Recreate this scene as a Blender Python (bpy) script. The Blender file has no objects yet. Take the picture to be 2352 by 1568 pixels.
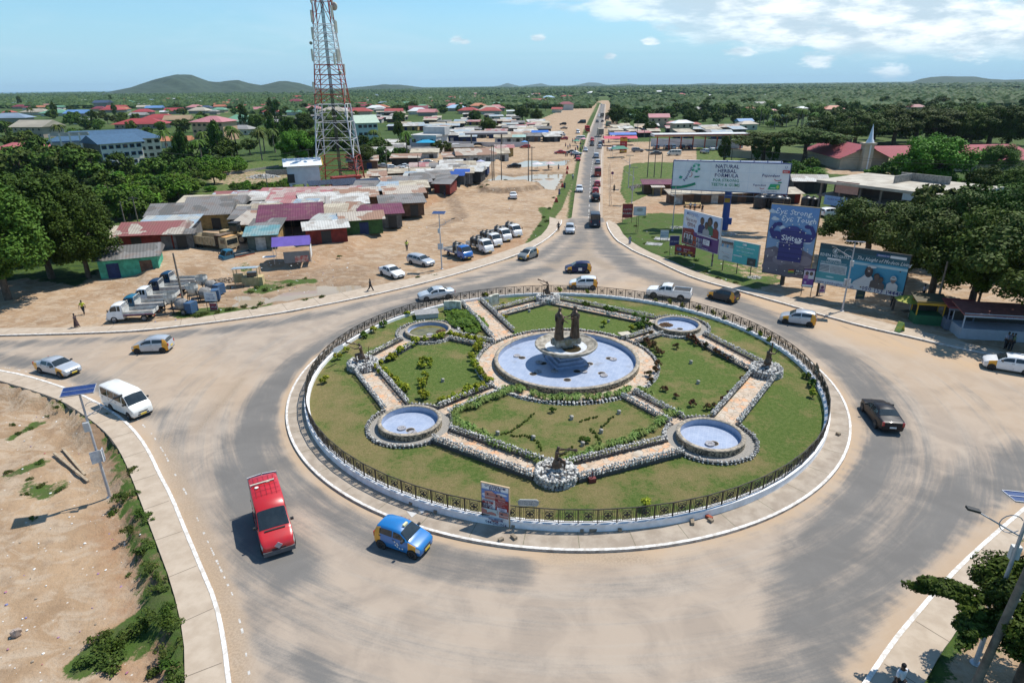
import bpy, bmesh, math, random
import numpy as np
from mathutils import Vector as V, Matrix
from mathutils.geometry import delaunay_2d_cdt
random.seed(7); rs=np.random.RandomState(7)
S=bpy.context.scene; COL=S.collection
R=math.radians
# ---------------- camera, world, sun, exposure ----------------
CH=24.0; FPX=1450.0; PITCH=R(22.05); ROLL=R(-0.67)
fw=V((0,math.cos(PITCH),-math.sin(PITCH))); rt0=V((1,0,0)); up0=rt0.cross(fw)
rt=rt0*math.cos(ROLL)+up0*math.sin(ROLL); up=-rt0*math.sin(ROLL)+up0*math.cos(ROLL)
cam=bpy.data.cameras.new('camera'); co=bpy.data.objects.new('camera',cam); COL.objects.link(co)
cam.sensor_width=36; cam.lens=36*FPX/2352; cam.clip_start=.5; cam.clip_end=60000
co.matrix_world=Matrix(((rt.x,up.x,-fw.x,0),(rt.y,up.y,-fw.y,0),(rt.z,up.z,-fw.z,CH),(0,0,0,1)))
S.camera=co; S.render.resolution_x=1024; S.render.resolution_y=682
S.view_settings.view_transform='Standard'; S.view_settings.look='None'; S.view_settings.exposure=.16; S.view_settings.gamma=1
SUN_EL=R(61); SUN_AZ=R(33)            # azimuth counted from +x towards +y
sd=bpy.data.lights.new('sun','SUN'); sd.energy=4.9; sd.angle=R(.5); sd.color=(1,.955,.88)
so=bpy.data.objects.new('sun',sd); COL.objects.link(so)
sv=V((math.cos(SUN_EL)*math.cos(SUN_AZ),math.cos(SUN_EL)*math.sin(SUN_AZ),math.sin(SUN_EL)))
so.rotation_euler=sv.to_track_quat('Z','Y').to_euler(); so.location=(0,0,80)
w=bpy.data.worlds.new("World"); S.world=w; w.use_nodes=True
def N(nt,t,**k):
    n=nt.nodes.new(t)
    for a,b in k.items():
        if a=='op': n.operation=b
        elif isinstance(a,str) and a.startswith('i_'): n.inputs[int(a[2:])].default_value=b
        else: setattr(n,a,b)
    return n
def Lk(nt,a,b): nt.links.new(a,b)
def math_(nt,op,a,b=None,c=None,clamp=False):
    n=nt.nodes.new('ShaderNodeMath'); n.operation=op; n.use_clamp=clamp
    for i,x in enumerate((a,b,c)):
        if x is None: continue
        if isinstance(x,(int,float)): n.inputs[i].default_value=x
        else: nt.links.new(x,n.inputs[i])
    return n.outputs[0]
def mixc(nt,f,a,b,bt='MIX'):
    n=nt.nodes.new('ShaderNodeMix'); n.data_type='RGBA'; n.blend_type=bt
    for i,x in ((0,f),(6,a),(7,b)):
        if isinstance(x,(int,float)): n.inputs[i].default_value=x
        elif isinstance(x,tuple): n.inputs[i].default_value=(*x[:3],1)
        else: nt.links.new(x,n.inputs[i])
    return n.outputs[2]
def ramp(nt,f,lo,hi,a=0.,b=1.):
    n=nt.nodes.new('ShaderNodeMapRange'); n.inputs[1].default_value=lo; n.inputs[2].default_value=hi
    n.inputs[3].default_value=a; n.inputs[4].default_value=b; n.interpolation_type='SMOOTHSTEP'; nt.links.new(f,n.inputs[0]); return n.outputs[0]
def noise(nt,vec,scale,detail=4,rough=.55,out=0,dist=0.):
    n=nt.nodes.new('ShaderNodeTexNoise'); n.inputs['Scale'].default_value=scale; n.inputs['Detail'].default_value=detail
    n.inputs['Roughness'].default_value=rough; n.inputs['Distortion'].default_value=dist
    if vec is not None: nt.links.new(vec,n.inputs['Vector'])
    return n.outputs[out]
def ray(px,py): return rt*((px-1176)/FPX)+up*((784-py)/FPX)+fw
def world_nodes():
    nt=w.node_tree; nt.nodes.clear()
    out=nt.nodes.new('ShaderNodeOutputWorld'); bg=nt.nodes.new('ShaderNodeBackground'); bg.inputs[1].default_value=.125
    sky=nt.nodes.new('ShaderNodeTexSky'); sky.sky_type='NISHITA'; sky.sun_disc=False; sky.sun_elevation=SUN_EL
    sky.sun_rotation=math.pi/2-SUN_AZ; sky.altitude=50; sky.air_density=1.0; sky.dust_density=.3; sky.ozone_density=1.0
    hsv=mixc(nt,1.0,sky.outputs[0],(.62,.93,1.08),'MULTIPLY')
    tc=nt.nodes.new('ShaderNodeTexCoord'); sep=nt.nodes.new('ShaderNodeSeparateXYZ'); Lk(nt,tc.outputs['Generated'],sep.inputs[0])
    x,y,z=sep.outputs
    zz=math_(nt,'ADD',math_(nt,'MAXIMUM',z,0.0),.06)
    u=math_(nt,'DIVIDE',x,zz); v=math_(nt,'DIVIDE',y,zz)
    cv=nt.nodes.new('ShaderNodeCombineXYZ'); Lk(nt,u,cv.inputs[0]); Lk(nt,v,cv.inputs[1])
    az=math_(nt,'DIVIDE',x,math_(nt,'MAXIMUM',y,.01))
    # heaped clouds, thick towards the upper right, thin veil at the left
    el=math_(nt,'DIVIDE',z,math_(nt,'MAXIMUM',y,.01)); c2=nt.nodes.new('ShaderNodeCombineXYZ'); Lk(nt,math_(nt,'MULTIPLY',az,4.2),c2.inputs[0]); Lk(nt,math_(nt,'MULTIPLY',el,15.),c2.inputs[1])
    n1=noise(nt,c2.outputs[0],1.5,9,.58,0,.25); n2=noise(nt,c2.outputs[0],.5,3,.5)
    line=math_(nt,'SUBTRACT',math_(nt,'ADD',math_(nt,'MULTIPLY',az,.30),el),.075)
    cover=ramp(nt,line,-.02,.13)
    hi=ramp(nt,el,.015,.06)
    hi=math_(nt,'MULTIPLY',hi,ramp(nt,el,.40,.22)); cc=math_(nt,'MULTIPLY',cover,hi)
    f=math_(nt,'ADD',math_(nt,'ADD',math_(nt,'MULTIPLY',n1,.75),math_(nt,'MULTIPLY',n2,.35)),math_(nt,'MULTIPLY',cc,.235))
    cl=math_(nt,'MULTIPLY',ramp(nt,f,.595,.69),math_(nt,'ADD',math_(nt,'MULTIPLY',cc,.85),.05))
    for px_,py_,r_ in ((1050,92,.016),(1066,95,.011),(1235,86,.013),(1490,95,.016),(1402,129,.012),(1880,140,.03),(2050,165,.03),(2230,110,.05),(1700,118,.025)):
        d_=ray(px_,py_); a_=d_.x/d_.y; e_=d_.z/d_.y; du=math_(nt,'SUBTRACT',az,a_); dv=math_(nt,'MULTIPLY',math_(nt,'SUBTRACT',el,e_),2.2); dd=math_(nt,'SQRT',math_(nt,'ADD',math_(nt,'MULTIPLY',du,du),math_(nt,'MULTIPLY',dv,dv)))
        dd=math_(nt,'ADD',dd,math_(nt,'MULTIPLY',math_(nt,'SUBTRACT',noise(nt,c2.outputs[0],7.,5,.6),.5),r_*2.2)); cl=math_(nt,'MAXIMUM',cl,math_(nt,'MULTIPLY',ramp(nt,dd,r_,r_*.35),math_(nt,'MULTIPLY',ramp(nt,y,0,.1),.75)))
    shade=noise(nt,c2.outputs[0],2.2,7,.62)
    ccol=mixc(nt,ramp(nt,shade,.38,.62),(4.4,5.4,6.2),(8.6,8.9,9.0))
    veil=ramp(nt,noise(nt,cv.outputs[0],.25,5,.5,0,1.2),.42,.7,0,.30)
    hsv=mixc(nt,ramp(nt,z,0.,.15,.95,0),hsv,(3.0,4.9,6.3))
    c1=mixc(nt,math_(nt,'MULTIPLY',veil,hi),hsv,(5.0,6.2,7.2))
    c2=mixc(nt,cl,c1,ccol)
    Lk(nt,c2,bg.inputs[0]); Lk(nt,bg.outputs[0],out.inputs[0])
world_nodes()
# ---------------- pixel (2352x1568 frame) -> world ----------------
def G(px,py,z=0.0):
    d=ray(px,py); t=(z-CH)/d.z; return V((d.x*t,d.y*t,z))
def HT(px,py,pt,z=0.0,ptx=None):   # height above z of a point seen at (ptx|px,pt) standing over the foot (px,py)
    b=G(px,py,z); d=ray(px if ptx is None else ptx,pt); t=math.hypot(b.x,b.y)/math.hypot(d.x,d.y); return CH+d.z*t-z
def at_dist(px,py,dist):           # world point along a pixel's ray at horizontal distance
    d=ray(px,py); t=dist/math.hypot(d.x,d.y); return V((d.x*t,d.y*t,CH+d.z*t))
def GP(pts,z=0.0): return [G(a,b,z) for a,b in pts]
# ---------------- materials ----------------
MC={}
def M(name,c,c2=None,sc=4.,rough=.75,bump=0.,metal=0.,coat=0.,vary=0.,emit=None,spec=.5,voro=0):
    """procedural material: two tones mixed by noise in object space"""
    if name in MC: return MC[name]
    m=bpy.data.materials.new(name); m.use_nodes=True; nt=m.node_tree; b=nt.nodes['Principled BSDF']
    tc=nt.nodes.new('ShaderNodeTexCoord'); v=tc.outputs['Object']
    if c2 is None: c2=tuple(x*.86 for x in c)
    n=noise(nt,v,sc,5,.6)
    if voro:
        vo=nt.nodes.new('ShaderNodeTexVoronoi'); vo.inputs['Scale'].default_value=voro; Lk(nt,v,vo.inputs['Vector']); sx=nt.nodes.new('ShaderNodeSeparateXYZ'); Lk(nt,vo.outputs['Color'],sx.inputs[0]); n=math_(nt,'ADD',math_(nt,'MULTIPLY',n,.4),math_(nt,'MULTIPLY',sx.outputs[0],.6))
    col=mixc(nt,ramp(nt,n,.32,.68),c,c2)
    if vary:
        oi=nt.nodes.new('ShaderNodeObjectInfo'); h=nt.nodes.new('ShaderNodeHueSaturation'); Lk(nt,col,h.inputs['Color'])
        Lk(nt,math_(nt,'ADD',math_(nt,'MULTIPLY',oi.outputs['Random'],vary),1-vary/2),h.inputs['Value'])
        Lk(nt,math_(nt,'ADD',math_(nt,'MULTIPLY',oi.outputs['Random'],vary*.12),.5-vary*.06),h.inputs['Hue']); col=h.outputs[0]
    Lk(nt,col,b.inputs['Base Color']); b.inputs['Roughness'].default_value=rough; b.inputs['Metallic'].default_value=metal
    b.inputs['Specular IOR Level'].default_value=spec
    if coat: b.inputs['Coat Weight'].default_value=coat; b.inputs['Coat Roughness'].default_value=.06
    if bump:
        bp=nt.nodes.new('ShaderNodeBump'); bp.inputs['Strength'].default_value=bump; bp.inputs['Distance'].default_value=.05; Lk(nt,n,bp.inputs['Height']); Lk(nt,bp.outputs[0],b.inputs['Normal'])
    MC[name]=m; return m
def srgb(r,g,b,k=1.0):
    f=lambda u:(u/255/12.92 if u<=10 else ((u/255+.055)/1.055)**2.4)*k
    return (f(r),f(g),f(b))
# ---------------- things, parts, labels ----------------
REG=[]
def setp(o,label=None,cat=None,group=None,kind=None):
    if label: o['label']=label
    if cat: o['category']=cat
    if group: o['group']=group
    if kind: o['kind']=kind
    return o
def thing(name,label,cat,loc=(0,0,0),rz=0,group=None):
    o=bpy.data.objects.new(name,None); o.empty_display_size=.2; COL.objects.link(o); o.location=loc; o.rotation_euler=(0,0,rz)
    return setp(o,label,cat,group)
def dup(r,loc=None,rz=None,label=None,group=None,scale=None,parent=None):
    c=r.copy(); COL.objects.link(c)
    if parent is not None: c.parent=parent
    if loc is not None: c.location=loc
    if rz is not None: c.rotation_euler=(0,0,rz)
    if scale is not None: c.scale=scale if hasattr(scale,'__len__') else (scale,)*3
    if label: c['label']=label
    if group: c['group']=group
    for ch in list(r.children): dup(ch,parent=c)
    return c
class MB:
    def __init__(s): s.v=[];s.f=[];s.m=[];s.sm=[]
    def add(s,vs,fs,mi=0,smooth=False,mx=None):
        o=len(s.v)
        s.v+= [tuple(mx@V(p)) for p in vs] if mx is not None else [tuple(p) for p in vs]
        s.f+=[tuple(i+o for i in f) for f in fs]; s.m+=[mi]*len(fs); s.sm+=[smooth]*len(fs); return s
    def box(s,c,d,mi=0,rz=0,mx=None,rot=None):
        x,y,z=(k/2 for k in d); vs=[(a*x,b*y,e*z) for a in(-1,1) for b in(-1,1) for e in(-1,1)]
        m=Matrix.Translation(c)@(rot if rot is not None else Matrix.Rotation(rz,4,'Z'))
        if mx is not None: m=mx@m
        return s.add(vs,[(0,1,3,2),(4,6,7,5),(0,4,5,1),(2,3,7,6),(0,2,6,4),(1,5,7,3)],mi,False,m)
    def tube(s,a,b,r0,r1=None,n=8,mi=0,cap=True,smooth=True):
        a=V(a);b=V(b);r1=r0 if r1 is None else r1; d=b-a
        if d.length<1e-6: return s
        q=d.to_track_quat('Z','Y').to_matrix(); vs=[]
        for p,r in((a,r0),(b,r1)):
            for i in range(n):
                t=2*math.pi*i/n; vs.append(p+q@V((math.cos(t)*r,math.sin(t)*r,0)))
        fs=[(i,(i+1)%n,n+(i+1)%n,n+i) for i in range(n)]
        s.add(vs,fs,mi,smooth)
        if cap: s.add(vs,[tuple(range(n-1,-1,-1)),tuple(range(n,2*n))],mi)
        return s
    def path(s,pts,r,n=6,mi=0):
        for a,b in zip(pts,pts[1:]): s.tube(a,b,r,r,n,mi)
        return s
    def lathe(s,prof,n=32,mi=0,c=(0,0,0),smooth=True,a0=0,a1=2*math.pi,axis='z'):
        full=abs(a1-a0-2*math.pi)<1e-6; k=n if full else n+1; vs=[]
        for r,z in prof:
            for i in range(k):
                t=a0+(a1-a0)*i/n
                p=(r*math.cos(t),r*math.sin(t),z) if axis=='z' else ((r*math.cos(t),z,r*math.sin(t)) if axis=='y' else (z,r*math.cos(t),r*math.sin(t)))
                vs.append((c[0]+p[0],c[1]+p[1],c[2]+p[2]))
        fs=[]
        for j in range(len(prof)-1):
            for i in range(n if full else n):
                i2=(i+1)%k; fs.append((j*k+i,j*k+i2,(j+1)*k+i2,(j+1)*k+i))
        return s.add(vs,fs,mi,smooth)
    def prism(s,poly,z0,z1,mi=0,mx=None,side=None):
        n=len(poly); vs=[(p[0],p[1],z0) for p in poly]+[(p[0],p[1],z1) for p in poly]
        s.add(vs,[tuple(range(n-1,-1,-1)),tuple(range(n,2*n))],mi,False,mx)
        return s.add(vs,[(i,(i+1)%n,n+(i+1)%n,n+i) for i in range(n)],mi if side is None else side,False,mx)
    def quad(s,*p,mi=0): return s.add(p,[tuple(range(len(p)))],mi)
    def build(s,name,mats,parent=None,loc=None,rz=None):
        me=bpy.data.meshes.new(name); me.from_pydata(s.v,[],s.f)
        for m in (mats if isinstance(mats,(list,tuple)) else [mats]): me.materials.append(m)
        me.polygons.foreach_set('material_index',s.m); me.polygons.foreach_set('use_smooth',s.sm); me.update()
        o=bpy.data.objects.new(name,me); COL.objects.link(o)
        if parent is not None: o.parent=parent
        if loc is not None: o.location=loc
        if rz is not None: o.rotation_euler=(0,0,rz)
        return o
def fixn(o):   # consistent outward normals
    bm=bmesh.new(); bm.from_mesh(o.data); bmesh.ops.recalc_face_normals(bm,faces=bm.faces); bm.to_mesh(o.data); bm.free(); return o
def part(name,mesh,parent,loc=(0,0,0),rz=0):
    o=bpy.data.objects.new(name,mesh); COL.objects.link(o); o.parent=parent; o.location=loc; o.rotation_euler=(0,0,rz); return o
TSC=bpy.data.scenes.new('scratch')
def evalmesh(o):
    TSC.collection.objects.link(o); vl=TSC.view_layers[0]; vl.update(); me=bpy.data.meshes.new_from_object(o.evaluated_get(vl.depsgraph)); bpy.data.objects.remove(o); return me
# ---------------- numpy polygon helpers ----------------
def seg_d(P,a,b):
    a=np.array(a[:2],float);b=np.array(b[:2],float);d=b-a;L=(d@d)+1e-9
    t=np.clip(((P-a)@d)/L,0,1); return np.hypot(*(P-a-t[:,None]*d).T)
def line_d(P,pts):
    r=np.full(len(P),1e9)
    for a,b in zip(pts,pts[1:]): r=np.minimum(r,seg_d(P,a,b))
    return r
def inside(P,poly):
    c=np.zeros(len(P),bool); n=len(poly)
    for i in range(n):
        x0,y0=poly[i][:2];x1,y1=poly[(i+1)%n][:2]
        if y0==y1: continue
        k=((P[:,1]<y0)!=(P[:,1]<y1))&(P[:,0]<(x1-x0)*(P[:,1]-y0)/(y1-y0)+x0); c^=k
    return c
def sdf(P,poly):   # positive inside, metres
    d=line_d(P,list(poly)+[poly[0]]); return np.where(inside(P,poly),d,-d)
def smooth(x,a,b):
    t=np.clip((x-a)/(b-a),0,1); return t*t*(3-2*t)
def setattr_f(me,name,arr):
    a=me.attributes.new(name,'FLOAT','POINT'); a.data.foreach_set('value',np.asarray(arr,np.float32))
def sheet(name,poly,z,cell,mat,label=None,holes=(),margin=.3,zf=None):
    """flat sheet with exact outline and interior grid vertices"""
    poly=[(p[0],p[1]) for p in poly]; xs=[p[0] for p in poly]; ys=[p[1] for p in poly]
    gx,gy=np.meshgrid(np.arange(min(xs),max(xs),cell)+.013,np.arange(min(ys),max(ys),cell)+.017); P=np.c_[gx.ravel(),gy.ravel()]
    k=sdf(P,poly)>cell*.4; P=P[k]
    vs=[V(p) for p in poly]; E=[(i,(i+1)%len(poly)) for i in range(len(poly))]
    vs+=[V(p) for p in P]
    r=delaunay_2d_cdt(vs,E,[],1,1e-4)
    me=bpy.data.meshes.new(name); co_=[(p.x,p.y,z) for p in r[0]]
    me.from_pydata(co_,[],[tuple(f) for f in r[2]]); me.materials.append(mat)
    bm=bmesh.new(); bm.from_mesh(me); bmesh.ops.recalc_face_normals(bm,faces=bm.faces)
    if sum(f.normal.z for f in bm.faces)<0: bmesh.ops.reverse_faces(bm,faces=bm.faces)
    bm.to_mesh(me); bm.free()
    o=bpy.data.objects.new(name,me); COL.objects.link(o); o['kind']='structure'; return o
def vxy(me):
    a=np.empty(len(me.vertices)*3,np.float32); me.vertices.foreach_get('co',a); a=a.reshape(-1,3); return a[:,:2].astype(float)
# ---------------- ground data (photo pixel outlines laid on the ground) ----------------
def Z1(pts,ox,oy,k): return [(ox+a*k,oy+b*k) for a,b in pts]
SWK=[(0,852.5),(58.6,863.7),(117,881),(176,902),(240,934),(287,966),(325,1006),(352,1051),(369,1089),(398,1142),(427,1213),(470,1314),(500,1384),(519,1469),(531,1567)]
SWI=[(0,877),(85,902),(146,925),(187,951),(234,986),(264,1019),(287,1060),(308,1112),(323,1152),(360,1250),(397,1350),(424,1466),(426,1567)]
NWK=[(0,773),(195,768),(327,762),(464,746),(574,731.6),(670,717),(837,684),(967,654),(1075,624),(1178,592),(1236,565),(1270,541),(1290,517),(1291,507)]
NWI=[(0,756),(147,755),(300,748),(425,736.6),(574,712),(646,700),(768,678),(976,635),(1041,617),(1163,578),(1236,550),(1262,520),(1262,500)]
NEK=[(1392.5,512),(1397,529),(1414.5,553.4),(1435.5,566),(1457,579.7),(1504,599),(1547,620.7),(1592,640),(1646,656),(1678,664),(1748,685),(1826,706.6),(1870,721),(1989,754),(2099,778),(2187,800),(2252,813.4),(2352,834)]
NEI=[(1397,507),(1419,517),(1435.5,547.5),(1484,578),(1533,597),(1601.5,628.5),(1700,659),(1836,691),(1989,733),(2077,754),(2165,776),(2274,805),(2352,822)]
SEK=[(2352,1167),(2270,1237),(2200,1301),(2145,1358.7),(2090,1422.6),(2044.7,1477),(1984,1567)]
SEI=[(2352,1237),(2318,1274),(2255,1350),(2191,1462),(2160,1502),(2124,1567)]
def ext(a,b,L): a=V(a[:2]);b=V(b[:2]); d=(b-a).normalized(); q=b+d*L; return V((q.x,q.y,0))
swk=GP(SWK); swk=[ext(swk[1],swk[0],45)]+swk+[ext(swk[-2],swk[-1],14)]
swi=GP(SWI); swi=[ext(swi[1],swi[0],45)]+swi+[ext(swi[-2],swi[-1],14)]
nwk=GP(NWK); nwk=[ext(nwk[1],nwk[0],45)]+nwk
nwi=GP(NWI); nwi=[ext(nwi[1],nwi[0],45)]+nwi
nek=GP(NEK); nek=nek+[ext(nek[-2],nek[-1],45)]
nei=GP(NEI); nei=nei+[ext(nei[-2],nei[-1],45)]
sek=GP(SEK); sek=[ext(sek[1],sek[0],30)]+sek+[ext(sek[-2],sek[-1],12)]
sei=GP(SEI); sei=[ext(sei[1],sei[0],30)]+sei+[ext(sei[-2],sei[-1],12)]
NL=GP([(1313,500),(1322,432),(1334,359),(1348.7,310),(1373,251.6),(1380.4,230.8)])
NR=GP([(1384,500),(1385,408),(1386.5,359),(1389,286),(1392.6,231)])
JUNC=list(reversed(swk))+nwk+[NL[0],NR[0]]+nek+sek
CX,CY=4.25,51.5; RK=23.2; RP=21.75
PITS={}
def reg3(l): return Z1(l,1033.6,114.8,.24422)
POND1=GP(reg3([(540,1090),(640,1062),(720,1035),(900,1045),(1130,1035),(1085,1090),(870,1102),(680,1112)]),-.3)
POND2=GP(reg3([(270,1265),(350,1195),(450,1170),(600,1190),(800,1165),(1070,1165),(1035,1260),(990,1328),(880,1312),(845,1265),(700,1240),(500,1235),(330,1275)]),-.3)
POND3=GP(Z1([(520,1150),(680,1128),(900,1150),(1010,1110),(1200,1035),(1450,1045),(1760,1030),(1800,1062),(1500,1128),(1230,1150),(1060,1185),(960,1192),(700,1240),(540,1235),(600,1190)],402,402,.24422),0)
POND4=GP(Z1([(120,1330),(200,1345),(290,1360),(270,1440),(180,1475),(100,1450),(60,1400)],0,746.5,.29297),-.7)
SHELF=GP([(300,560),(480,500),(640,470),(800,420),(960,370),(1090,330),(1140,350),(1150,385),(1060,430),(960,470),(880,520),(800,570),(700,600),(560,615),(330,640)],.5)
MOUND=GP(reg3([(280,1300),(400,1265),(560,1260),(720,1262),(830,1285),(850,1310),(700,1330),(500,1350),(320,1340)]),0)
SWLOT=[V(p) for p in swi]+[V((-20,-30,0)),V((-120,-30,0)),V((-120,30,0))]
def hfield(P):
    """ground height, P (n,2)"""
    z=np.full(len(P),.10)
    dj=sdf(P,JUNC); z=np.where(dj>-.2,-.08,z)
    for pav in (swk+list(reversed(swi)),nwk+list(reversed(nwi)),nek+list(reversed(nei)),sek+list(reversed(sei))):
        z=np.where(sdf(P,pav)>.0,-.05,z)
    wob=.25*np.sin(P[:,0]*.9+np.sin(P[:,1]*.7)*1.3)+.2*np.sin(P[:,1]*1.3+P[:,0]*.31)
    sw=smooth(sdf(P,SWLOT)+.35*np.sin(P[:,0]*2.7+P[:,1]*1.9),.25,1.7+wob*2.6); z=z*(1-sw)+sw*(-.8+wob*.12)
    far=smooth(-dj,0,3)
    sh=smooth(sdf(P,SHELF)+wob*1.5,-1.2,.6); z+=sh*.75
    z+=smooth(sdf(P,MOUND)+wob*1.2,-1.,.8)*1.1
    for pd in (POND1,POND2): z-=smooth(sdf(P,pd)+wob,-.8,1.2)*.75
    z-=smooth(sdf(P,POND3)+wob*.5,-.5,.8)*.22
    nr=line_d(P,[(a+b)/2 for a,b in zip(NL,NR)]); z=np.where((nr<7.5)&(P[:,1]<900),np.minimum(z,-.06),z)
    return z+far*.05*np.sin(P[:,0]*2.1+1.7*np.sin(P[:,1]*1.1))*(sdf(P,JUNC)<-4)
_hx=np.arange(-100,100.1,.8);_hy=np.arange(4,200.1,.8);_HG=hfield(np.stack(np.meshgrid(_hx,_hy),-1).reshape(-1,2)).reshape(len(_hy),len(_hx))
def hz(x,y):
    if not(-99<x<99 and 5<y<199): return .0 if abs(x-.083*y-11)<9 else .1
    return float(_HG[int(round((y-4)/.8)),int(round((x+100)/.8))])
def GG(px,py):
    z=0.
    for _ in range(3):
        p=G(px,py,z); z=hz(p.x,p.y)
    return G(px,py,z)
# ---------------- ground sheet ----------------
def ground():
    def axis(lo,hi,a,b,fine,g=1.09):
        c=list(np.arange(a,b,fine)); s=fine
        x=b
        while x<hi: c.append(x); s*=g; x+=s
        s=fine; x=a-fine
        while x>lo: c.insert(0,x); s*=g; x-=s
        return np.array(c)
    xs=axis(-20000,20000,-95,85,.62,1.08); ys=axis(-300,26000,2,175,.62,1.05)
    gx,gy=np.meshgrid(xs,ys); P=np.c_[gx.ravel(),gy.ravel()]
    z=hfield(P)
    n=len(xs); m=len(ys); me=bpy.data.meshes.new('ground')
    idx=np.arange(n*m).reshape(m,n); F=np.stack([idx[:-1,:-1],idx[:-1,1:],idx[1:,1:],idx[1:,:-1]],-1).reshape(-1,4)
    me.from_pydata(np.c_[P,z].tolist(),[],F.tolist()); me.polygons.foreach_set('use_smooth',[True]*len(F))
    dirt=np.zeros(len(P)); lush=np.zeros(len(P)); red=np.zeros(len(P)); dark=np.zeros(len(P))
    def pd(px,val=1.,soft=1.5,arr=dirt,z0=0):
        poly=GP(px,z0); s=smooth(sdf(P,poly),-soft,soft); arr[:]=arr*(1-s)+val*s
    def st(px,wd,val,arr=dirt,z0=0):
        s=1-smooth(line_d(P,GP(px,z0)),wd*.4,wd); arr[:]=arr*(1-s)+val*s
    # bare earth
    pd([(-300,785),(-250,700),(60,640),(180,660),(260,600),(330,585),(470,520),(560,560),(640,520),(720,440),(850,395),(960,340),(1010,322),(1180,300),(1270,262),(1345,232),(1372,236),(1340,300),(1325,360),(1310,440),(1300,520),(1000,660),(400,760)])
    pd([(430,400),(560,390),(690,400),(620,430),(480,425)],.55,3)
    st([(1376,236),(1390,231),(1398,300),(1405,380),(1410,500)],9,.95)
    pd([(1400,330),(1500,325),(1740,325),(1740,372),(1560,374),(1410,376)],.9,3)
    pd([(1425,460),(1470,440),(1560,445),(1700,440),(1830,430),(1900,520),(2060,560),(2360,610),(2500,640),(2600,900),(2352,860),(2060,770),(1830,712),(1640,660),(1560,600),(1640,560),(1560,520),(1430,500)],.97,1.5)
    pd([(560,372),(720,368),(730,400),(700,450),(440,478),(300,540),(280,500),(470,440)],1,2,lush); pd([(1890,360),(2010,355),(2100,385),(2080,410),(1900,400)],.9,2)
    s=smooth(sdf(P,SWLOT),-.5,.5); dirt[:]=np.maximum(dirt,s)
    pd([(2352,1190),(2600,1100),(2700,1700),(2100,1700),(2200,1470)],.75,1)
    # green patches inside bare areas
    for poly in ([(1433,382),(1490,374),(1600,376),(1700,380),(1720,440),(1560,438),(1545,425),(1440,470),(1425,440)],
                 [(1600,330),(1760,355),(1700,376),(1600,374)]):
        pd(poly,0,.8); pd(poly,1,.8,lush)
    for poly,vv in (([(1425,505),(1500,490),(1570,492),(1620,520),(1660,570),(1760,610),(1800,650),(1735,668),(1640,640),(1560,604),(1500,584),(1440,550)],.15),
                    ([(1665,600),(1760,590),(1790,640),(1700,640)],.5)): pd(poly,vv,1.6); pd(poly,.55,1.6,lush)
    for c,wd,v in (([(430,722),(520,716),(600,700)],2.2,0),([(700,690),(770,682)],1.,0),([(590,670),(640,655),(700,650)],2.5,.1),([(1000,640),(1060,625)],.8,.3),([(1225,560),(1262,500),(1250,480)],2.,.2),
                   ([(1310,400),(1295,440),(1278,480),(1260,500)],1.6,.1),([(1372,255),(1358,300)],2.2,.3),([(560,620),(600,650),(680,660)],1.5,.5)): st(c,wd,v); st(c,wd,.6 if v<.2 else .3,lush)
    # ditch greenery of the lower left lot
    for c,wd,v in (([(303,1105),(320,1160),(352,1250),(397,1370),(417,1480),(420,1600)],1.0,.3),([(260,1010),(285,1075),(300,1150),(310,1200),(340,1290),(360,1400),(350,1470),(220,1510)],1.1,.42),
                   ([(205,1510),(300,1440),(360,1420)],1.4,0),([(60,910),(110,930),(180,970),(235,1010)],.8,.6),([(20,1090),(90,1060)],.8,.2),([(25,1000),(90,965)],.7,.2),([(60,1110),(100,1130),(130,1110)],1.,.3)):
        st(c,wd,v,dirt,-.6); st(c,wd,.5,lush,-.6)
    st([(240,960),(275,1020),(300,1080)],1.6,1,red,-.5); st([(1010,455),(920,500),(840,550),(770,580)],2.5,.9,red); pd([(1250,600),(1000,640),(1030,600),(1200,540)],.7,2,red)
    pd([(640,520),(900,470),(900,560),(700,640),(560,660)],.35,3,red); pd([(1440,480),(1600,455),(1640,480),(1480,500)],.7,2,red)
    st([(385,1500),(405,1400),(380,1300),(345,1230),(325,1180)],1.1,.9,dark,-.5); st([(300,1100),(285,1060),(250,1010),(215,985)],1.3,.7,dark,-.5); st([(400,1560),(360,1440),(350,1300),(290,1180)],3,.8,red,-.8)  # dark strokes put the steep ditch bank's shading into the earth colour
    pd([(560,640),(760,610),(900,610),(860,660),(640,700)],.5,3,dark); st([(1030,440),(1060,500),(1000,520)],2,.7,dark)
    for pdd in (POND1,POND2,POND3): s=smooth(sdf(P,pdd),-1.6,.3); dark[:]=np.maximum(dark,s*.7); dirt[:]=np.maximum(dirt,s)
    s=smooth(sdf(P,MOUND),-2,-.2)-smooth(sdf(P,MOUND),.2,1.2); dark[:]=np.maximum(dark,s*.8)
    setattr_f(me,'dirt',dirt); setattr_f(me,'lush',lush); setattr_f(me,'red',red); setattr_f(me,'dark',dark)
    mt=bpy.data.materials.new('earth_and_grass'); mt.use_nodes=True; nt=mt.node_tree; b=nt.nodes['Principled BSDF']
    at=lambda k:(lambda n:(setattr(n,'attribute_name',k),n.outputs['Fac'])[1])(nt.nodes.new('ShaderNodeAttribute'))
    tc=nt.nodes.new('ShaderNodeTexCoord'); v=tc.outputs['Object']
    n1=noise(nt,v,.9,8,.62); n2=noise(nt,v,.12,6,.6); n3=noise(nt,v,6,5,.7); n4=noise(nt,v,.02,6,.65); n5=noise(nt,v,.004,6,.6)
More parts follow.
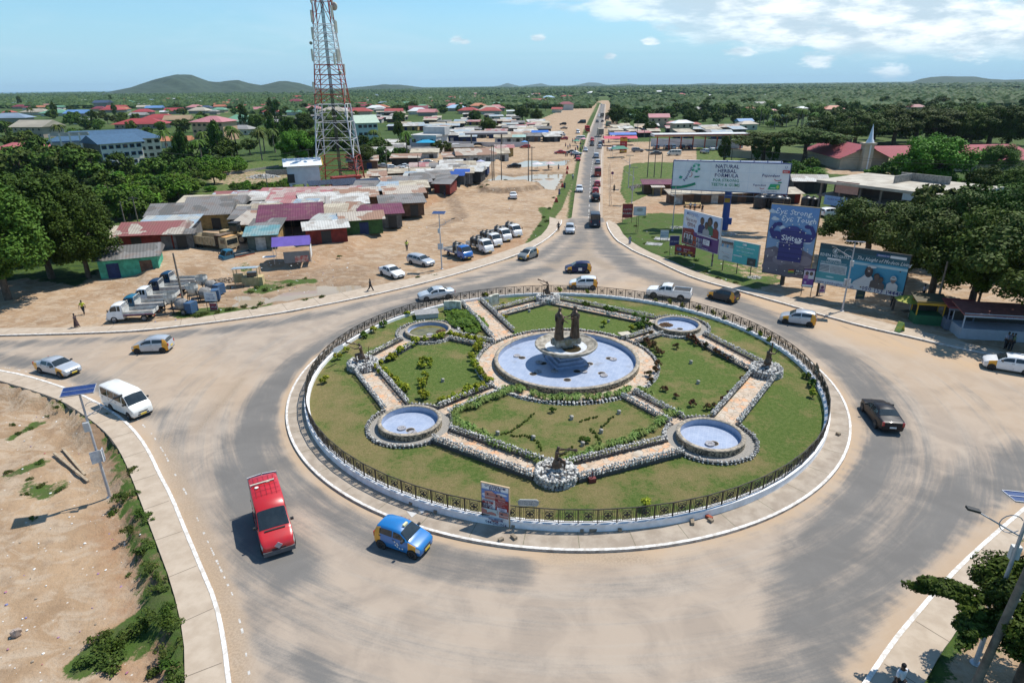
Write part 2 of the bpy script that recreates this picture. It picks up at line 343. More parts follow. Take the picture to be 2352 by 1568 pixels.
    ny=nt.nodes.new('ShaderNodeMapping'); ny.inputs['Rotation'].default_value=(0,0,.9); ny.inputs['Scale'].default_value=(.8,1.3,1); Lk(nt,v,ny.inputs[0]); n6=noise(nt,ny.outputs[0],.55,7,.65,0,1.2)
    d=math_(nt,'ADD',at('dirt'),math_(nt,'MULTIPLY',math_(nt,'SUBTRACT',n1,.5),1.3)); d=math_(nt,'ADD',d,math_(nt,'MULTIPLY',math_(nt,'SUBTRACT',n3,.5),.7))
    df=ramp(nt,d,.38,.62)
    dc=mixc(nt,ramp(nt,n2,.35,.65),(.395,.272,.168),(.29,.19,.112)); dc=mixc(nt,ramp(nt,n6,.42,.62,0,.75),dc,(.44,.345,.25))
    dc=mixc(nt,ramp(nt,n1,.5,.72,0,.5),dc,(.22,.145,.09))
    dc=mixc(nt,math_(nt,'MULTIPLY',at('red'),ramp(nt,n1,.35,.6,.3,.9)),dc,(.31,.17,.09))
    dc=mixc(nt,math_(nt,'MULTIPLY',at('dark'),ramp(nt,n1,.3,.6,.3,1)),dc,(.17,.115,.075))
    sp=nt.nodes.new('ShaderNodeTexVoronoi'); sp.inputs['Scale'].default_value=1.3; Lk(nt,v,sp.inputs['Vector'])
    dc=mixc(nt,ramp(nt,sp.outputs['Distance'],.09,.05,0,.75),dc,(.62,.58,.52))
    gc=mixc(nt,ramp(nt,n4,.35,.62),(.045,.085,.016),(.085,.12,.026)); gc=mixc(nt,ramp(nt,n1,.4,.62),gc,(.028,.055,.016)); gc=mixc(nt,ramp(nt,n5,.45,.6,0,.6),gc,(.11,.14,.05))
    gl=mixc(nt,ramp(nt,n1,.35,.65),(.055,.11,.02),(.13,.14,.05)); gc=mixc(nt,at('lush'),gc,gl)
    c=mixc(nt,df,gc,dc); Lk(nt,c,b.inputs['Base Color']); b.inputs['Roughness'].default_value=.95; b.inputs['Specular IOR Level'].default_value=.15
    bp=nt.nodes.new('ShaderNodeBump'); bp.inputs['Strength'].default_value=.7; bp.inputs['Distance'].default_value=.25
    Lk(nt,math_(nt,'ADD',n1,math_(nt,'MULTIPLY',n3,.35)),bp.inputs['Height']); Lk(nt,bp.outputs[0],b.inputs['Normal'])
    me.materials.append(mt); o=bpy.data.objects.new('ground',me); COL.objects.link(o); o['kind']='structure'; return o
ground()
# ---------------- road ----------------
def road_mat():
    mt=bpy.data.materials.new('dusty_asphalt'); mt.use_nodes=True; nt=mt.node_tree; b=nt.nodes['Principled BSDF']
    at=lambda k:(lambda n:(setattr(n,'attribute_name',k),n.outputs['Fac'])[1])(nt.nodes.new('ShaderNodeAttribute'))
    tc=nt.nodes.new('ShaderNodeTexCoord'); v=tc.outputs['Object']
    mp=nt.nodes.new('ShaderNodeMapping'); mp.inputs['Location'].default_value=(-CX,-CY,0); Lk(nt,v,mp.inputs[0]); sx=nt.nodes.new('ShaderNodeSeparateXYZ'); Lk(nt,mp.outputs[0],sx.inputs[0])
    rr=math_(nt,'SQRT',math_(nt,'ADD',math_(nt,'MULTIPLY',sx.outputs[0],sx.outputs[0]),math_(nt,'MULTIPLY',sx.outputs[1],sx.outputs[1])))
    an=math_(nt,'ARCTAN2',sx.outputs[0],math_(nt,'MULTIPLY',sx.outputs[1],-1))
    cv=nt.nodes.new('ShaderNodeCombineXYZ'); Lk(nt,math_(nt,'MULTIPLY',an,3.2),cv.inputs[0]); Lk(nt,math_(nt,'MULTIPLY',rr,1.7),cv.inputs[1])
    streak=noise(nt,cv.outputs[0],.55,7,.62,0,.5); n1=noise(nt,v,.35,8,.62,0,.6); n2=noise(nt,v,9,4,.7); n3=noise(nt,v,40,2,.6); st2=noise(nt,cv.outputs[0],3.0,5,.6)
    f=math_(nt,'ADD',at('asph'),math_(nt,'MULTIPLY',math_(nt,'SUBTRACT',streak,.5),1.35)); f=math_(nt,'ADD',f,math_(nt,'MULTIPLY',math_(nt,'SUBTRACT',n1,.5),.7)); f=math_(nt,'ADD',f,math_(nt,'MULTIPLY',math_(nt,'SUBTRACT',n2,.5),.4)); f=math_(nt,'ADD',f,math_(nt,'MULTIPLY',math_(nt,'SUBTRACT',st2,.5),.55))
    dust=mixc(nt,ramp(nt,n1,.35,.65),(.385,.31,.24),(.315,.255,.20)); dust=mixc(nt,ramp(nt,streak,.45,.7,0,.6),dust,(.41,.35,.285))
    dust=mixc(nt,math_(nt,'MULTIPLY',at('sand'),ramp(nt,n1,.3,.6,.5,1)),dust,(.47,.33,.205))
    dust=mixc(nt,math_(nt,'MULTIPLY',at('mud'),ramp(nt,n2,.42,.58,.2,.95)),dust,(.25,.19,.13))
    asp=mixc(nt,ramp(nt,n3,.3,.7),(.138,.128,.117),(.20,.188,.172)); asp=mixc(nt,ramp(nt,n1,.3,.7,0,.5),asp,(.122,.114,.105))
    c=mixc(nt,ramp(nt,f,.14,.95),dust,asp)
    Lk(nt,c,b.inputs['Base Color']); b.inputs['Roughness'].default_value=.9; b.inputs['Specular IOR Level'].default_value=.25
    bp=nt.nodes.new('ShaderNodeBump'); bp.inputs['Strength'].default_value=.25; bp.inputs['Distance'].default_value=.03; Lk(nt,n2,bp.inputs['Height']); Lk(nt,bp.outputs[0],b.inputs['Normal'])
    return mt
RM=road_mat()
ro=sheet('road',JUNC,0,.62,RM); P=vxy(ro.data)
A=np.full(len(P),.2); SA=np.zeros(len(P)); MU=np.zeros(len(P))
def stroke(arr,px,wd,val,hard=.12):
    s=1-smooth(line_d(P,GP(px)),wd*hard,wd*1.28); arr[:]=np.maximum(arr,val*s) if val>0 else arr*(1+val*s)
for px,wd,val in (
  ([(1310,505),(1300,540),(1240,590),(1150,622),(1040,652),(900,686),(740,722),(560,752),(400,768),(200,781),(0,792),(-300,800)],1.9,.72),
  ([(1250,620),(1130,655),(1000,680),(880,725),(780,772),(700,825),(640,885),(600,950),(585,1020),(590,1100),(612,1190)],2.6,.95),
  ([(585,1000),(570,1080),(590,1180),(640,1300),(700,1420),(740,1520),(760,1620)],3.0,1.0),
  ([(640,960),(650,1060),(720,1140),(820,1205),(930,1262),(1050,1300),(1180,1312)],2.0,.8),
  ([(-200,800),(0,824),(100,842),(200,872),(300,925),(350,955)],1.9,.72),([(350,955),(400,985),(450,1040),(500,1110),(540,1180)],1.6,.42),
  ([(1345,500),(1330,560),(1270,600)],2.4,.7),([(1370,500),(1395,570),(1450,618),(1560,655),(1680,692),(1800,745),(1900,800),(1960,850),(2010,920),(2030,990),(2015,1070),(1960,1170),(1900,1250),(1860,1340),(1840,1420)],2.9,.92),
  ([(2500,1040),(2352,1090),(2230,1150),(2120,1250),(2020,1380),(1930,1500),(1870,1620)],4.2,.86),([(1930,1180),(1890,1300),(1890,1450)],3.0,.4),
  ([(1180,1312),(1400,1310),(1600,1275),(1750,1215)],1.8,.3),([(1985,900),(2080,1010),(2100,1130)],3,.6)): stroke(A,px,wd,val)
stroke(A,[(700,1380),(800,1500),(850,1600)],1.6,-.7); stroke(A,[(680,1560),(640,1440),(600,1350)],.8,-.5)
stroke(SA,[(1640,640),(1830,718),(2000,770),(2200,820),(2400,860)],5,.9); stroke(SA,[(1250,1275),(1500,1262),(1700,1200),(1860,1090),(1960,980)],1.6,.7); stroke(SA,[(2100,850),(2352,960)],6,.4)
stroke(SA,[(560,900),(470,870),(300,800)],5,.35); stroke(SA,[(1500,640),(1350,680),(1200,650)],3,.5); stroke(A,[(1900,770),(2100,830),(2352,880)],3,-.9)
for c in (GP(NWK),GP(NEK),GP(SWK),GP(SEK)):
    dd=line_d(P,c); e=1-smooth(dd,.5,1.3); A*=1-e*.9; SA[:]=np.maximum(SA,e*.55)
dd=np.abs(np.hypot(P[:,0]-CX,P[:,1]-CY+.2)-RK); e=1-smooth(dd,.35,1.1); A*=1-e*.9; SA[:]=np.maximum(SA,e*.7)
stroke(MU,[(1330,565),(1290,600),(1210,640),(1120,660)],1.7,.9,.2); stroke(MU,[(1330,545),(1350,590),(1400,615)],1.5,.9,.2); stroke(MU,[(1338,540),(1335,600)],2.2,.8,.3)
stroke(MU,[(440,990),(480,960),(500,930),(560,870)],.5,.8,.2); stroke(MU,[(1265,1275),(1480,1278)],.5,.7); stroke(MU,[(1460,1278),(1400,1284)],.5,.7); stroke(MU,[(375,1000),(410,1090),(450,1200),(490,1310),(525,1420),(545,1567)],.8,.6,.3)
setattr_f(ro.data,'asph',np.clip(A,0,1)); setattr_f(ro.data,'sand',SA); setattr_f(ro.data,'mud',MU)
def shift(a,d): return V((a.x+d,a.y,0))
nrd=sheet('road',[shift(p,-.0) for p in NL]+list(reversed(NR)),.0,1.6,RM); nrd.name='road_north'; P=vxy(nrd.data)
dl=line_d(P,NL); dr=line_d(P,NR); A=.9*smooth(np.minimum(dl,dr),.2,2.2)+.05; setattr_f(nrd.data,'asph',A); setattr_f(nrd.data,'sand',A*0+.3); setattr_f(nrd.data,'mud',A*0)
# painted lines on the north road, worn
LM=M('worn_line_paint',(.62,.60,.56),(.40,.37,.33),6,.8)
mb=MB()
ctr=[(G(1290*0+1352,500)),G(1357,400),G(1368,330),G(1378,280),G(1386.5,231)]
def dashes(mb,a,b,w,L,gap):
    d=(b-a); n=d.length; d.normalize(); s=d.cross(V((0,0,1)))*w/2; t=0
    while t<n:
        p=a+d*t; q=a+d*min(t+L,n); z=V((0,0,.004)); mb.quad(p-s+z,p+s+z,q+s+z,q-s+z); t+=L+gap
for a,b in zip(ctr,ctr[1:]): dashes(mb,a,b,.13,3,3)
for a,b in zip(NR,NR[1:]): dashes(mb,a+V((-.7,0,0)),b+V((-.7,0,0)),.12,60,2)
for a,b in zip(NL[2:],NL[3:]): dashes(mb,a+V((.7,0,0)),b+V((.7,0,0)),.12,60,2)
o=mb.build('road_markings',LM); o['kind']='structure'
mb=MB(); rr=random.Random(3)
for line,off in ((swk,.75),(sek,.95),(nwk,.7)):
    for a,b in zip(line,line[1:]):
        L=(b-a).length; d=(b-a).normalized(); s=d.cross(V((0,0,1)))
        t=0
        while t<L:
            l=rr.uniform(.1,.35)
            if rr.random()<.28:
                p=a+d*t-s*off*(1 if line is not swk else 1); z=V((0,0,.005)); ww=s*rr.uniform(.03,.06); mb.quad(p-ww+z,p+ww+z,p+d*l+ww+z,p+d*l-ww+z)
            t+=l*1.4
o=mb.build('edge_line_flakes',LM); o['kind']='structure'
# ---------------- pavements and kerbs ----------------
PV=M('pavement_concrete',(.46,.375,.285),(.385,.305,.225),1.2,.9,.25); PVR=M('island_pavement',(.40,.335,.265),(.29,.235,.18),1.1,.92,.3)
KW=M('whitewashed_kerb',(.80,.78,.74),(.50,.45,.39),3.5,.8,.3); KD=M('kerb_side',(.50,.45,.39),(.24,.20,.17),3,.9); JT=M('joint_dirt',(.16,.13,.095),None,8,.95)
def sweep(mb,line,w0,w1,z0,z1,mi=0,ms=None,closed=False,side=1,gap=None):
    """strip between offsets w0..w1 (to the left of travel when side=1) from z0 up to z1"""
    n=len(line); A_=[];B_=[]
    for i in range(n):
        a=line[(i-1)%n] if (closed or i>0) else line[i]; b=line[(i+1)%n] if (closed or i<n-1) else line[i]
        d=V((b[0]-a[0],b[1]-a[1],0)).normalized(); s=V((-d.y,d.x,0))*side; p=V((line[i][0],line[i][1],0))
        A_.append(p+s*w0); B_.append(p+s*w1)
    for i in range(n if closed else n-1):
        j=(i+1)%n
        if gap and gap(i): continue
        a,b,c,d=A_[i],A_[j],B_[j],B_[i]; u=V((0,0,z1)); l=V((0,0,z0)); ms_=mi if ms is None else ms
        mb.quad(a+u,b+u,c+u,d+u,mi=mi); mb.quad(a+l,b+l,b+u,a+u,mi=ms_); mb.quad(d+l,c+l,c+u,d+u,mi=ms_)
        if not closed and i in(0,n-2):
            e=(a,d) if i==0 else (b,c); mb.quad(e[0]+l,e[1]+l,e[1]+u,e[0]+u,mi=ms_)
def resample(line,step):
    out=[V(line[0])]
    for a,b in zip(line,line[1:]):
        a=V(a);b=V(b);k=max(1,int(round((b-a).length/step)))
        out+=[a.lerp(b,i/k) for i in range(1,k+1)]
    return out
def chaik(l,n=2):
    for _ in range(n):
        o=[l[0]]
        for a,b in zip(l,l[1:]): o+=[a.lerp(b,.25),a.lerp(b,.75)]
        l=o+[l[-1]]
    return l
def pavement(kl,il,name,side):
    k=chaik(kl,1); i=chaik(il,1); poly=k+list(reversed(i))
    mb=MB(); mb.prism([(p.x,p.y) for p in poly],-1.1,.15); o=mb.build(name,PV); fixn(o); o['kind']='structure'
    # triangulate cleanly
    bm=bmesh.new(); bm.from_mesh(o.data); bmesh.ops.triangulate(bm,faces=[f for f in bm.faces if len(f.verts)>4]); bm.to_mesh(o.data); bm.free()
    kb=MB(); L=resample(k,1.0); sweep(kb,L,-.02,.18,-.06,.175,0,1,side=side); q=kb.build('kerb',[KW,KD]); fixn(q); q['kind']='structure'
    jb=MB(); acc=0; Lr=resample(k,.25)
    for a,b in zip(Lr,Lr[1:]):
        acc+=(b-a).length
        if acc>3.6:
            acc=0
            dmin=min(((p-b).length,p) for p in resample(i,.25))
            if dmin[0]<6:
                d=(dmin[1]-b).normalized(); s=V((-d.y,d.x,0))*.018; z=V((0,0,.154)); jb.quad(b+d*.25-s+z,b+d*.25+s+z,dmin[1]+s+z,dmin[1]-s+z)
    j=jb.build('pavement_joints',JT); j['kind']='structure'
pavement(swk,swi,'pavement_southwest',-1); pavement(nwk,nwi,'pavement_northwest',1); pavement(nek,nei,'pavement_northeast',1); pavement(sek,sei,'pavement_southeast',1)
# ponds
WM=bpy.data.materials.new('muddy_water'); WM.use_nodes=True
def _w():
    nt=WM.node_tree; b=nt.nodes['Principled BSDF']; tc=nt.nodes.new('ShaderNodeTexCoord'); n=noise(nt,tc.outputs['Object'],.3,4,.5)
    Lk(nt,mixc(nt,n,(.40,.32,.22),(.30,.235,.16)),b.inputs['Base Color']); b.inputs['Roughness'].default_value=.04; b.inputs['IOR'].default_value=1.33
    bp=nt.nodes.new('ShaderNodeBump'); bp.inputs['Strength'].default_value=.04; Lk(nt,noise(nt,tc.outputs['Object'],3,3,.5),bp.inputs['Height']); Lk(nt,bp.outputs[0],b.inputs['Normal'])
_w()
for i,(p,z) in enumerate(((POND1,-.3),(POND2,-.3),(POND3,-.02))):
    q=[V(a) for a in p]; c=sum(q,V())/len(q); q=[c+(a-c)*1.12 for a in q]
    o=sheet('puddle_water',chaik(q+[q[0]],2)[:-1],z,2.0,WM); o.name='puddle_water'
# ---------------- the roundabout island ----------------
LZ=.34
def circ(cx,cy,r,n=96): return [V((cx+r*math.cos(2*math.pi*i/n),cy+r*math.sin(2*math.pi*i/n),0)) for i in range(n)]
def arc(cx,cy,r,a0,a1,step=.5):
    n=max(2,int(abs(a1-a0)*r/step)); return [V((cx+r*math.cos(a0+(a1-a0)*i/n),cy+r*math.sin(a0+(a1-a0)*i/n),0)) for i in range(n+1)]
# paved ring
mb=MB(); mb.lathe([(RK-.02,-.1),(RK-.02,.15),(RP-.1,.15)],160,0,(CX,CY-.2,0),smooth=False); o=mb.build('island_pavement',PVR); fixn(o); o['kind']='structure'
mb=MB(); mb.lathe([(RK+.14,-.08),(RK+.13,.165),(RK-.04,.185),(RK-.05,.1)],200,0,(CX,CY-.2,0),smooth=False)
for i in range(0,200): mb.m[i]=1
o=mb.build('island_kerb',[KW,KD]); fixn(o); o['kind']='structure'
mb=MB()
for i in range(46):
    a=2*math.pi*(i+.3)/46; d=V((math.cos(a),math.sin(a),0)); s=V((-d.y,d.x,0))*.016; c=V((CX,CY-.2,.155)); mb.quad(c+d*21.6-s,c+d*21.6+s,c+d*23.1+s,c+d*23.1-s)
o=mb.build('island_joints',M('joint_moss',(.09,.11,.05),(.2,.17,.12),6,.95)); o['kind']='structure'
# plinth wall under the railing
WW=M('plinth_whitewash',(.88,.87,.86),(.72,.70,.68),1.6,.8,.15)
mb=MB(); mb.lathe([(RP+.18,.1),(RP+.14,.52),(RP+.17,.55),(RP+.17,.62),(RP-.22,.62),(RP-.22,.2)],180,0,(CX,CY,0),smooth=False)
pw=mb.build('plinth_wall',WW); fixn(pw); setp(pw,'low curved white plinth wall ringing the whole green island','wall')
# lawn
LG=bpy.data.materials.new('lawn_grass'); LG.use_nodes=True
def _lg():
    nt=LG.node_tree; b=nt.nodes['Principled BSDF']; tc=nt.nodes.new('ShaderNodeTexCoord'); v=tc.outputs['Object']
    at=lambda k:(lambda n:(setattr(n,'attribute_name',k),n.outputs['Fac'])[1])(nt.nodes.new('ShaderNodeAttribute'))
    n1=noise(nt,v,.45,7,.65); n2=noise(nt,v,3.2,8,.8); n3=noise(nt,v,14,5,.85)
    g=mixc(nt,ramp(nt,n2,.3,.7),(.065,.125,.02),(.19,.215,.07)); g=mixc(nt,ramp(nt,n3,.35,.7,0,.8),g,(.06,.10,.02))
    br=mixc(nt,ramp(nt,n2,.35,.65),(.31,.23,.115),(.19,.18,.065)); br=mixc(nt,ramp(nt,n3,.4,.75,0,.7),br,(.07,.075,.02))
    f=math_(nt,'ADD',at('dry'),math_(nt,'MULTIPLY',math_(nt,'SUBTRACT',n1,.5),2.2)); f=math_(nt,'ADD',f,math_(nt,'MULTIPLY',math_(nt,'SUBTRACT',n2,.5),1.6))
    c=mixc(nt,ramp(nt,f,.25,.8),g,br); Lk(nt,c,b.inputs['Base Color']); b.inputs['Roughness'].default_value=.95; b.inputs['Specular IOR Level'].default_value=.1
    bp=nt.nodes.new('ShaderNodeBump'); bp.inputs['Strength'].default_value=1; bp.inputs['Distance'].default_value=.09; Lk(nt,math_(nt,'ADD',n2,n3),bp.inputs['Height']); Lk(nt,bp.outputs[0],b.inputs['Normal'])
_lg()
lo=sheet('lawn',circ(CX,CY,RP-.18,140),LZ,.5,LG); P=vxy(lo.data); D=np.full(len(P),.42)
def dry(px,wd,val): s=1-smooth(line_d(P,GP(px,LZ)),wd*.2,wd); D[:]=D+val*s
dry([(745,880),(760,960),(800,1030),(870,1090),(960,1130),(1080,1150),(1230,1150)],3,.38); dry([(1300,1130),(1500,1110),(1700,1060)],2,.2); dry([(820,800),(900,770)],2,.3); dry([(1060,1010),(1250,940),(1450,970),(1300,1030)],4,.22)
dry([(1650,770),(1750,820),(1840,880)],2,.15); dry([(1780,900),(1840,960),(1780,1010)],2.5,-.25); dry([(950,850),(1080,860)],4,-.5); dry([(1200,730),(1400,750)],4,-.5); dry([(1560,830),(1650,880)],3,-.3)
setattr_f(lo.data,'dry',D)
# reference points
PC=V((4.97,53.1,LZ))
POOLS=dict(FL=V((-7.75,41.8,LZ)),FR=V((14.1,39.25,LZ)),BL=V((-8.7,61.1,LZ)),BR=V((17.35,61.8,LZ)))
STAT=dict(S=V((2.75,34.7,LZ)),W=V((-13.6,52.5,LZ)),E=V((22.2,50.2,LZ)),N=V((4.3,71.0,LZ)))
FLAG=bpy.data.materials.new('flagstone'); FLAG.use_nodes=True
def _fl():
    nt=FLAG.node_tree; b=nt.nodes['Principled BSDF']; tc=nt.nodes.new('ShaderNodeTexCoord'); v=tc.outputs['Object']
    wv=nt.nodes.new('ShaderNodeMix'); wv.data_type='VECTOR'; wv.inputs[0].default_value=.12; Lk(nt,v,wv.inputs[4]); Lk(nt,noise(nt,v,2.5,2,.5,1),wv.inputs[5])
    e=nt.nodes.new('ShaderNodeTexVoronoi'); e.feature='DISTANCE_TO_EDGE'; e.inputs['Scale'].default_value=2.6; Lk(nt,wv.outputs[1],e.inputs['Vector'])
    q=nt.nodes.new('ShaderNodeTexVoronoi'); q.inputs['Scale'].default_value=2.6; Lk(nt,wv.outputs[1],q.inputs['Vector']); sx=nt.nodes.new('ShaderNodeSeparateXYZ'); Lk(nt,q.outputs['Color'],sx.inputs[0])
    c=mixc(nt,sx.outputs[0],(.55,.38,.25),(.50,.44,.36)); c=mixc(nt,ramp(nt,sx.outputs[1],.7,.9,0,.8),c,(.62,.33,.17)); c=mixc(nt,ramp(nt,noise(nt,v,1.1,5,.6),.45,.7,0,.7),c,(.36,.28,.2))
    c=mixc(nt,ramp(nt,e.outputs['Distance'],.015,.05,.85,0),c,(.25,.20,.15)); Lk(nt,c,b.inputs['Base Color']); b.inputs['Roughness'].default_value=.85
    bp=nt.nodes.new('ShaderNodeBump'); bp.inputs['Strength'].default_value=.5; bp.inputs['Distance'].default_value=.03; Lk(nt,e.outputs['Distance'],bp.inputs['Height']); Lk(nt,bp.outputs[0],b.inputs['Normal'])
_fl()
TM=bpy.data.materials.new('blue_pool_tile'); TM.use_nodes=True
def _tm():
    nt=TM.node_tree; b=nt.nodes['Principled BSDF']; tc=nt.nodes.new('ShaderNodeTexCoord'); v=tc.outputs['Object']
    mp=nt.nodes.new('ShaderNodeMapping'); mp.inputs['Rotation'].default_value=(0,0,.35); Lk(nt,v,mp.inputs[0])
    def grid(s,w):
        sx=nt.nodes.new('ShaderNodeSeparateXYZ'); Lk(nt,mp.outputs[0],sx.inputs[0]); o=None
        for k in range(3):
            f=math_(nt,'FRACT',math_(nt,'MULTIPLY',sx.outputs[k],s)); d=math_(nt,'LESS_THAN',math_(nt,'ABSOLUTE',math_(nt,'SUBTRACT',f,.5)),w); o=d if o is None else math_(nt,'MAXIMUM',o,d)
        return o
    n=noise(nt,v,1.2,6,.6); n2=noise(nt,v,14,3,.6)
    c=mixc(nt,ramp(nt,n,.35,.65),(.29,.345,.455),(.37,.42,.52)); c=mixc(nt,ramp(nt,n2,.4,.7,0,.5),c,(.22,.275,.41)); c=mixc(nt,math_(nt,'MULTIPLY',grid(3.0,.03),.35),c,(.55,.58,.62))
    c=mixc(nt,ramp(nt,noise(nt,v,.5,4,.5),.62,.72,0,.5),c,(.20,.20,.22)); Lk(nt,c,b.inputs['Base Color']); b.inputs['Roughness'].default_value=.45
_tm()
RUB=M('pebble_rubble',(.40,.33,.22),(.07,.065,.05),6,.9,1.0,voro=9); RIMT=M('rim_stone',(.42,.35,.26),(.22,.19,.15),3,.85,.4,voro=6)
GRV=M('grey_gravel',(.36,.33,.29),(.20,.19,.17),14,.95,.8); CONC=M('aged_concrete',(.42,.38,.31),(.17,.15,.12),2.2,.9,.5); LIDM=M('drain_lid_concrete',(.36,.35,.36),(.25,.24,.25),6,.85)
DARK=M('dark_hole',(.012,.011,.010),(.03,.025,.02),5,.9); TANR=M('hole_collar',(.45,.36,.25),(.3,.25,.18),8,.8)
# paths
def corridor(a,b,hw,t0,t1,z):
    d=(b-a); d.z=0; L=d.length; d.normalize(); s=V((-d.y,d.x,0)); return a+d*t0,a+d*(L-t1),s,hw
mbp=MB()
EDGES=[('S','FL'),('S','FR'),('W','FL'),('W','BL'),('E','FR'),('E','BR'),('N','BR'),('N','BL')]
segs=[]
for st_,po in EDGES:
    p,q,s,hw=corridor(STAT[st_],POOLS[po],.62,1.15,2.95,LZ); n=V((0,0,.012)); mbp.quad(p-s*.85+n,q-s*.85+n,q+s*.85+n,p+s*.85+n); segs.append((st_,po,p,q,s,.98))
for k,po in enumerate(('FL','FR','BR','BL')):
    p,q,s,hw=corridor(PC,POOLS[po],.5,7.9,2.95,LZ); n=V((0,0,.016+.002*k)); p2=p-(q-p).normalized()*.7; mbp.quad(p2-s*.55+n,q-s*.55+n,q+s*.55+n,p2+s*.55+n); segs.append(('C',po,p,q,s,.68))
o=mbp.build('flagstone_paths',FLAG); fixn(o); o['kind']='structure'
mb=MB(); mb.lathe([(8.05,LZ+.026),(6.3,LZ+.026)],96,0,(PC.x,PC.y,0),smooth=False); o=mb.build('ring_path',FLAG); o['kind']='structure'; fixn(o)
EN=[G(1058,692,LZ),G(1095,689,LZ),G(1178,768,LZ),G(1140,786,LZ)]; EN=[p+V((0,0,.031)) for p in EN]; mb=MB(); mb.quad(*EN); o=mb.build('entrance_path',FLAG); fixn(o); o['kind']='structure'
# rock borders
ROCK=bpy.data.materials.new('white_grey_rock'); ROCK.use_nodes=True
def _rk():
    nt=ROCK.node_tree; b=nt.nodes['Principled BSDF']; tc=nt.nodes.new('ShaderNodeTexCoord'); v=tc.outputs['Object']
    q=nt.nodes.new('ShaderNodeTexVoronoi'); q.inputs['Scale'].default_value=5; Lk(nt,v,q.inputs['Vector']); sx=nt.nodes.new('ShaderNodeSeparateXYZ'); Lk(nt,q.outputs['Color'],sx.inputs[0])
    c=mixc(nt,ramp(nt,sx.outputs[0],.3,.7),(.24,.235,.225),(.70,.675,.61)); c=mixc(nt,ramp(nt,noise(nt,v,12,4,.6),.4,.65,0,.6),c,(.36,.34,.32)); Lk(nt,c,b.inputs['Base Color']); b.inputs['Roughness'].default_value=.8
_rk()
_bm=bmesh.new(); bmesh.ops.create_icosphere(_bm,subdivisions=1,radius=1); ICO=[v.co.copy() for v in _bm.verts]; ICF=[tuple(v.index for v in f.verts) for f in _bm.faces]; _bm.free()
rr=random.Random(11)
def rock(mb,c,r,mi=0,rnd=rr,sq=1.0):
    rot=Matrix.Rotation(rnd.random()*6.3,3,'Z')@Matrix.Rotation(rnd.random()*6.3,3,'X'); sc=V((rnd.uniform(.7,1.25),rnd.uniform(.65,1.2),rnd.uniform(.6,1.15)))*r
    vs=[]
    for p in ICO:
        q=rot@(V((p.x*sc.x,p.y*sc.y,p.z*sc.z))*rnd.uniform(.74,1.14)); q.z*=sq; vs.append(q+V(c))
    mb.add(vs,ICF,mi)
def rockwall(name,line,w,h,label,z=LZ,size=.088):
    mb=MB(); L=resample(line,.21)
    for i,(a,b) in enumerate(zip(L,L[1:])):
        d=(b-a).normalized(); s=V((-d.y,d.x,0))
        for k in range(max(2,int(w/.15))):
            t=(k+.5)/max(2,int(w/.15))-.5; j=V((rr.uniform(-.05,.05),rr.uniform(-.05,.05),0)); lv=0
            rock(mb,a+s*(t*w)+j+V((0,0,z+h-.07+rr.uniform(-.05,.05))),size*rr.uniform(.8,1.25))
        for side in (-1,1):
            zz=h-.22
            while zz>-.05: rock(mb,a+s*(side*w*.46)+V((rr.uniform(-.04,.04),rr.uniform(-.04,.04),z+zz)),size*rr.uniform(.85,1.2)); zz-=.17
        m=(a+b)/2; mb.box((m.x,m.y,z+h/2-.06),((b-a).length+.02,w*.8,h-.06),1,math.atan2(d.y,d.x))
    o=mb.build(name,[ROCK,M('dark_mortar',(.10,.095,.09),None,8,.95)]); setp(o,label,'stone border',group='white and grey rock borders on the island'); return o
nm=dict(S='near statue',W='left statue',E='right statue',N='far statue',FL='near left pool',FR='near right pool',BL='far left pool',BR='far right pool',C='central pool')
for st_,po,p,q,s,off in segs:
    outer=False
    for sg in (-1,1):
        pp=p+s*off*sg; qq=q+s*off*sg; mid=(pp+qq)/2
        outer=(V((mid.x,mid.y))-V((CX,CY))).length>(V((((p+q)/2).x,((p+q)/2).y))-V((CX,CY))).length
        if st_=='C':
            lab='rock edge between %s and %s, %s side'%(nm['C'],nm[po],'left' if mid.x<((p+q)/2).x else 'right'); tr=.25
        else: lab='rock wall from %s to %s, %s side'%(nm[st_],nm[po],'fence' if outer else 'fountain'); tr=0
        if (st_,po)==('N','BL'):   # broken by the entrance path
            e0,e1=qq.lerp(pp,.08),qq.lerp(pp,.30)
            f0,f1=qq.lerp(pp,.47 if not outer else .50),pp
            rockwall('stone_border',[f0,f1],.3,.28,lab); continue
        if st_=='C': pp=pp+(qq-pp).normalized()*.35
        rockwall('stone_border',[pp,qq],.26,(.40 if outer and st_=='S' else .26) if st_!='C' else .22,lab)
for a,b,lab in ((EN[0],EN[3],'rock edge along the left side of the wide entrance path'),(EN[1],EN[2],'rock edge along the right side of the wide entrance path')):
    c=(EN[0]+EN[2])/2; off=((a+b)/2-c); off.z=0; off.normalize(); d=(b-a).normalized()
    rockwall('stone_border',[a+off*.2+d*.9,b+off*.2-d*.4],.3,.3,lab)
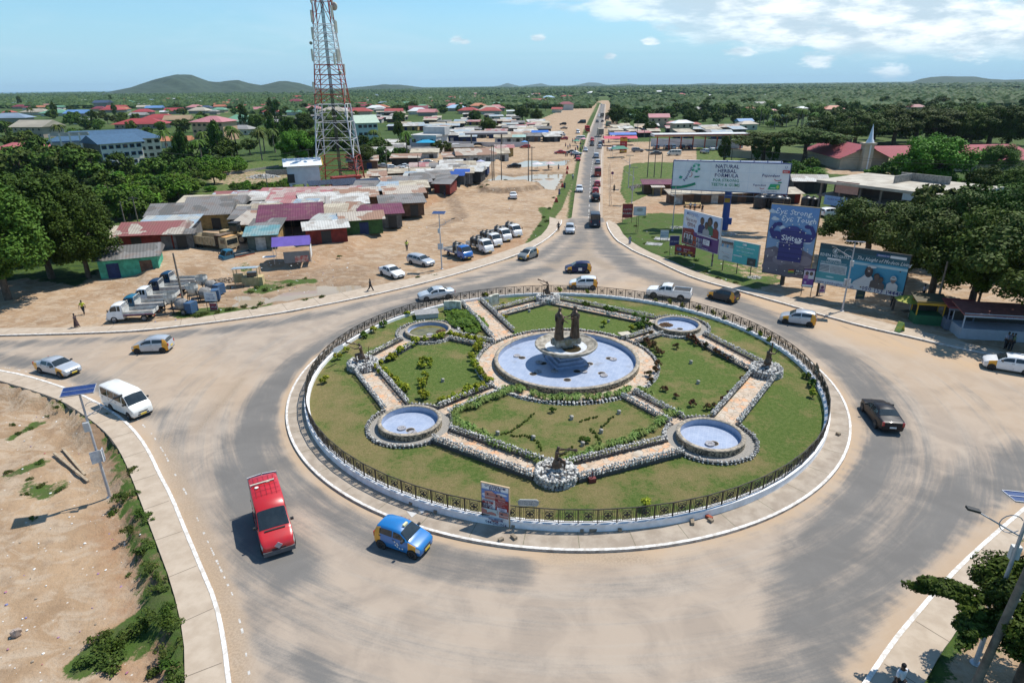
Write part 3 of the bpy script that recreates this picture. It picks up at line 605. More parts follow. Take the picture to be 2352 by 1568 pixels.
# ring border arcs around the central path
angs=sorted([math.atan2(POOLS[k].y-PC.y,POOLS[k].x-PC.x) for k in POOLS]+[]); ea=math.atan2((EN[2].y+EN[3].y)/2-PC.y,(EN[2].x+EN[3].x)/2-PC.x)
gaps=[(a,.12) for a in angs]+[(ea,.20)]; gaps.sort()
names=['near','right hand','far','upper left','left hand']
for i in range(len(gaps)):
    a0=gaps[i][0]+gaps[i][1]; a1=gaps[(i+1)%len(gaps)][0]-gaps[(i+1)%len(gaps)][1]
    if a1<a0: a1+=2*math.pi
    if a1-a0<.15: continue
    m=(a0+a1)/2; ds=('right hand' if math.cos(m)>.7 else 'left hand' if math.cos(m)<-.7 else 'near' if math.sin(m)<0 else 'far')
    if a1-a0<.5: ds='short upper left' if math.sin(m)>0 and math.cos(m)<-.3 else 'short far'
    rockwall('stone_border',arc(PC.x,PC.y,8.25,a0,a1,.3),.26,.24,'curved rock edge of the ring path around the fountain, %s stretch'%ds)
def ringgaps(c,others):
    return sorted(math.atan2(o.y-c.y,o.x-c.x) for o in others)
NB={'FL':('S','W'),'FR':('S','E'),'BL':('W','N'),'BR':('E','N')}
for k,c in POOLS.items():
    g=ringgaps(c,[STAT[NB[k][0]],STAT[NB[k][1]],PC])
    # outer stretch = the one pointing away from the centre
    for i in range(3):
        a0=g[i]+(.30); a1=g[(i+1)%3]-.30
        if a1<a0: a1+=2*math.pi
        m=(a0+a1)/2; away=math.cos(m-math.atan2(c.y-CY,c.x-CX))
        if a1-a0<.1: continue
        if away<0.5:
            continue
        rockwall('stone_border',arc(c.x,c.y,3.2,a0,a1,.3),.24,.28,'round rock edge of the gravel bed around the %s'%nm[k])
for k,c in POOLS.items():
    g=ringgaps(c,[STAT[NB[k][0]],STAT[NB[k][1]],PC]); ac=math.atan2(PC.y-c.y,PC.x-c.x)
    for j,sgn in enumerate((-1,1)):
        o_=[x for x in g if abs(x-ac)>1e-6]
        t=min(o_,key=lambda x:((x-ac)*sgn)%(2*math.pi)); span=((t-ac)*sgn)%(2*math.pi)
        if span<.6: continue
        mm=ac+sgn*span/2
        rockwall('stone_border',arc(c.x,c.y,3.2,ac+sgn*.26,ac+sgn*(span-.3),.3),.22,.26,'short rock edge on the %s side by the %s'%('left' if math.cos(mm)<math.cos(ac) else 'right',nm[k]))
# small pools
def lid(mb,x,y,z,r=.34,tilt=0,ang=0):
    mx=Matrix.Translation((x,y,z))@Matrix.Rotation(ang,4,'Z')@Matrix.Rotation(tilt,4,'X'); m2=MB(); m2.lathe([(0,0),(r,0),(r,.07),(0,.075)],20,0,smooth=False)
    for t in (-.3,0,.3): m2.lathe([(0,.078),(.045,.078)],8,1,(t*r*1.3,0,0))
    for v_,f_,mi in ((m2.v,m2.f,m2.m),):
        o=len(mb.v); mb.v+=[tuple(mx@V(p)) for p in v_]; mb.f+=[tuple(i+o for i in q) for q in f_]; mb.m+=mi; mb.sm+=[False]*len(f_)
def hole(mb,x,y,z,r=.3): mb.lathe([(r,z+.004),(r+.035,z+.02),(r+.05,z+.002)],18,1,(x,y,0)); mb.lathe([(0,z+.006),(r,z+.006)],18,0,(x,y,0),smooth=False)
def place_lid(name_,x,y,z,lab,ang=0,tilt=0):
    mb=MB(); lid(mb,0,0,0,.33,tilt,ang); o=mb.build('drain_lid',[LIDM,DARK],loc=(x,y,z)); fixn(o); setp(o,lab,'drain lid',group='round concrete drain lids in the pools')
def pool(k,c,r,hh):
    n=nm[k]; mb=MB(); mb.lathe([(3.05,LZ+.008),(r-.1,LZ+.008)],64,0,(c.x,c.y,0)); o=mb.build('gravel_bed',GRV); fixn(o); o['kind']='structure'
    t=thing('round_pool','small round blue tiled pool, the %s one of four around the fountain'%n.replace(' pool',''),'pool',(c.x,c.y,LZ),0,'four small round pools')
    ri=r-.24; m=MB(); m.lathe([(r+.04,0),(r,hh*.5),(r+.03,hh-.03)],64,0)
    o=m.build('rubble_wall',RUB,t); fixn(o); m=MB(); m.lathe([(r+.05,hh-.03),(r+.04,hh+.02),(ri-.02,hh+.02),(ri-.02,hh-.02)],64,0); o=m.build('rim',RIMT,t); fixn(o)
    m=MB(); m.lathe([(0,.03),(ri,.03)],64,0); m.lathe([(ri,.03),(ri,hh-.01)],64,0); o=m.build('tile_lining',TM,t)
    if k!='BL':
        m=MB(); hole(m,.12,-.75 if k=='FL' else -.55,.03); o=m.build('drain_hole',[DARK,TANR],t)
    return t,ri
for k,c in POOLS.items():
    t,ri=pool(k,c,2.36,.5 if k[0]=='F' else .42)
place_lid('',POOLS['FL'].x-.55,POOLS['FL'].y-.55,LZ+.06,'grey drain lid left of the hole in the near left pool',.3); place_lid('',POOLS['FL'].x+.35,POOLS['FL'].y-1.25,LZ+.06,'grey drain lid below the hole in the near left pool',1.)
place_lid('',POOLS['FR'].x-.22,POOLS['FR'].y-.72,LZ+.08,'grey drain lid half over the hole in the near right pool',.3,.04); place_lid('',POOLS['BR'].x-.5,POOLS['BR'].y-.9,LZ+.06,'grey drain lid in the far right pool',.2)
place_lid('',POOLS['BL'].x+.3,POOLS['BL'].y-.9,LZ+.12,'pale drain lid in the murky far left pool',.4)
mb=MB(); mb.lathe([(0,.0),(1.9,.0)],40,0); o=mb.build('pool_water',M('algae_water',(.20,.17,.05),(.10,.09,.03),1.2,.08),loc=(POOLS['BL'].x,POOLS['BL'].y,LZ+.10)); o['kind']='structure'; o.name='pool_water'
def heap(name,loc,r,h,mat,label,cat,n=60,sz=.12):
    mb=MB()
    for i in range(n):
        a=rr.random()*6.28; q=math.sqrt(rr.random())*r; rock(mb,(math.cos(a)*q*1.2,math.sin(a)*q*.8,h*(1-q/r)*.8),sz*rr.uniform(.6,1.2))
    o=mb.build(name,mat,loc=loc); setp(o,label,cat); return o
SOIL=M('brown_soil',(.20,.11,.055),(.11,.065,.035),6,.95,.6)
heap('soil_heap',(POOLS['BR'].x-1.1,POOLS['BR'].y+.55,LZ+.05),.62,.3,SOIL,'brown heap of soil and leaves inside the far right pool','heap',90); heap('soil_heap',(POOLS['BL'].x+1.45,POOLS['BL'].y-.1,LZ+.1),.5,.35,SOIL,'dark heap of rubbish inside the murky far left pool','heap',70)
# central pool and fountain
t=thing('fountain_pool','large round blue tiled fountain pool in the middle of the island','pool',(PC.x,PC.y,LZ))
m=MB(); m.lathe([(6.62,0),(6.58,.5)],120,0); fixn(m.build('rubble_wall',RUB,t)); m=MB(); m.lathe([(6.63,.5),(6.62,.56),(6.28,.56),(6.27,.5)],120,0); fixn(m.build('rim',RIMT,t))
m=MB(); m.lathe([(0,.05),(6.28,.05)],120,0); m.lathe([(6.28,.05),(6.28,.53)],120,0); m.build('tile_lining',TM,t)
m=MB(); HL=[((590,880),0),((905,865),0),((855,950),0),((1030,1022),0),((1280,1050),0),((730,1083),0),((1158,1157),0),((1590,1075),0),((1685,888),0),((1438,955),0)]
zz=LZ+.05
def z8(x,y): return 1091+x*.18311,660.3+y*.18311
for (a,_) in HL:
    p=G(*z8(*a),zz); m=MB(); hole(m,p.x-PC.x,p.y-PC.y,.05,.30); m.build('drain_hole',[DARK,TANR],t)
LD=[((527,855),'leftmost, on the bright tiles'),((888,832),'under the bowl at the back left'),((803,935),'in the bowl shadow at the left'),((790,1052),'at the shadow edge front left'),((998,1045),'in the bowl shadow at the front'),((1365,1052),'in the bowl shadow at the front right'),((1402,975),'just right of the stepped base'),((1735,897),'farthest right on the bright tiles'),((1618,1100),'at the front right of the pool')]
for i,(a,l) in enumerate(LD):
    p=G(*z8(*a),zz+.05); place_lid('',p.x,p.y,zz+.02,'drain lid in the fountain pool, '+l,i*.7,.03)
TSTEP=M('step_tiles',(.30,.36,.48),(.22,.27,.38),3,.5)
FOUNT=f=thing('fountain','stepped fountain with a wide weathered concrete bowl carrying two statues','fountain',(PC.x-.05,PC.y,LZ+.05),R(18))
for i in range(4):
    m=MB(); sz=3.0-.55*i; m.box((0,0,.14+.26*i),(sz,sz,.26+(.04 if i else .0)),0); m.build('step',TSTEP,f)
m=MB(); m.lathe([(.9,1.05),(1.0,1.2),(1.6,1.32),(2.3,1.42),(2.62,1.52),(2.72,1.64),(2.74,1.72),(2.84,1.74),(2.86,1.86),(2.78,1.9),(2.66,1.88),(2.60,1.80),(2.48,1.74),(2.1,1.68),(1.9,1.58)],96,0); m.build('bowl',CONC,f); 
m=MB(); m.lathe([(0,1.54),(1.92,1.56)],64,0); m.build('bowl_lining',M('pale_lining',(.62,.64,.66),(.45,.45,.45),3,.5),f)
m=MB(); m.lathe([(0,1.575),(.85,1.575)],30,0,(.25,-.7,0)); m.build('bowl_puddle',M('dirty_water',(.06,.045,.02),(.03,.022,.01),3,.06),f)
m=MB(); m.box((0,.0,1.68),(1.0,.8,.3),0); m.box((0,0,2.12),(2.35,.98,.62),0)
for x,y in ((-1.175,.2),(1.175,-.1)): m.box((x,y,2.1),(.3,.55,.5),0)
blk=m.build('statue_block',CONC,f); m=MB()
def ringtube(m,c,r,t,n=24,mi=0,ax='y',a0=0,a1=6.2832):
    pts=[V(c)+V((math.cos(a0+(a1-a0)*i/n)*r,0,math.sin(a0+(a1-a0)*i/n)*r)) if ax=='y' else V(c)+V((math.cos(a0+(a1-a0)*i/n)*r,math.sin(a0+(a1-a0)*i/n)*r,0)) for i in range(n+1)]
    m.path(pts,t,6,mi)
ringtube(m,(0,-.5,2.12),.27,.035)
for sx in (-1,1): ringtube(m,(sx*.09,-.5,2.12),.09,.028,14); m.tube((0,-.5,1.9),(0,-.5,2.34),.028); m.tube((-.12,-.5,2.0),(.12,-.5,2.0),.02); m.tube((sx*.3,-.5,2.22),(sx*.85,-.5,2.3),.03); ringtube(m,(sx*.72,-.5,2.14),.13,.025,14,0,'y',0,3.6)
m.build('emblem',M('gilded_relief',(.40,.32,.16),(.2,.16,.09),6,.6),f)
# railing
IR=M('black_iron',(.03,.027,.024),(.06,.05,.04),9,.5,metal=.3)
rail=thing('railing','black ornamental iron railing running round the island on the plinth','railing',(CX,CY,.62))
NP=61; pl=2*math.pi*RP/NP
m=MB(); H=.95
def bar(m,x0,z0,x1,z1,w=.028):
    w*=1.12
    
    L=math.hypot(x1-x0,z1-z0); a=math.atan2(z1-z0,x1-x0); m.box(((x0+x1)/2,0,(z0+z1)/2),(L,w,w),0,rot=Matrix.Rotation(-a,4,'Y'))
bar(m,-pl/2,H,pl/2,H,.045); bar(m,-pl/2,.07,pl/2,.07,.03)
for hx in (-pl/4,pl/4):
    q=pl/4; m.box((hx-q,0,H/2),(.055,.055,H),0)
    for x in (q-.06,q-.17,-q+.09,-q+.2): bar(m,hx+x,.07,hx+x,H,.022)
    a,b=hx-q+.30,hx+q-.27; w=b-a; z0,z1=.16,.16+w*1.18
    z1=min(z1,.80); bar(m,a,.07,a,H,.024); bar(m,b,.07,b,H,.024); bar(m,a,z0,b,z0,.024); bar(m,a,z1,b,z1,.024); cx_,cz_=(a+b)/2,(z0+z1)/2; rq=w*.235
    for sx in(-1,1):
        for sz in(-1,1): ringtube(m,(cx_+sx*rq*.88,0,cz_+sz*rq*.98),rq*.8,.03,12)
    bar(m,cx_-rq*1.9,cz_-rq*2,cx_+rq*1.9,cz_+rq*2,.014); bar(m,cx_-rq*1.9,cz_+rq*2,cx_+rq*1.9,cz_-rq*2,.014); m.box((cx_,0,cz_),(.1,.05,.1),0)
pm=m.build('railing_panel',IR,rail); pme=pm.data; bpy.data.objects.remove(pm)
for i in range(NP):
    a=2*math.pi*(i+.5)/NP; part('railing_panel',pme,rail,(math.cos(a)*RP,math.sin(a)*RP,0),a+math.pi/2)
# ---------------- vehicles ----------------
def paint(name,c,rough=.32,metal=.0,coat=.6):
    dk=max(c)<.12; return M('paint_'+name,c,tuple(x*.86+(.002 if dk else .008) for x in c),2.2,.42 if dk else rough,0,metal,.12 if dk else coat,spec=.25 if dk else .5)
TYRE=M('tyre_rubber',(.022,.021,.02),(.045,.04,.035),9,.85); RIMM=M('steel_rim',(.30,.30,.31),(.16,.16,.16),6,.4,metal=.6); RIMD=M('black_rim',(.03,.03,.03),None,6,.5)
GLS=M('car_glass',(.018,.024,.026),(.03,.038,.04),1.5,.06,spec=.8); HLM=M('headlight_lens',(.72,.72,.68),(.5,.5,.48),20,.12,coat=.8); TLM=M('tail_light_lens',(.45,.02,.015),(.3,.01,.01),20,.2,coat=.6)
BLK=M('black_trim',(.02,.02,.02),(.035,.033,.03),8,.6); PLY=M('yellow_plate',(.75,.52,.03),(.6,.42,.03),9,.5); PLW=M('white_plate',(.75,.75,.72),None,9,.5); TAXI=M('taxi_yellow',(.78,.36,.02),(.66,.30,.02),1,.4,coat=.4)
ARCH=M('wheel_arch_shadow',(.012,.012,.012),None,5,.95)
ST={ # xf, z bottom, belt/hood z, roof z, width factor, roof width factor
'hatch':dict(L=3.6,W=1.62,r=.29,wb=(.17,.83),st=[(0,.34,.60,0,.72,0),(.02,.24,.72,0,.88,0),(.09,.2,.84,0,.97,0),(.20,.2,.95,0,1,0),(.25,.2,.99,0,1,0),(.43,.2,.98,1.45,1,.74),(.62,.2,.99,1.53,1,.76),(.84,.2,1.02,1.50,.99,.75),(.93,.21,1.03,1.42,.97,.72),(.99,.26,.96,0,.90,0),(1,.34,.70,0,.82,0)],ws=(4,5),rw=(8,9),sw=((.31,.565),(.59,.86))),
'sedan':dict(L=4.45,W=1.72,r=.31,wb=(.185,.79),st=[(0,.34,.56,0,.72,0),(.018,.24,.68,0,.88,0),(.08,.2,.80,0,.97,0),(.20,.2,.90,0,1,0),(.275,.2,.95,0,1,0),(.42,.2,.94,1.38,1,.70),(.56,.2,.95,1.45,1,.72),(.68,.2,.97,1.41,1,.70),(.84,.2,1.0,0,.99,0),(.95,.22,1.0,0,.95,0),(.99,.28,.92,0,.88,0),(1,.34,.66,0,.82,0)],ws=(4,5),rw=(7,8),sw=((.32,.515),(.54,.72))),
'wagon':dict(L=4.5,W=1.72,r=.31,wb=(.18,.78),st=[(0,.34,.56,0,.72,0),(.018,.24,.70,0,.88,0),(.08,.2,.82,0,.97,0),(.22,.2,.93,0,1,0),(.27,.2,.97,0,1,0),(.41,.2,.95,1.42,1,.72),(.6,.2,.96,1.5,1,.74),(.85,.2,1.0,1.47,.99,.73),(.95,.22,1.02,1.38,.96,.70),(.99,.28,.96,0,.9,0),(1,.34,.70,0,.84,0)],ws=(4,5),rw=(8,9),sw=((.31,.48),(.5,.67),(.69,.9))),
'suv':dict(L=4.6,W=1.84,r=.37,wb=(.18,.79),st=[(0,.42,.78,0,.76,0),(.02,.34,.92,0,.9,0),(.07,.32,1.04,0,.98,0),(.22,.32,1.12,0,1,0),(.28,.32,1.16,0,1,0),(.40,.32,1.14,1.66,1,.78),(.6,.32,1.15,1.76,1,.8),(.88,.32,1.18,1.73,.99,.78),(.96,.34,1.18,1.6,.97,.75),(.99,.4,1.08,0,.92,0),(1,.46,.8,0,.86,0)],ws=(4,5),rw=(8,9),sw=((.32,.5),(.52,.7),(.72,.9))),
'minivan':dict(L=4.3,W=1.7,r=.31,wb=(.16,.8),st=[(0,.36,.66,0,.78,0),(.02,.28,.82,0,.9,0),(.08,.25,.96,0,.98,0),(.16,.25,1.06,0,1,0),(.20,.25,1.1,0,1,0),(.36,.25,1.08,1.72,1,.8),(.6,.25,1.1,1.84,1,.82),(.9,.25,1.12,1.8,.99,.8),(.97,.28,1.12,1.66,.97,.78),(.99,.34,1.0,0,.94,0),(1,.4,.8,0,.9,0)],ws=(4,5),rw=(8,9),sw=((.26,.45),(.47,.68),(.7,.92))),
'van':dict(L=5.6,W=1.93,r=.36,wb=(.17,.80),st=[(0,.36,.72,0,.74,0),(.015,.28,.88,0,.9,0),(.06,.26,1.08,0,.97,0),(.15,.26,1.24,0,1,0),(.18,.26,1.3,0,1,0),(.33,.26,1.3,2.26,1,.82),(.42,.26,1.32,2.5,1,.86),(.9,.26,1.34,2.54,1,.86),(.985,.3,1.34,2.46,.98,.85),(.998,.34,1.2,0,.96,0),(1,.4,.9,0,.94,0)],ws=(4,5),rw=(8,9),sw=((.22,.33),(.37,.55),(.57,.75),(.77,.95))),
'hiace':dict(L=4.85,W=1.70,r=.33,wb=(.14,.69),st=[(0,.34,.70,0,.84,0),(.012,.28,.86,0,.93,0),(.04,.26,1.0,0,.98,0),(.07,.26,1.1,0,1,0),(.09,.26,1.16,0,1,0),(.21,.26,1.18,1.93,1,.82),(.32,.26,1.2,2.06,1,.85),(.9,.26,1.2,2.06,1,.85),(.985,.3,1.2,1.98,.98,.83),(.998,.34,1.08,0,.95,0),(1,.4,.9,0,.92,0)],ws=(4,5),rw=(8,9),sw=((.14,.27),(.30,.50),(.52,.71),(.73,.94))),
'pickup':dict(L=5.25,W=1.85,r=.38,wb=(.18,.79),st=[(0,.44,.82,0,.76,0),(.02,.36,.94,0,.9,0),(.07,.34,1.06,0,.98,0),(.20,.34,1.12,0,1,0),(.25,.34,1.16,0,1,0),(.36,.34,1.14,1.66,1,.76),(.46,.34,1.15,1.76,1,.78),(.575,.34,1.16,1.72,1,.77),(.60,.34,1.16,0,1,0),(.602,.34,1.10,0,1,0),(.998,.36,1.10,0,.98,0),(1,.42,1.05,0,.97,0)],ws=(4,5),rw=(7,8),sw=((.29,.42),(.44,.57))),
'cab':dict(L=1.75,W=1.72,r=.36,wb=None,st=[(0,.42,.74,0,.88,0),(.03,.36,.95,0,.96,0),(.08,.34,1.15,0,.99,0),(.12,.34,1.22,0,1,0),(.16,.34,1.26,0,1,0),(.42,.34,1.26,1.98,1,.86),(.62,.34,1.26,2.08,1,.88),(.92,.34,1.26,2.06,1,.88),(1,.34,1.26,2.0,.99,.86)],ws=(4,5),rw=None,sw=((.30,.70),(.74,.90)))}
def secpts(s,W):
    xf,zb,zt,zr,wf,wr=s; w=W/2*wf
    lo=[(w*.88,zb),(w*.985,zb+.10),(w,zb+(zt-zb)*.55),(w*.97,zt-.02)]
    if zr: hi=[(W/2*wr+.02,zr-.09),(W/2*wr*.86,zr-.01),(0,zr+.02)]
    else: hi=[(w*.93,zt+.005),(w*.78,zt+.02),(0,zt+.035)]
    return lo+hi
class Shell:
    def __init__(s,k,sc=1.0):
        d=ST[k]; s.d=d; s.L=d['L']*sc; s.W=d['W']*(.5+.5*sc); s.sec=[secpts(q,s.W) for q in d['st']]; s.xf=[q[0] for q in d['st']]
    def X(s,xf): return s.L/2-xf*s.L
    def pt(s,xf,j):
        i=0
        while i<len(s.xf)-2 and s.xf[i+1]<xf: i+=1
        t=(xf-s.xf[i])/(s.xf[i+1]-s.xf[i]); a=s.sec[i];b=s.sec[i+1]; j0=int(min(j,len(a)-1.001)); f=j-j0
        g=lambda q:(q[j0][0]+(q[j0+1][0]-q[j0][0])*f,q[j0][1]+(q[j0+1][1]-q[j0][1])*f)
        A_=g(a);B_=g(b); return V((s.X(xf),A_[0]+(B_[0]-A_[0])*t,A_[1]+(B_[1]-A_[1])*t))
    def body(s,mats,parent,wings=None):
        mb=MB(); n=len(s.sec[0]); vs=[]
        for xf,se in zip(s.xf,s.sec):
            x=s.X(xf); vs+=[(x,y,z) for y,z in se]+[(x,-y,z) for y,z in reversed(se[:-1])]
        k=2*n-1; fs=[];mi=[]
        for i in range(len(s.xf)-1):
            for j in range(k-1):
                fs.append((i*k+j,i*k+j+1,(i+1)*k+j+1,(i+1)*k+j)); m=0; jj=min(j,k-2-j); xm=(s.xf[i]+s.xf[i+1])/2
                if wings and jj<=3 and any(a<=xm<=b for a,b in wings): m=1
                mi.append(m)
            fs.append((i*k,(i+1)*k,(i+1)*k+k-1,i*k+k-1)); mi.append(2)
        fs.append(tuple(range(k))); mi.append(0); e=(len(s.xf)-1)*k; fs.append(tuple(e+q for q in range(k-1,-1,-1))); mi.append(0)
        mb.v=vs; mb.f=fs; mb.m=mi; mb.sm=[True]*len(fs); mb.sm[-1]=mb.sm[-2]=False
        o=mb.build('body',mats,parent); fixn(o)
        try: o.data.set_sharp_from_angle(angle=R(38))
        except Exception: pass
        return o
    def patch(s,mb,f,nu,nv,off,mi=0):
        P=[[f(u/nu,v/nv) for v in range(nv+1)] for u in range(nu+1)]; vs=[];fs=[]
        for u in range(nu+1):
            for v in range(nv+1):
                a=P[min(u+1,nu)][v]-P[max(u-1,0)][v]; b=P[u][min(v+1,nv)]-P[u][max(v-1,0)]; nrm=a.cross(b)
                if nrm.length<1e-9: nrm=V((0,1,0))
                nrm.normalize()
                c=P[u][v]
                if nrm.dot(V((c.x*.3,c.y,max(c.z-.8,0))))<0: nrm=-nrm
                vs.append(c+nrm*off)
        for u in range(nu):
            for v in range(nv): i=u*(nv+1)+v; fs.append((i,i+1,i+nv+2,i+nv+1))
        mb.add(vs,fs,mi,False)
_wh={}
def wheel_mesh(r,dark):
    k=(round(r,2),dark)
    if k not in _wh:
        m=MB(); w=.1; m.lathe([(r*.62,-w),(r*.9,-w),(r,-w*.7),(r,w*.7),(r*.9,w),(r*.62,w)],20,0,axis='y'); t=m.build('tyre',TYRE); fixn(t)
        m=MB(); m.lathe([(0,w*.55),(r*.18,w*.75),(r*.25,w*.5),(r*.55,w*.45),(r*.63,w*.9)],20,0,axis='y')
        for q in range(5):
            a=q*1.2566; m.box((math.cos(a)*r*.38,w*.62,math.sin(a)*r*.38),(r*.42,.02,r*.12),0,rot=Matrix.Rotation(-a,4,'Y'))
        g=m.build('rim',RIMD if dark else RIMM); _wh[k]=(t.data,g.data); bpy.data.objects.remove(t); bpy.data.objects.remove(g)
    return _wh[k]
def wheels(root,xs,W,r,dark=False,dual=()):
    tm,rm=wheel_mesh(r,dark)
    for x in xs:
        for sy in (1,-1):
            o=part('wheel',tm,root,(x,sy*(W/2-.09),r),0 if sy>0 else math.pi); part('rim',rm,o)
def carset(sh,root,plate=PLW,lights=True,wscol=GLS):
    d=sh.d
    def ws(u,v): 
        a,b=sh.xf[d['ws'][0]],sh.xf[d['ws'][1]]; j=5+0*u; t=-1+2*u; jj=4.25+(6-4.25)*(1-abs(t)); xf=a+(b-a)*(.06+.88*v); p=sh.pt(xf,jj); return V((p.x,p.y*(1 if t>0 else -1),p.z))
    m=MB(); sh.patch(m,ws,6,3,.012); m.build('windscreen',wscol,root)
    if d['rw']:
        def rw(u,v):
            a,b=sh.xf[d['rw'][0]],sh.xf[d['rw'][1]]; t=-1+2*u; jj=4.3+(6-4.3)*(1-abs(t)); xf=a+(b-a)*(.1+.68*v); p=sh.pt(xf,jj); return V((p.x,p.y*(1 if t>0 else -1),p.z))
        m=MB(); sh.patch(m,rw,6,3,.012); m.build('rear_window',GLS,root)
    for (a,b) in d['sw']:
        for sy in (1,-1):
            m=MB(); sh.patch(m,lambda u,v:(lambda p:V((p.x,p.y*sy,p.z)))(sh.pt(a+(b-a)*u,3.12+.74*v)),5,2,.012); m.build('side_window',GLS,root)
    L=sh.L;W=sh.W; z0=sh.sec[2][3][1]
    if lights:
        for sy in (1,-1):
            m=MB(); sh.patch(m,lambda u,v:(lambda p:V((p.x+.012,p.y*sy,p.z)))(sh.pt(.022+.075*u,1.95+.95*v)),3,2,.012); m.build('headlight',HLM,root)
            zt=sh.sec[-3][3][1]; m=MB(); m.box((-L/2+.035,sy*W*.40,zt-.16),(.07,.16,.30)); o=m.build('tail_light',TLM,root)
    m=MB(); zf=sh.d['st'][1][1]; m.box((L/2-.012,0,zf+.16),(.05,W*.5,.10)); m.box((L/2-.006,0,zf+.34),(.04,W*.42,.08)); m.build('grille',BLK,root)
    m=MB(); m.box((L/2+.02,0,zf+.16),(.02,.46,.13)); m.build('number_plate',plate,root)
    m=MB(); m.box((-L/2-.012,0,sh.d['st'][-1][1]+.24),(.02,.46,.13)); m.build('number_plate',plate,root)
    xm=sh.X(d['sw'][0][0]+.03)
    for sy in (1,-1): m=MB(); m.box((xm,sy*(W/2+.09),sh.pt(d['sw'][0][0]+.03,3.2).z+.05),(.12,.18,.13)); m.build('wing_mirror',BLK,root)
def heading(a,b):   # a front, b rear: (px,py,z)
    A_=G(*a);B_=G(*b); d=A_-B_; return math.atan2(d.y,d.x)
def place_between(a,b,L):
    A_=G(*a);B_=G(*b); A_.z=0;B_.z=0; c=(A_+B_)/2; d=A_-B_; return c,math.atan2(d.y,d.x)
def car(kind,name,color,label,cat,front,rear,wings=None,plate=PLW,dark=False,anchor='mid',sc=1.0,group=None,roofsign=False,z=0.0,extra=None,metal=.0):
    sh=Shell(kind,sc); c,h=place_between(front,rear,sh.L)
    if anchor=='front':
        A_=G(*front); A_.z=0; c=A_-V((math.cos(h),math.sin(h),0))*sh.L/2
    if anchor=='rear':
        A_=G(*rear); A_.z=0; c=A_+V((math.cos(h),math.sin(h),0))*sh.L/2
    zz=max(0.0,hz(c.x,c.y)) if z is None else z
    t=thing(name,label,cat,(c.x,c.y,zz),h,group)
    key=''.join('%02d'%int(x*99) for x in color)
    bm_=paint(key,color,.35,metal); ob=sh.body([bm_,TAXI,BLK],t,wings)
    m=MB(); d=sh.d
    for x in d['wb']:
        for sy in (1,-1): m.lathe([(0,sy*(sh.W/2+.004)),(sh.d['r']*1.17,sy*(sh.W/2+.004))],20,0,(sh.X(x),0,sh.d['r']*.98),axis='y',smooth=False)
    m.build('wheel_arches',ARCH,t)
    wheels(t,[sh.X(x) for x in d['wb']],sh.W+.05,d['r'],dark); carset(sh,t,plate)
    m=MB()
    for xs in [q[1]+.012 for q in d['sw']]:
        for sy in (1,-1):
            p=sh.pt(min(xs,.93),3.0);q=sh.pt(min(xs,.93),1.2); m.quad(*[V((u.x+dx,(u.y+.006)*sy,u.z)) for u,dx in ((p,0),(p,.018),(q,.018),(q,0))])
            hp=sh.pt(min(xs,.93)-.03,2.75); m.box((hp.x,sy*(hp.y+.01),hp.z),(.14,.02,.03))
    m.build('door_trim',BLK,t)
    if roofsign: m=MB(); m.box((sh.X(.44),0,sh.pt(.46,6).z+.06),(.14,.34,.12)); m.build('roof_sign',M('roof_sign',(.75,.7,.4),None,9,.4),t)
    if extra: extra(t,sh)
    return t
SIL=(.50,.53,.56); WHT=(.80,.80,.79); GRY=(.16,.17,.18); BKC=(.015,.015,.017); NVY=(.012,.02,.075); RDC=(.50,.012,.015)
def xpickup(t,sh):
    m=MB(); x0,x1=sh.X(.61),sh.X(.985); m.box(((x0+x1)/2,0,1.137),(x0-x1,sh.W-.16,.012)); m.build('cargo_bed',BLK,t)
    m=MB()
    for sy in (1,-1): m.box(((x0+x1)/2,sy*(sh.W/2-.05),1.19),(x0-x1+.06,.08,.12))
    m.box((x1-.02,0,1.19),(.06,sh.W-.1,.12)); m.build('bed_rail',paint('c',WHT),t)
    m=MB(); m.box((sh.X(1.005),0,.5),(.14,sh.W*.9,.14)); m.build('bumper',M('chrome',(.5,.5,.5),None,9,.2,metal=.9),t)
def xred(t,sh):
    m=MB(); x=sh.X(.78); m.box((x,-.1,2.60),(.10,1.35,.06),0,R(4)); m.box((x,.2,2.585),(.16,.2,.05)); m.build('roof_bar',M('pale_rail',(.62,.56,.45),(.45,.4,.3),8,.5),t)
    m=MB()
    for yy in (-.55,-.28,0,.28,.55): m.box((sh.X(.72),yy,2.575),(sh.L*.44,.015,.012))
    for xx in (.52,.62,.72,.82,.92): m.box((sh.X(xx),0,2.572),(.015,1.45,.01))
    m.build('roof_ribs',M('dull_red',(.28,.01,.01),None,5,.6),t)
    for sy,an in ((1,R(-14)),(-1,R(16))): m=MB(); m.box((sh.X(1.0)-.09,sy*.44,1.72),(.05,.82,1.5),0,an*.6); m.build('rear_door',paint('rd',(.62,.60,.58)),t)
    m=MB(); m.box((sh.X(-.004),0,.82),(.04,.30,.30),0,rot=Matrix.Rotation(R(45),4,'X')); m.build('badge',M('badge_silver',(.5,.45,.5),None,8,.3,metal=.5),t)
    m=MB(); m.box((sh.X(.008),0,.42),(.2,sh.W*.93,.26)); m.build('bumper',M('grey_bumper',(.10,.10,.105),None,5,.6),t)
    m=MB(); m.box((sh.X(.165),0,1.335),(.10,1.1,.02)); m.build('wiper_cowl',BLK,t)
    m=MB(); m.lathe([(0,0),(.12,.01)],6,0,(sh.X(.70),-.45,2.59)); m.build('roof_patch',PLW,t)
def xblue(t,sh):
    m=MB(); rnd=random.Random(5)
    for k in range(7):
        x=sh.X(.36+.05*rnd.random()*2); m.lathe([(0,-sh.W/2*1.0-.02),(.055,-sh.W/2-.02)],8,0,(x-.1*(k%3),0,.48+.07*k%.4),axis='y',smooth=False)
    m.build('stickers',PLW,t)
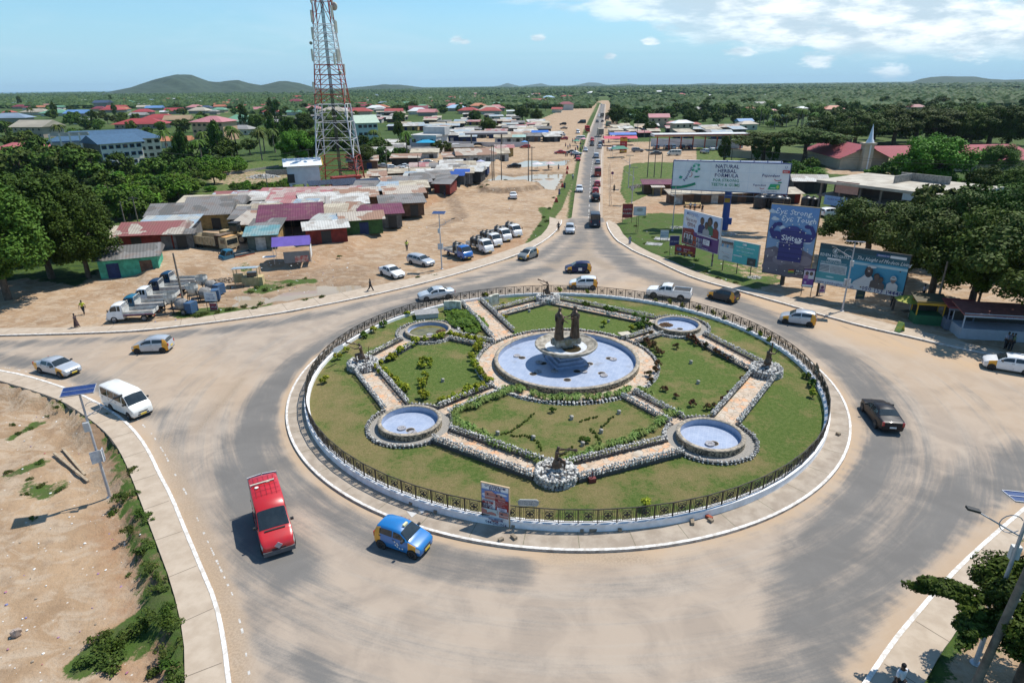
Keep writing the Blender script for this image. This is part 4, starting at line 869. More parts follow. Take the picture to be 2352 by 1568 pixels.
def lbl_person_in(t,sh): pass
car('van','passenger_van',RDC,'red high roofed passenger van coming towards the viewer, lower left','van',(643,1268,.3),(603,1096,2.5),plate=PLY,anchor='front',extra=xred,sc=.87)
car('hatch','taxi',(.012,.17,.46),'bright blue small taxi with yellow wings, nearest the island kerb','taxi',(982,1262,.25),(886,1192,1.45),wings=[(.10,.26),(.84,.96)],plate=PLY,dark=True,roofsign=True,extra=xblue,anchor='front',sc=.86)
car('hiace','minibus',(.82,.81,.76),'cream white minibus with dark windows leaving the island, left','minibus',(331,952,.28),(272,884,2.1),plate=PLY,anchor='front')
car('sedan','taxi',SIL,'silver saloon taxi with orange rear wings by the left edge','taxi',(172,857,.25),(95,824,1.0),wings=[(.14,.26),(.80,.97)],plate=PLY,anchor='front',metal=.3)
car('hatch','taxi',SIL,'silver blue hatchback taxi with orange wings crossing the upper left arm','taxi',(313,801,.25),(392,797,.3),wings=[(.02,.26),(.86,.97)],plate=PLY,dark=True,metal=.3)
car('sedan','saloon_car',(.58,.62,.64),'pale silver saloon car beside the railing, behind the white stone slabs','car',(964,684,.3),(1039,675,.3),metal=.3)
car('hatch','taxi',(.17,.19,.19),'dark grey hatchback taxi with orange wings near the water trucks','taxi',(1193,597,.25),(1232,582,.3),wings=[(.12,.26),(.84,.97)],plate=PLY,dark=True)
car('hatch','taxi',NVY,'navy blue hatchback taxi with orange wings and a white door sign','taxi',(1299,620,.3),(1356,620,.3),wings=[(.08,.24),(.84,.97)],extra=lambda t,sh:(lambda m:(m.box((-.25,sh.W/2+.015,.62),(.5,.02,.38)),m.build('door_sign',PLW,t)))(MB()))
car('hatch','taxi',(.66,.72,.76),'white hatchback taxi with orange wings directly behind the far railing','taxi',(1308,655,.3),(1371,656,.3),wings=[(.0,.24),(.86,.99)])
car('pickup','pickup_truck',WHT,'white double cab pickup truck with an empty black bed','pickup',(1488,673,.3),(1585,683,.3),extra=xpickup)
car('hatch','taxi',(.05,.052,.056),'charcoal hatchback taxi with yellow wings following the white pickup','taxi',(1633,677,.3),(1689,690,.3),wings=[(.04,.24),(.84,.97)],plate=PLY,dark=True)
car('hatch','taxi',SIL,'silver hatchback taxi with yellow wings by the right kerb under billboards','taxi',(1794,731,.3),(1871,741,.3),wings=[(.10,.26),(.82,.97)],dark=True,metal=.3)
car('sedan','saloon_car',(.016,.014,.016),'black saloon car leaving the island on the right','car',(2004,926,.5),(2044,983,.3))
car('hatch','taxi',WHT,'white hatchback taxi with orange wings at the right edge of the photo','taxi',(2262,833,.3),(2368,850,.3),wings=[(.10,.26),(.84,.97)],dark=True,sc=1.05)
car('sedan','saloon_car',WHT,'white saloon car parked on the bare earth behind the left pavement','car',(927,640,.3),(875,621,.3),z=.1)
car('wagon','estate_car',SIL,'silver estate car parked just left of the water tank trucks','car',(996,611,.3),(939,598,.3),z=.1,metal=.3)
# cars on the north road: near end pixel, heading along the road
def roadcar(kind,name,color,label,cat,px,py,away,**k):
    near=G(px,py)
    d=V((.083,1,0)).normalized(); L=ST[kind]['L']
    c=V((near.x,near.y,0))+d*L/2; sh=Shell(kind)
    h=math.atan2(d.y,d.x)+(0 if away else math.pi); t=thing(name,label,cat,(c.x,c.y,0),h,k.get('group'))
    key=''.join('%02d'%int(x*99) for x in color); sh.body([paint(key,color),TAXI,BLK],t,k.get('wings')); wheels(t,[sh.X(x) for x in ST[kind]['wb']],sh.W+.05,ST[kind]['r'],k.get('dark',False)); carset(sh,t,k.get('plate',PLW))
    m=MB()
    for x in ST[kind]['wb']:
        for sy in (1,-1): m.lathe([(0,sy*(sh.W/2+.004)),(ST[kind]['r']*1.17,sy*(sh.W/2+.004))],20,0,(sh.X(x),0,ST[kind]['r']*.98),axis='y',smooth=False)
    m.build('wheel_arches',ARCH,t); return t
for a in (('van','passenger_van',(.03,.045,.07),'dark blue van with a square back, nearest vehicle driving up the road','van',1367,524,1),
 ('hatch','hatchback_car',SIL,'silver hatchback car coming down the road past the dark blue van','car',1309,539,0),
 ('suv','off_roader',BKC,'black off-roader driving away behind two red hatchbacks','car',1369,465,1),
 ('hatch','hatchback_car',RDC,'red hatchback driving away directly ahead of the black off-roader','car',1368,447,1),
 ('hatch','hatchback_car',(.46,.02,.03),'red hatchback driving away directly behind the tall maroon van','car',1372,430,1),
 ('van','passenger_van',(.30,.02,.02),'maroon high roofed van driving away, centre of the road queue','van',1373,407,1),
 ('hatch','hatchback_car',(.62,.66,.70),'silver hatchback coming down the road alone beside the red cars','car',1331,443,0),
 ('hatch','hatchback_car',SIL,'silver hatchback driving away just beyond the maroon van','car',1373.5,378,1),
 ('suv','off_roader',SIL,'silver off-roader driving away at the junction crossing','car',1370,364,1),
 ('hatch','hatchback_car',(.46,.015,.015),'red hatchback waiting at the road edge by the drain','car',1328,370,0),
 ('hatch','hatchback_car',SIL,'silver hatchback coming down the road, just above the waiting red one','car',1345,349,0),
 ('hatch','hatchback_car',(.6,.6,.6),'light grey hatchback driving away behind the grey off-roader','car',1378,342,1),
 ('suv','off_roader',GRY,'grey off-roader driving away behind the beige lorry','car',1379.5,335,1),
 ('hatch','hatchback_car',BKC,'black hatchback coming down the road near the market','car',1360,336,0),
 ('minivan','people_carrier',RDC,'red people carrier coming down the road by the market','van',1360.5,326,0),
 ('hatch','hatchback_car',(.35,.01,.02),'dark red car squeezed beside the beige lorry on the road','car',1384.5,330,1),
 ('suv','off_roader',(.05,.06,.07),'dark off-roader coming down the road beyond the lorry','car',1372,282,0),
 ('hatch','hatchback_car',(.04,.04,.05),'dark hatchback driving away beyond the lorry','car',1384,281,1),
 ('minivan','people_carrier',WHT,'white people carrier far up the road coming down','van',1375.6,268,0),
 ('minivan','people_carrier',(.7,.72,.7),'farthest white van on the straight road','van',1381.7,242,0)):
    roadcar(*a[:7],a[7])
# parked / waiting cars in the middle distance: kind,color,label,px,py(centre foot),heading deg
for kd,c,l,px,py,h in (
 ('sedan',WHT,'white saloon car alone on the wide bare earth lot',1179,456,90),('sedan',BKC,'black saloon car parked between the two muddy ponds',1181,386,183),
 ('sedan',(.42,.015,.015),'red saloon taxi turning on the concrete lane above the ponds',1286,354,178),('sedan',BKC,'black saloon taxi at the corner beside the red one above the ponds',1312,353,175),
 ('sedan',SIL,'silver saloon car at the corner above the ponds',1323,356,5),('hatch',BKC,'dark hatchback at the corner tucked beside the silver saloon',1325,363,80),
 ('wagon',(.42,.03,.02),'red and yellow taxi parked under a blue parasol by the left filling station',1206,341,178),('pickup',WHT,'white pickup truck parked beside the red and yellow price pylon',1412,346,195),
 ('suv',(.22,.21,.2),'brown grey off-roader on the filling station forecourt',1464,350,0),('suv',GRY,'first dark off-roader in the row along the station wall',1507,343,90),('suv',(.12,.12,.12),'second dark off-roader in the row along the station wall',1531,343,90),
 ('minivan',SIL,'pale van third in the row along the station wall',1545,343,90),('suv',(.03,.04,.04),'dark green off-roader fourth in the row along the station wall',1566,343,90),('suv',(.10,.02,.03),'maroon off-roader fifth in the row along the station wall',1583,343,90),
 ('sedan',(.1,.1,.1),'black saloon car on the forecourt in front of the row',1506,356,175),('hiace',(.7,.68,.6),'cream minibus parked at the forecourt edge behind the billboard',1548,358,175),
 ('suv',SIL,'silver off-roader parked far right on the forecourt beside the pump',1618,353,100),('sedan',SIL,'silver saloon parked behind the right hand pumps',1650,346,90),('sedan',WHT,'white saloon parked behind the right hand pumps, left of the silver one',1634,346,90),
 ('suv',BKC,'black off-roader on the bare strip left of the road',1293,288,175),('sedan',(.3,.22,.15),'brown saloon car on the bare strip left of the road',1295,297,178),('van',(.02,.025,.03),'black van parked across the bare strip left of the road',1336,284,178),
 ('hiace',WHT,'white minibus at the market beside a white and red one',1288,313,0),('hiace',(.8,.78,.7),'white and yellow minibus at the market edge by the road',1332,322,176),('hiace',(.75,.75,.75),'white van facing the viewer at the market',1327,307,270),
 ('hatch',(.4,.02,.03),'maroon hatchback among the market vans',1296,322,175),('hatch',(.03,.12,.06),'green car parked behind the market vans',1282,308,160),('sedan',(.05,.15,.12),'teal car parked at the left end of the market vans',1266,309,165),
 ('hiace',WHT,'white van by the left filling station wall',1047,342,0),('suv',(.05,.05,.06),'black off-roader by the left filling station wall',1095,338,180),
 ('sedan',(.3,.36,.42),'blue grey saloon car at the left end of the scrap car yard',868,401,0),('sedan',BKC,'black saloon car at the front of the scrap car yard',908,408,5),('sedan',WHT,'white saloon car at the front of the scrap car yard',925,400,170),
 ('hatch',(.55,.6,.62),'pale hatchback behind the black one in the scrap car yard',902,390,20),('sedan',(.6,.64,.66),'pale saloon in the second row of the scrap car yard',928,387,180),('hatch',(.35,.4,.42),'grey hatchback in the second row of the scrap car yard',950,389,10),
 ('sedan',SIL,'silver saloon in the back row of the scrap car yard',966,382,175),('wagon',(.24,.28,.3),'slate estate car in the back row of the scrap car yard',987,378,20),('suv',(.08,.1,.12),'dark off-roader at the right end of the scrap car yard',1003,388,180),
 ('sedan',WHT,'white saloon car parked beside the blue canopy stalls',1054,386,5),('sedan',(.35,.38,.40),'grey saloon at the left of the scrap car yard back row',882,386,0),('hatch',(.5,.52,.5),'pale green hatchback at the far back of the scrap car yard',942,377,185),
 ('sedan',(.35,.35,.36),'grey saloon glimpsed behind the near right billboards trees',1962,508,10),('suv',WHT,'white off-roader behind the tall blue billboard',1905,498,20)):
    p=G(px,py); L=ST[kd]['L']; a=R(h); f=(px,py)
    nm_={'sedan':'saloon_car','hatch':'hatchback_car','suv':'off_roader','hiace':'minibus','van':'passenger_van','pickup':'pickup_truck','wagon':'estate_car','minivan':'people_carrier'}[kd]
    sh=Shell(kd); t=thing(nm_,l,{'hiace':'minibus','van':'van','pickup':'pickup','minivan':'van'}.get(kd,'car'),(p.x,p.y,hz(p.x,p.y)),a)
    key=''.join('%02d'%int(x*99) for x in c); sh.body([paint(key,c),TAXI,BLK],t); wheels(t,[sh.X(x) for x in ST[kd]['wb']],sh.W+.05,ST[kd]['r']); carset(sh,t)
    if kd=='pickup': xpickup(t,sh)
# ---------------- lorries ----------------
GRB=M('dirty_white_steel',(.62,.62,.58),(.40,.38,.34),1.5,.6); RUST=M('rusty_steel',(.20,.13,.08),(.10,.07,.05),3,.85); BEDF=M('bed_floor',(.30,.29,.27),(.17,.15,.13),2,.85)
def flatbed(name,cab,label,front,rear,bed=None,stripe=None,L=5.0,rack=True,cat='truck',side=.38,z=.1):
    bed=bed or GRB; c,h=place_between(front,rear,L); A_=G(*front); A_.z=0; c=A_-V((math.cos(h),math.sin(h),0))*L/2
    t=thing(name,label,cat,(c.x,c.y,z),h); sh=Shell('cab')
    key=''.join('%02d'%int(x*99) for x in cab)
    # cab as one part with its glass, lamps as siblings
    off=L/2-sh.L/2
    ox=sh.X; sh.X=lambda xf:ox(xf)+off
    o=sh.body([paint(key,cab),TAXI,BLK],t); o.name='cab'; d=sh.d
    sL=sh.L
    def ws(u,v):
        a,b=sh.xf[4],sh.xf[5]; tt=-1+2*u; jj=4.25+1.75*(1-abs(tt)); p=sh.pt(a+(b-a)*(.06+.88*v),jj); return V((p.x,p.y*(1 if tt>0 else -1),p.z))
    m=MB(); sh.patch(m,ws,6,3,.012); m.build('windscreen',GLS,t)
    for (a,b) in d['sw']:
        for sy in (1,-1): m=MB(); sh.patch(m,lambda u,v:(lambda p:V((p.x,p.y*sy,p.z)))(sh.pt(a+(b-a)*u,3.12+.74*v)),4,2,.012); m.build('side_window',GLS,t)
    for sy in (1,-1):
        m=MB(); m.box((L/2-.02,sy*.62,.66),(.08,.26,.16)); m.build('headlight',HLM,t)
        m=MB(); m.box((L/2-.35,sy*.98,1.45),(.06,.14,.28)); m.build('wing_mirror',BLK,t)
    m=MB(); m.box((L/2+.02,0,.45),(.12,1.66,.2)); m.build('bumper',PLW if cab[0]>.5 else BLK,t); m=MB(); m.box((L/2+.09,0,.45),(.02,.46,.13)); m.build('number_plate',PLY,t)
    x1=L/2-sh.L-.06; x0=-L/2; bl=x1-x0; xm=(x0+x1)/2; zb=.82
    m=MB(); m.box(((L/2-1+x0)/2,.32,.6),(L-1.2,.1,.16)); m.box(((L/2-1+x0)/2,-.32,.6),(L-1.2,.1,.16)); m.box((x1-.6,-.55,.5),(.6,.3,.34)); m.build('chassis',BLK,t)
    m=MB(); m.box((xm,0,zb),(bl,1.78,.08)); m.build('bed_floor',BEDF,t)
    W2=.89
    for sy in (1,-1): m=MB(); m.box((xm,sy*W2,zb+side/2),(bl,.05,side),0); m.box((xm,sy*(W2+.027),zb+.05),(bl,.02,.09),1); o=m.build('side_board',[bed,stripe or bed],t)
    m=MB(); m.box((x0,0,zb+side/2),(.05,1.78,side)); m.build('tailgate',bed,t); m=MB(); m.box((x1,0,zb+.35),(.06,1.78,.7))
    if rack:
        for y in (-.86,-.5,-.17,.17,.5,.86): m.box((x1,y,zb+.95),(.05,.05,.55))
        m.box((x1,0,zb+1.22),(.05,1.78,.06))
    m.build('headboard',bed,t)
    for sy in (1,-1): m=MB(); m.box((x0-.02,sy*.75,.62),(.05,.2,.12)); m.build('tail_light',TLM,t)
    wheels(t,[L/2-.75,-L/2+1.05],1.74,.36,False); return t,h,c,zb
STP=M('purple_stripe',(.22,.03,.13),None,4,.5); STO=M('orange_stripe',(.6,.13,.03),None,4,.5); STB=M('blue_stripe',(.02,.08,.35),None,4,.5)
TEAL=(.01,.12,.20)
for nm_,cb,lb,f,r_,sp in (('flatbed_truck',WHT,'white cab flatbed truck with purple skirt, nearest of the left row',(254,735,.2),(370,728,.2),STP),('flatbed_truck',TEAL,'teal cab flatbed truck, second of the left row behind the white and purple one',(283,716,.2),(390,710,.2),None),
 ('flatbed_truck',WHT,'plain white cab flatbed truck, middle of the left row',(312,696,.2),(415,690,.2),None),('flatbed_truck',(.01,.03,.07),'navy cab flatbed truck, fourth of the left row',(340,677,.2),(440,671,.2),None),('flatbed_truck',(.01,.05,.11),'dark blue cab flatbed truck with white ladder rack, farthest of the left row',(368,658,.2),(465,655,.2),None)):
    flatbed(nm_,cb,lb,f,r_,stripe=sp,L=4.9)
flatbed('flatbed_truck',TEAL,'teal flatbed truck with orange bed skirt in front of the beige tipper',(508,606,.2),(590,589,.2),bed=M('dark_teal_steel',(.02,.07,.10),(.05,.06,.06),2,.6),stripe=STO,L=4.9)
TNK=M('black_polytank',(.012,.012,.013),(.03,.03,.03),2,.38); TNS=M('tan_strap',(.45,.38,.25),None,9,.8)
def tank(name,loc,r,h,label,group=None,strap=True):
    t=thing(name,label,'water tank',loc,0,group); m=MB(); pr=[(0,0),(r*.97,0),(r,.05)]
    n=5
    for i in range(n): z0=h*.8*i/n; pr+=[(r,z0+.08),(r*.965,z0+.12),(r*.965,z0+.16),(r,z0+.2)]
    pr+=[(r,h*.8),(r*.75,h*.92),(r*.32,h*.97),(r*.32,h*1.03),(0,h*1.04)]; m.lathe(pr,24,0); m.build('tank_body',TNK,t)
    m=MB(); m.lathe([(r*.26,h*1.03),(r*.26,h*1.09),(0,h*1.1)],14,0); m.build('lid',TNK,t)
    if strap: m=MB(); m.path([(0,-r*1.02,.2),(0,-r*1.02,h*.8),(0,-r*.7,h*.95),(0,0,h*1.05),(0,r*.7,h*.95),(0,r*1.02,h*.8)],.025,4); m.build('strap',TNS,t)
    return t
names5=['blue and white','first white','second white','third white','farthest white']
dv=(-82,-27)
for i,((fx,fy),cb) in enumerate((((1077,597),(.02,.13,.42)),((1125,582),WHT),((1145,567),WHT),((1167,555),WHT),((1191,545),WHT))):
    lb=['blue and white cab truck loaded with black water tanks, nearest of the row','white cab truck loaded with black tanks, second of the row of five','white cab truck with a raised bed of black tanks, middle of the row','white cab truck loaded with black tanks, fourth of the row of five','white cab truck loaded with black tanks, farthest of the row of five'][i]
    t,h,c,zb=flatbed('tank_truck',cb,lb,(fx,fy,.2),(fx+dv[0],fy+dv[1],.2),stripe=STB if i==0 else None,L=5.3)
    d=V((math.cos(h),math.sin(h),0))
    for k,(u,w_) in enumerate(((.05,.38),(.05,-.42),(-1.1,.38),(-1.15,-.42))[:4 if i in(1,2) else 3]):
        p=c+d*u+V((-d.y,d.x,0))*w_; tank('water_tank',(p.x,p.y,zb+.15),.56 if k else .6,1.25,'black ribbed water tank on the %s tank truck'%['blue and white','second','middle','fourth','farthest'][i],'black water tanks on the %s truck'%['blue','second','middle','fourth','farthest'][i])
# beige tipper
def tipper():
    BE=M('beige_steel',(.52,.42,.27),(.36,.28,.17),1.6,.7); c,h=place_between((545,586,0),(450,574,0),8); t=thing('tipper_truck','big beige tipper truck with rusty open body, beside the teal flatbed','truck',(c.x,c.y,.1),h); L=8.0
    m=MB(); m.box((L/2-.9,0,1.75),(1.7,2.3,1.5)); m.box((L/2-.95,0,2.62),(1.6,2.2,.28)); o=m.build('cab',[BE],t)
    m=MB(); m.box((L/2-.04,0,2.05),(.04,2.0,.75)); m.build('windscreen',GLS,t)
    for sy in (1,-1): m=MB(); m.box((L/2-.85,sy*1.16,2.1),(.9,.03,.6)); m.build('side_window',GLS,t)
    m=MB(); m.box((L/2-.9,0,2.8),(1.5,2.0,.06)); m.build('cab_roof',M('orange_faded',(.6,.33,.12),None,3,.6),t)
    m=MB(); m.box((0,0,.95),(L-.5,1.0,.35)); m.build('chassis',RUST,t)
    bx=-1.05; BL=5.3
    for sy in (1,-1):
        m=MB(); m.box((bx,sy*1.22,2.0),(BL,.08,1.3))
        for k in range(9): m.box((bx-BL/2+.3+k*.58,sy*1.29,1.95),(.12,.1,1.2))
        m.build('side_board',BE,t)
    m=MB(); m.box((bx-BL/2,0,2.0),(.08,2.4,1.2)); m.build('tailgate',BE,t); m=MB(); m.box((bx+BL/2,0,2.2),(.1,2.4,1.6)); m.box((bx+BL/2+.6,0,3.0),(1.3,2.4,.06)); m.build('headboard',RUST,t)
    m=MB(); m.box((bx,0,1.38),(BL,2.4,.1)); m.build('bed_floor',BEDF,t); m=MB()
    for sy in (1,-1): m.box((L/2+.0,sy*.85,.95),(.1,.35,.2))
    m.build('bumper',BLK,t); wheels(t,[L/2-1.2,-L/2+1.0,-L/2+2.2],2.4,.52)
tipper()
def loader():
    YB=M('faded_yellow_steel',(.50,.37,.18),(.34,.25,.13),1.6,.7); p=GG(548,556); t=thing('wheel_loader','old faded yellow wheel loader parked behind the tipper truck','loader',(p.x,p.y,p.z),R(-8))
    m=MB(); m.box((-1.4,0,1.4),(2.4,1.5,1.1)); m.box((.9,0,1.1),(1.6,1.0,.8)); m.build('body',YB,t); m=MB(); m.box((-.2,0,2.5),(1.3,1.3,1.3)); m.build('cab_glass',GLS,t); m=MB(); m.box((-.2,0,3.2),(1.5,1.5,.12)); m.build('cab_roof',BLK,t)
    m=MB(); 
    for sy in (.5,-.5): m.tube((.4,sy,1.6),(2.5,sy,.7),.1)
    m.build('lift_arm',YB,t); m=MB(); m.prism([(2.3,.2),(3.3,.1),(3.2,.3),(2.6,.9),(2.4,1.2)],-1.2,1.2,mx=Matrix.Rotation(R(90),4,'X')); m.build('bucket',RUST,t); wheels(t,[1.2,-1.5],2.1,.7)
loader()
for kd_,cc,lb,px,py,L,W_,H_,away in (('c',(.42,.36,.27),'beige high sided lorry driving up the road through the market',1380.6,315,8,2.5,3.2,1),('c',(.40,.03,.03),'red cab box lorry facing the viewer at the left of the road',1350.5,305,6,2.3,2.8,0),('c',(.04,.13,.07),'dark green box lorry parked on the right verge',1399,294,7,2.5,2.9,1),('c',(.14,.03,.03),'dark red lorry parked far up on the right verge',1395.5,277,6,2.4,2.8,1),('c',(.06,.05,.06),'dark lorry driving away far up the road',1384,271,6,2.4,2.8,1)):
    p=G(px,py); t=thing('lorry',lb,'lorry',(p.x,p.y+L/2,0),math.pi/2 if away else -math.pi/2); mt=M('lorry_%d'%int(px),cc,None,2,.7)
    m=MB(); m.box((-.9,0,.9+H_/2),(L-2,W_,H_-.5)); m.build('cargo_box',mt,t); m=MB(); m.box((L/2-.9,0,1.5),(1.7,W_*.92,1.9)); m.build('cab',mt,t); m=MB(); m.box((L/2-.03,0,1.95),(.04,W_*.8,.7)); m.build('windscreen',GLS,t); m=MB(); m.box((-L/2+.08,0,.9+H_/2),(.05,W_*.9,H_-.8)); m.build('rear_gate',M('rear_gate',(.2,.18,.15),None,3,.8),t); wheels(t,[L/2-1.1,-L/2+1.3],W_,.48)
# ---------------- foliage ----------------
def leafmat(name,a,b,c,sc=1.2,vary=.35):
    m=bpy.data.materials.new(name); m.use_nodes=True; nt=m.node_tree; p=nt.nodes['Principled BSDF']; tc=nt.nodes.new('ShaderNodeTexCoord'); v=tc.outputs['Object']
    col=mixc(nt,ramp(nt,noise(nt,v,sc,4,.6),.38,.62),a,b); col=mixc(nt,ramp(nt,noise(nt,v,sc*6,3,.7),.5,.7,0,.8),col,c)
    oi=nt.nodes.new('ShaderNodeObjectInfo'); h=nt.nodes.new('ShaderNodeHueSaturation'); Lk(nt,col,h.inputs['Color']); Lk(nt,math_(nt,'ADD',math_(nt,'MULTIPLY',oi.outputs['Random'],vary),1-vary/2),h.inputs['Value']); Lk(nt,math_(nt,'ADD',math_(nt,'MULTIPLY',oi.outputs['Random'],.04),.475),h.inputs['Hue'])
    Lk(nt,h.outputs[0],p.inputs['Base Color']); p.inputs['Roughness'].default_value=.6; p.inputs['Specular IOR Level'].default_value=.08
    return m
LF_D=leafmat('leaf_dark',(.024,.052,.008),(.05,.092,.012),(.11,.17,.024)); LF_M=leafmat('leaf_mid',(.038,.08,.011),(.075,.135,.018),(.13,.21,.03)); LF_B=leafmat('leaf_bright',(.05,.12,.010),(.09,.19,.018),(.15,.27,.03)); LF_O=leafmat('leaf_olive',(.035,.058,.012),(.07,.098,.018),(.12,.15,.03))
LF_Y=leafmat('leaf_yellow_green',(.10,.15,.015),(.30,.33,.03),(.55,.50,.05),4); LF_R=leafmat('leaf_red_tinged',(.05,.06,.02),(.16,.06,.035),(.08,.11,.03),4); LF_S=leafmat('leaf_striped',(.10,.17,.035),(.19,.27,.07),(.33,.37,.15),5)
BARK=M('bark',(.13,.095,.065),(.07,.05,.035),3,.9,.5)
def foliage(name,n,R3,ls,seed,clumps=24,shell=.75,flat=.5,mat=None,base=0.0,cr=.32,elong=1.6,low=.0):
    """leaf-sized faces gathered in clumps spread through an ellipsoid volume"""
    r=np.random.RandomState(seed); d=r.normal(size=(clumps,3)); d/=np.linalg.norm(d,axis=1)[:,None]; d[:,2]=np.abs(d[:,2])*1.0-.28*(r.rand(clumps)<.45) if not low else np.where(r.rand(clumps)<.42,-np.abs(d[:,2])*low,np.abs(d[:,2]))
    rad=(shell+(1-shell)*r.rand(clumps))[:,None]*(.72+.28*r.rand(clumps))[:,None]; cc=d*rad*np.array(R3); k=r.randint(0,clumps,n)
    q=r.normal(size=(n,3)); q/=np.linalg.norm(q,axis=1)[:,None]; q*=(r.rand(n)**.45)[:,None]; sz=(.7+.6*r.rand(clumps))
    P=cc[k]+q*np.array(R3)*cr*sz[k][:,None]; P[:,2]+=base
    nz=q*.9+np.array([0,0,flat])+r.normal(size=(n,3))*.45; nz/=np.linalg.norm(nz,axis=1)[:,None]
    t=np.cross(nz,r.normal(size=(n,3))); t/=np.linalg.norm(t,axis=1)[:,None]; b=np.cross(nz,t); s=(ls*(.6+.8*r.rand(n)))[:,None]
    vs=np.stack([P-t*s*elong*.5,P-b*s*.5,P+t*s*elong*.5,P+b*s*.5],1).reshape(-1,3)
    me=bpy.data.meshes.new(name); me.vertices.add(4*n); me.vertices.foreach_set('co',vs.ravel().astype(np.float32)); me.loops.add(4*n); me.loops.foreach_set('vertex_index',np.arange(4*n,dtype=np.int32)); me.polygons.add(n); me.polygons.foreach_set('loop_start',np.arange(0,4*n,4,dtype=np.int32)); me.update(calc_edges=True)
    if mat: me.materials.append(mat)
    return me
def mesh_of(mb,name,mats):
    o=mb.build(name,mats); me=o.data; bpy.data.objects.remove(o); return me
def trunk_mesh(h,r,limbs,spread,seed,lean=0):
    q=random.Random(seed); m=MB(); top=V((lean,0,h)); m.tube((0,0,-.4),top*.5+V((q.uniform(-.1,.1),0,0)),r,r*.78,8,0); m.tube(top*.5,top,r*.78,r*.55,8,0)
    for i in range(limbs):
        a=6.283*i/limbs+q.uniform(-.3,.3); s=top*q.uniform(.6,1.0); e=s+V((math.cos(a)*spread*q.uniform(.6,1),math.sin(a)*spread*q.uniform(.6,1),spread*q.uniform(.35,.8))); mid=s.lerp(e,.5)+V((0,0,spread*.12)); m.tube(s,mid,r*.45,r*.3,6,0); m.tube(mid,e,r*.3,r*.1,5,0)
    return mesh_of(m,'trunk',BARK)
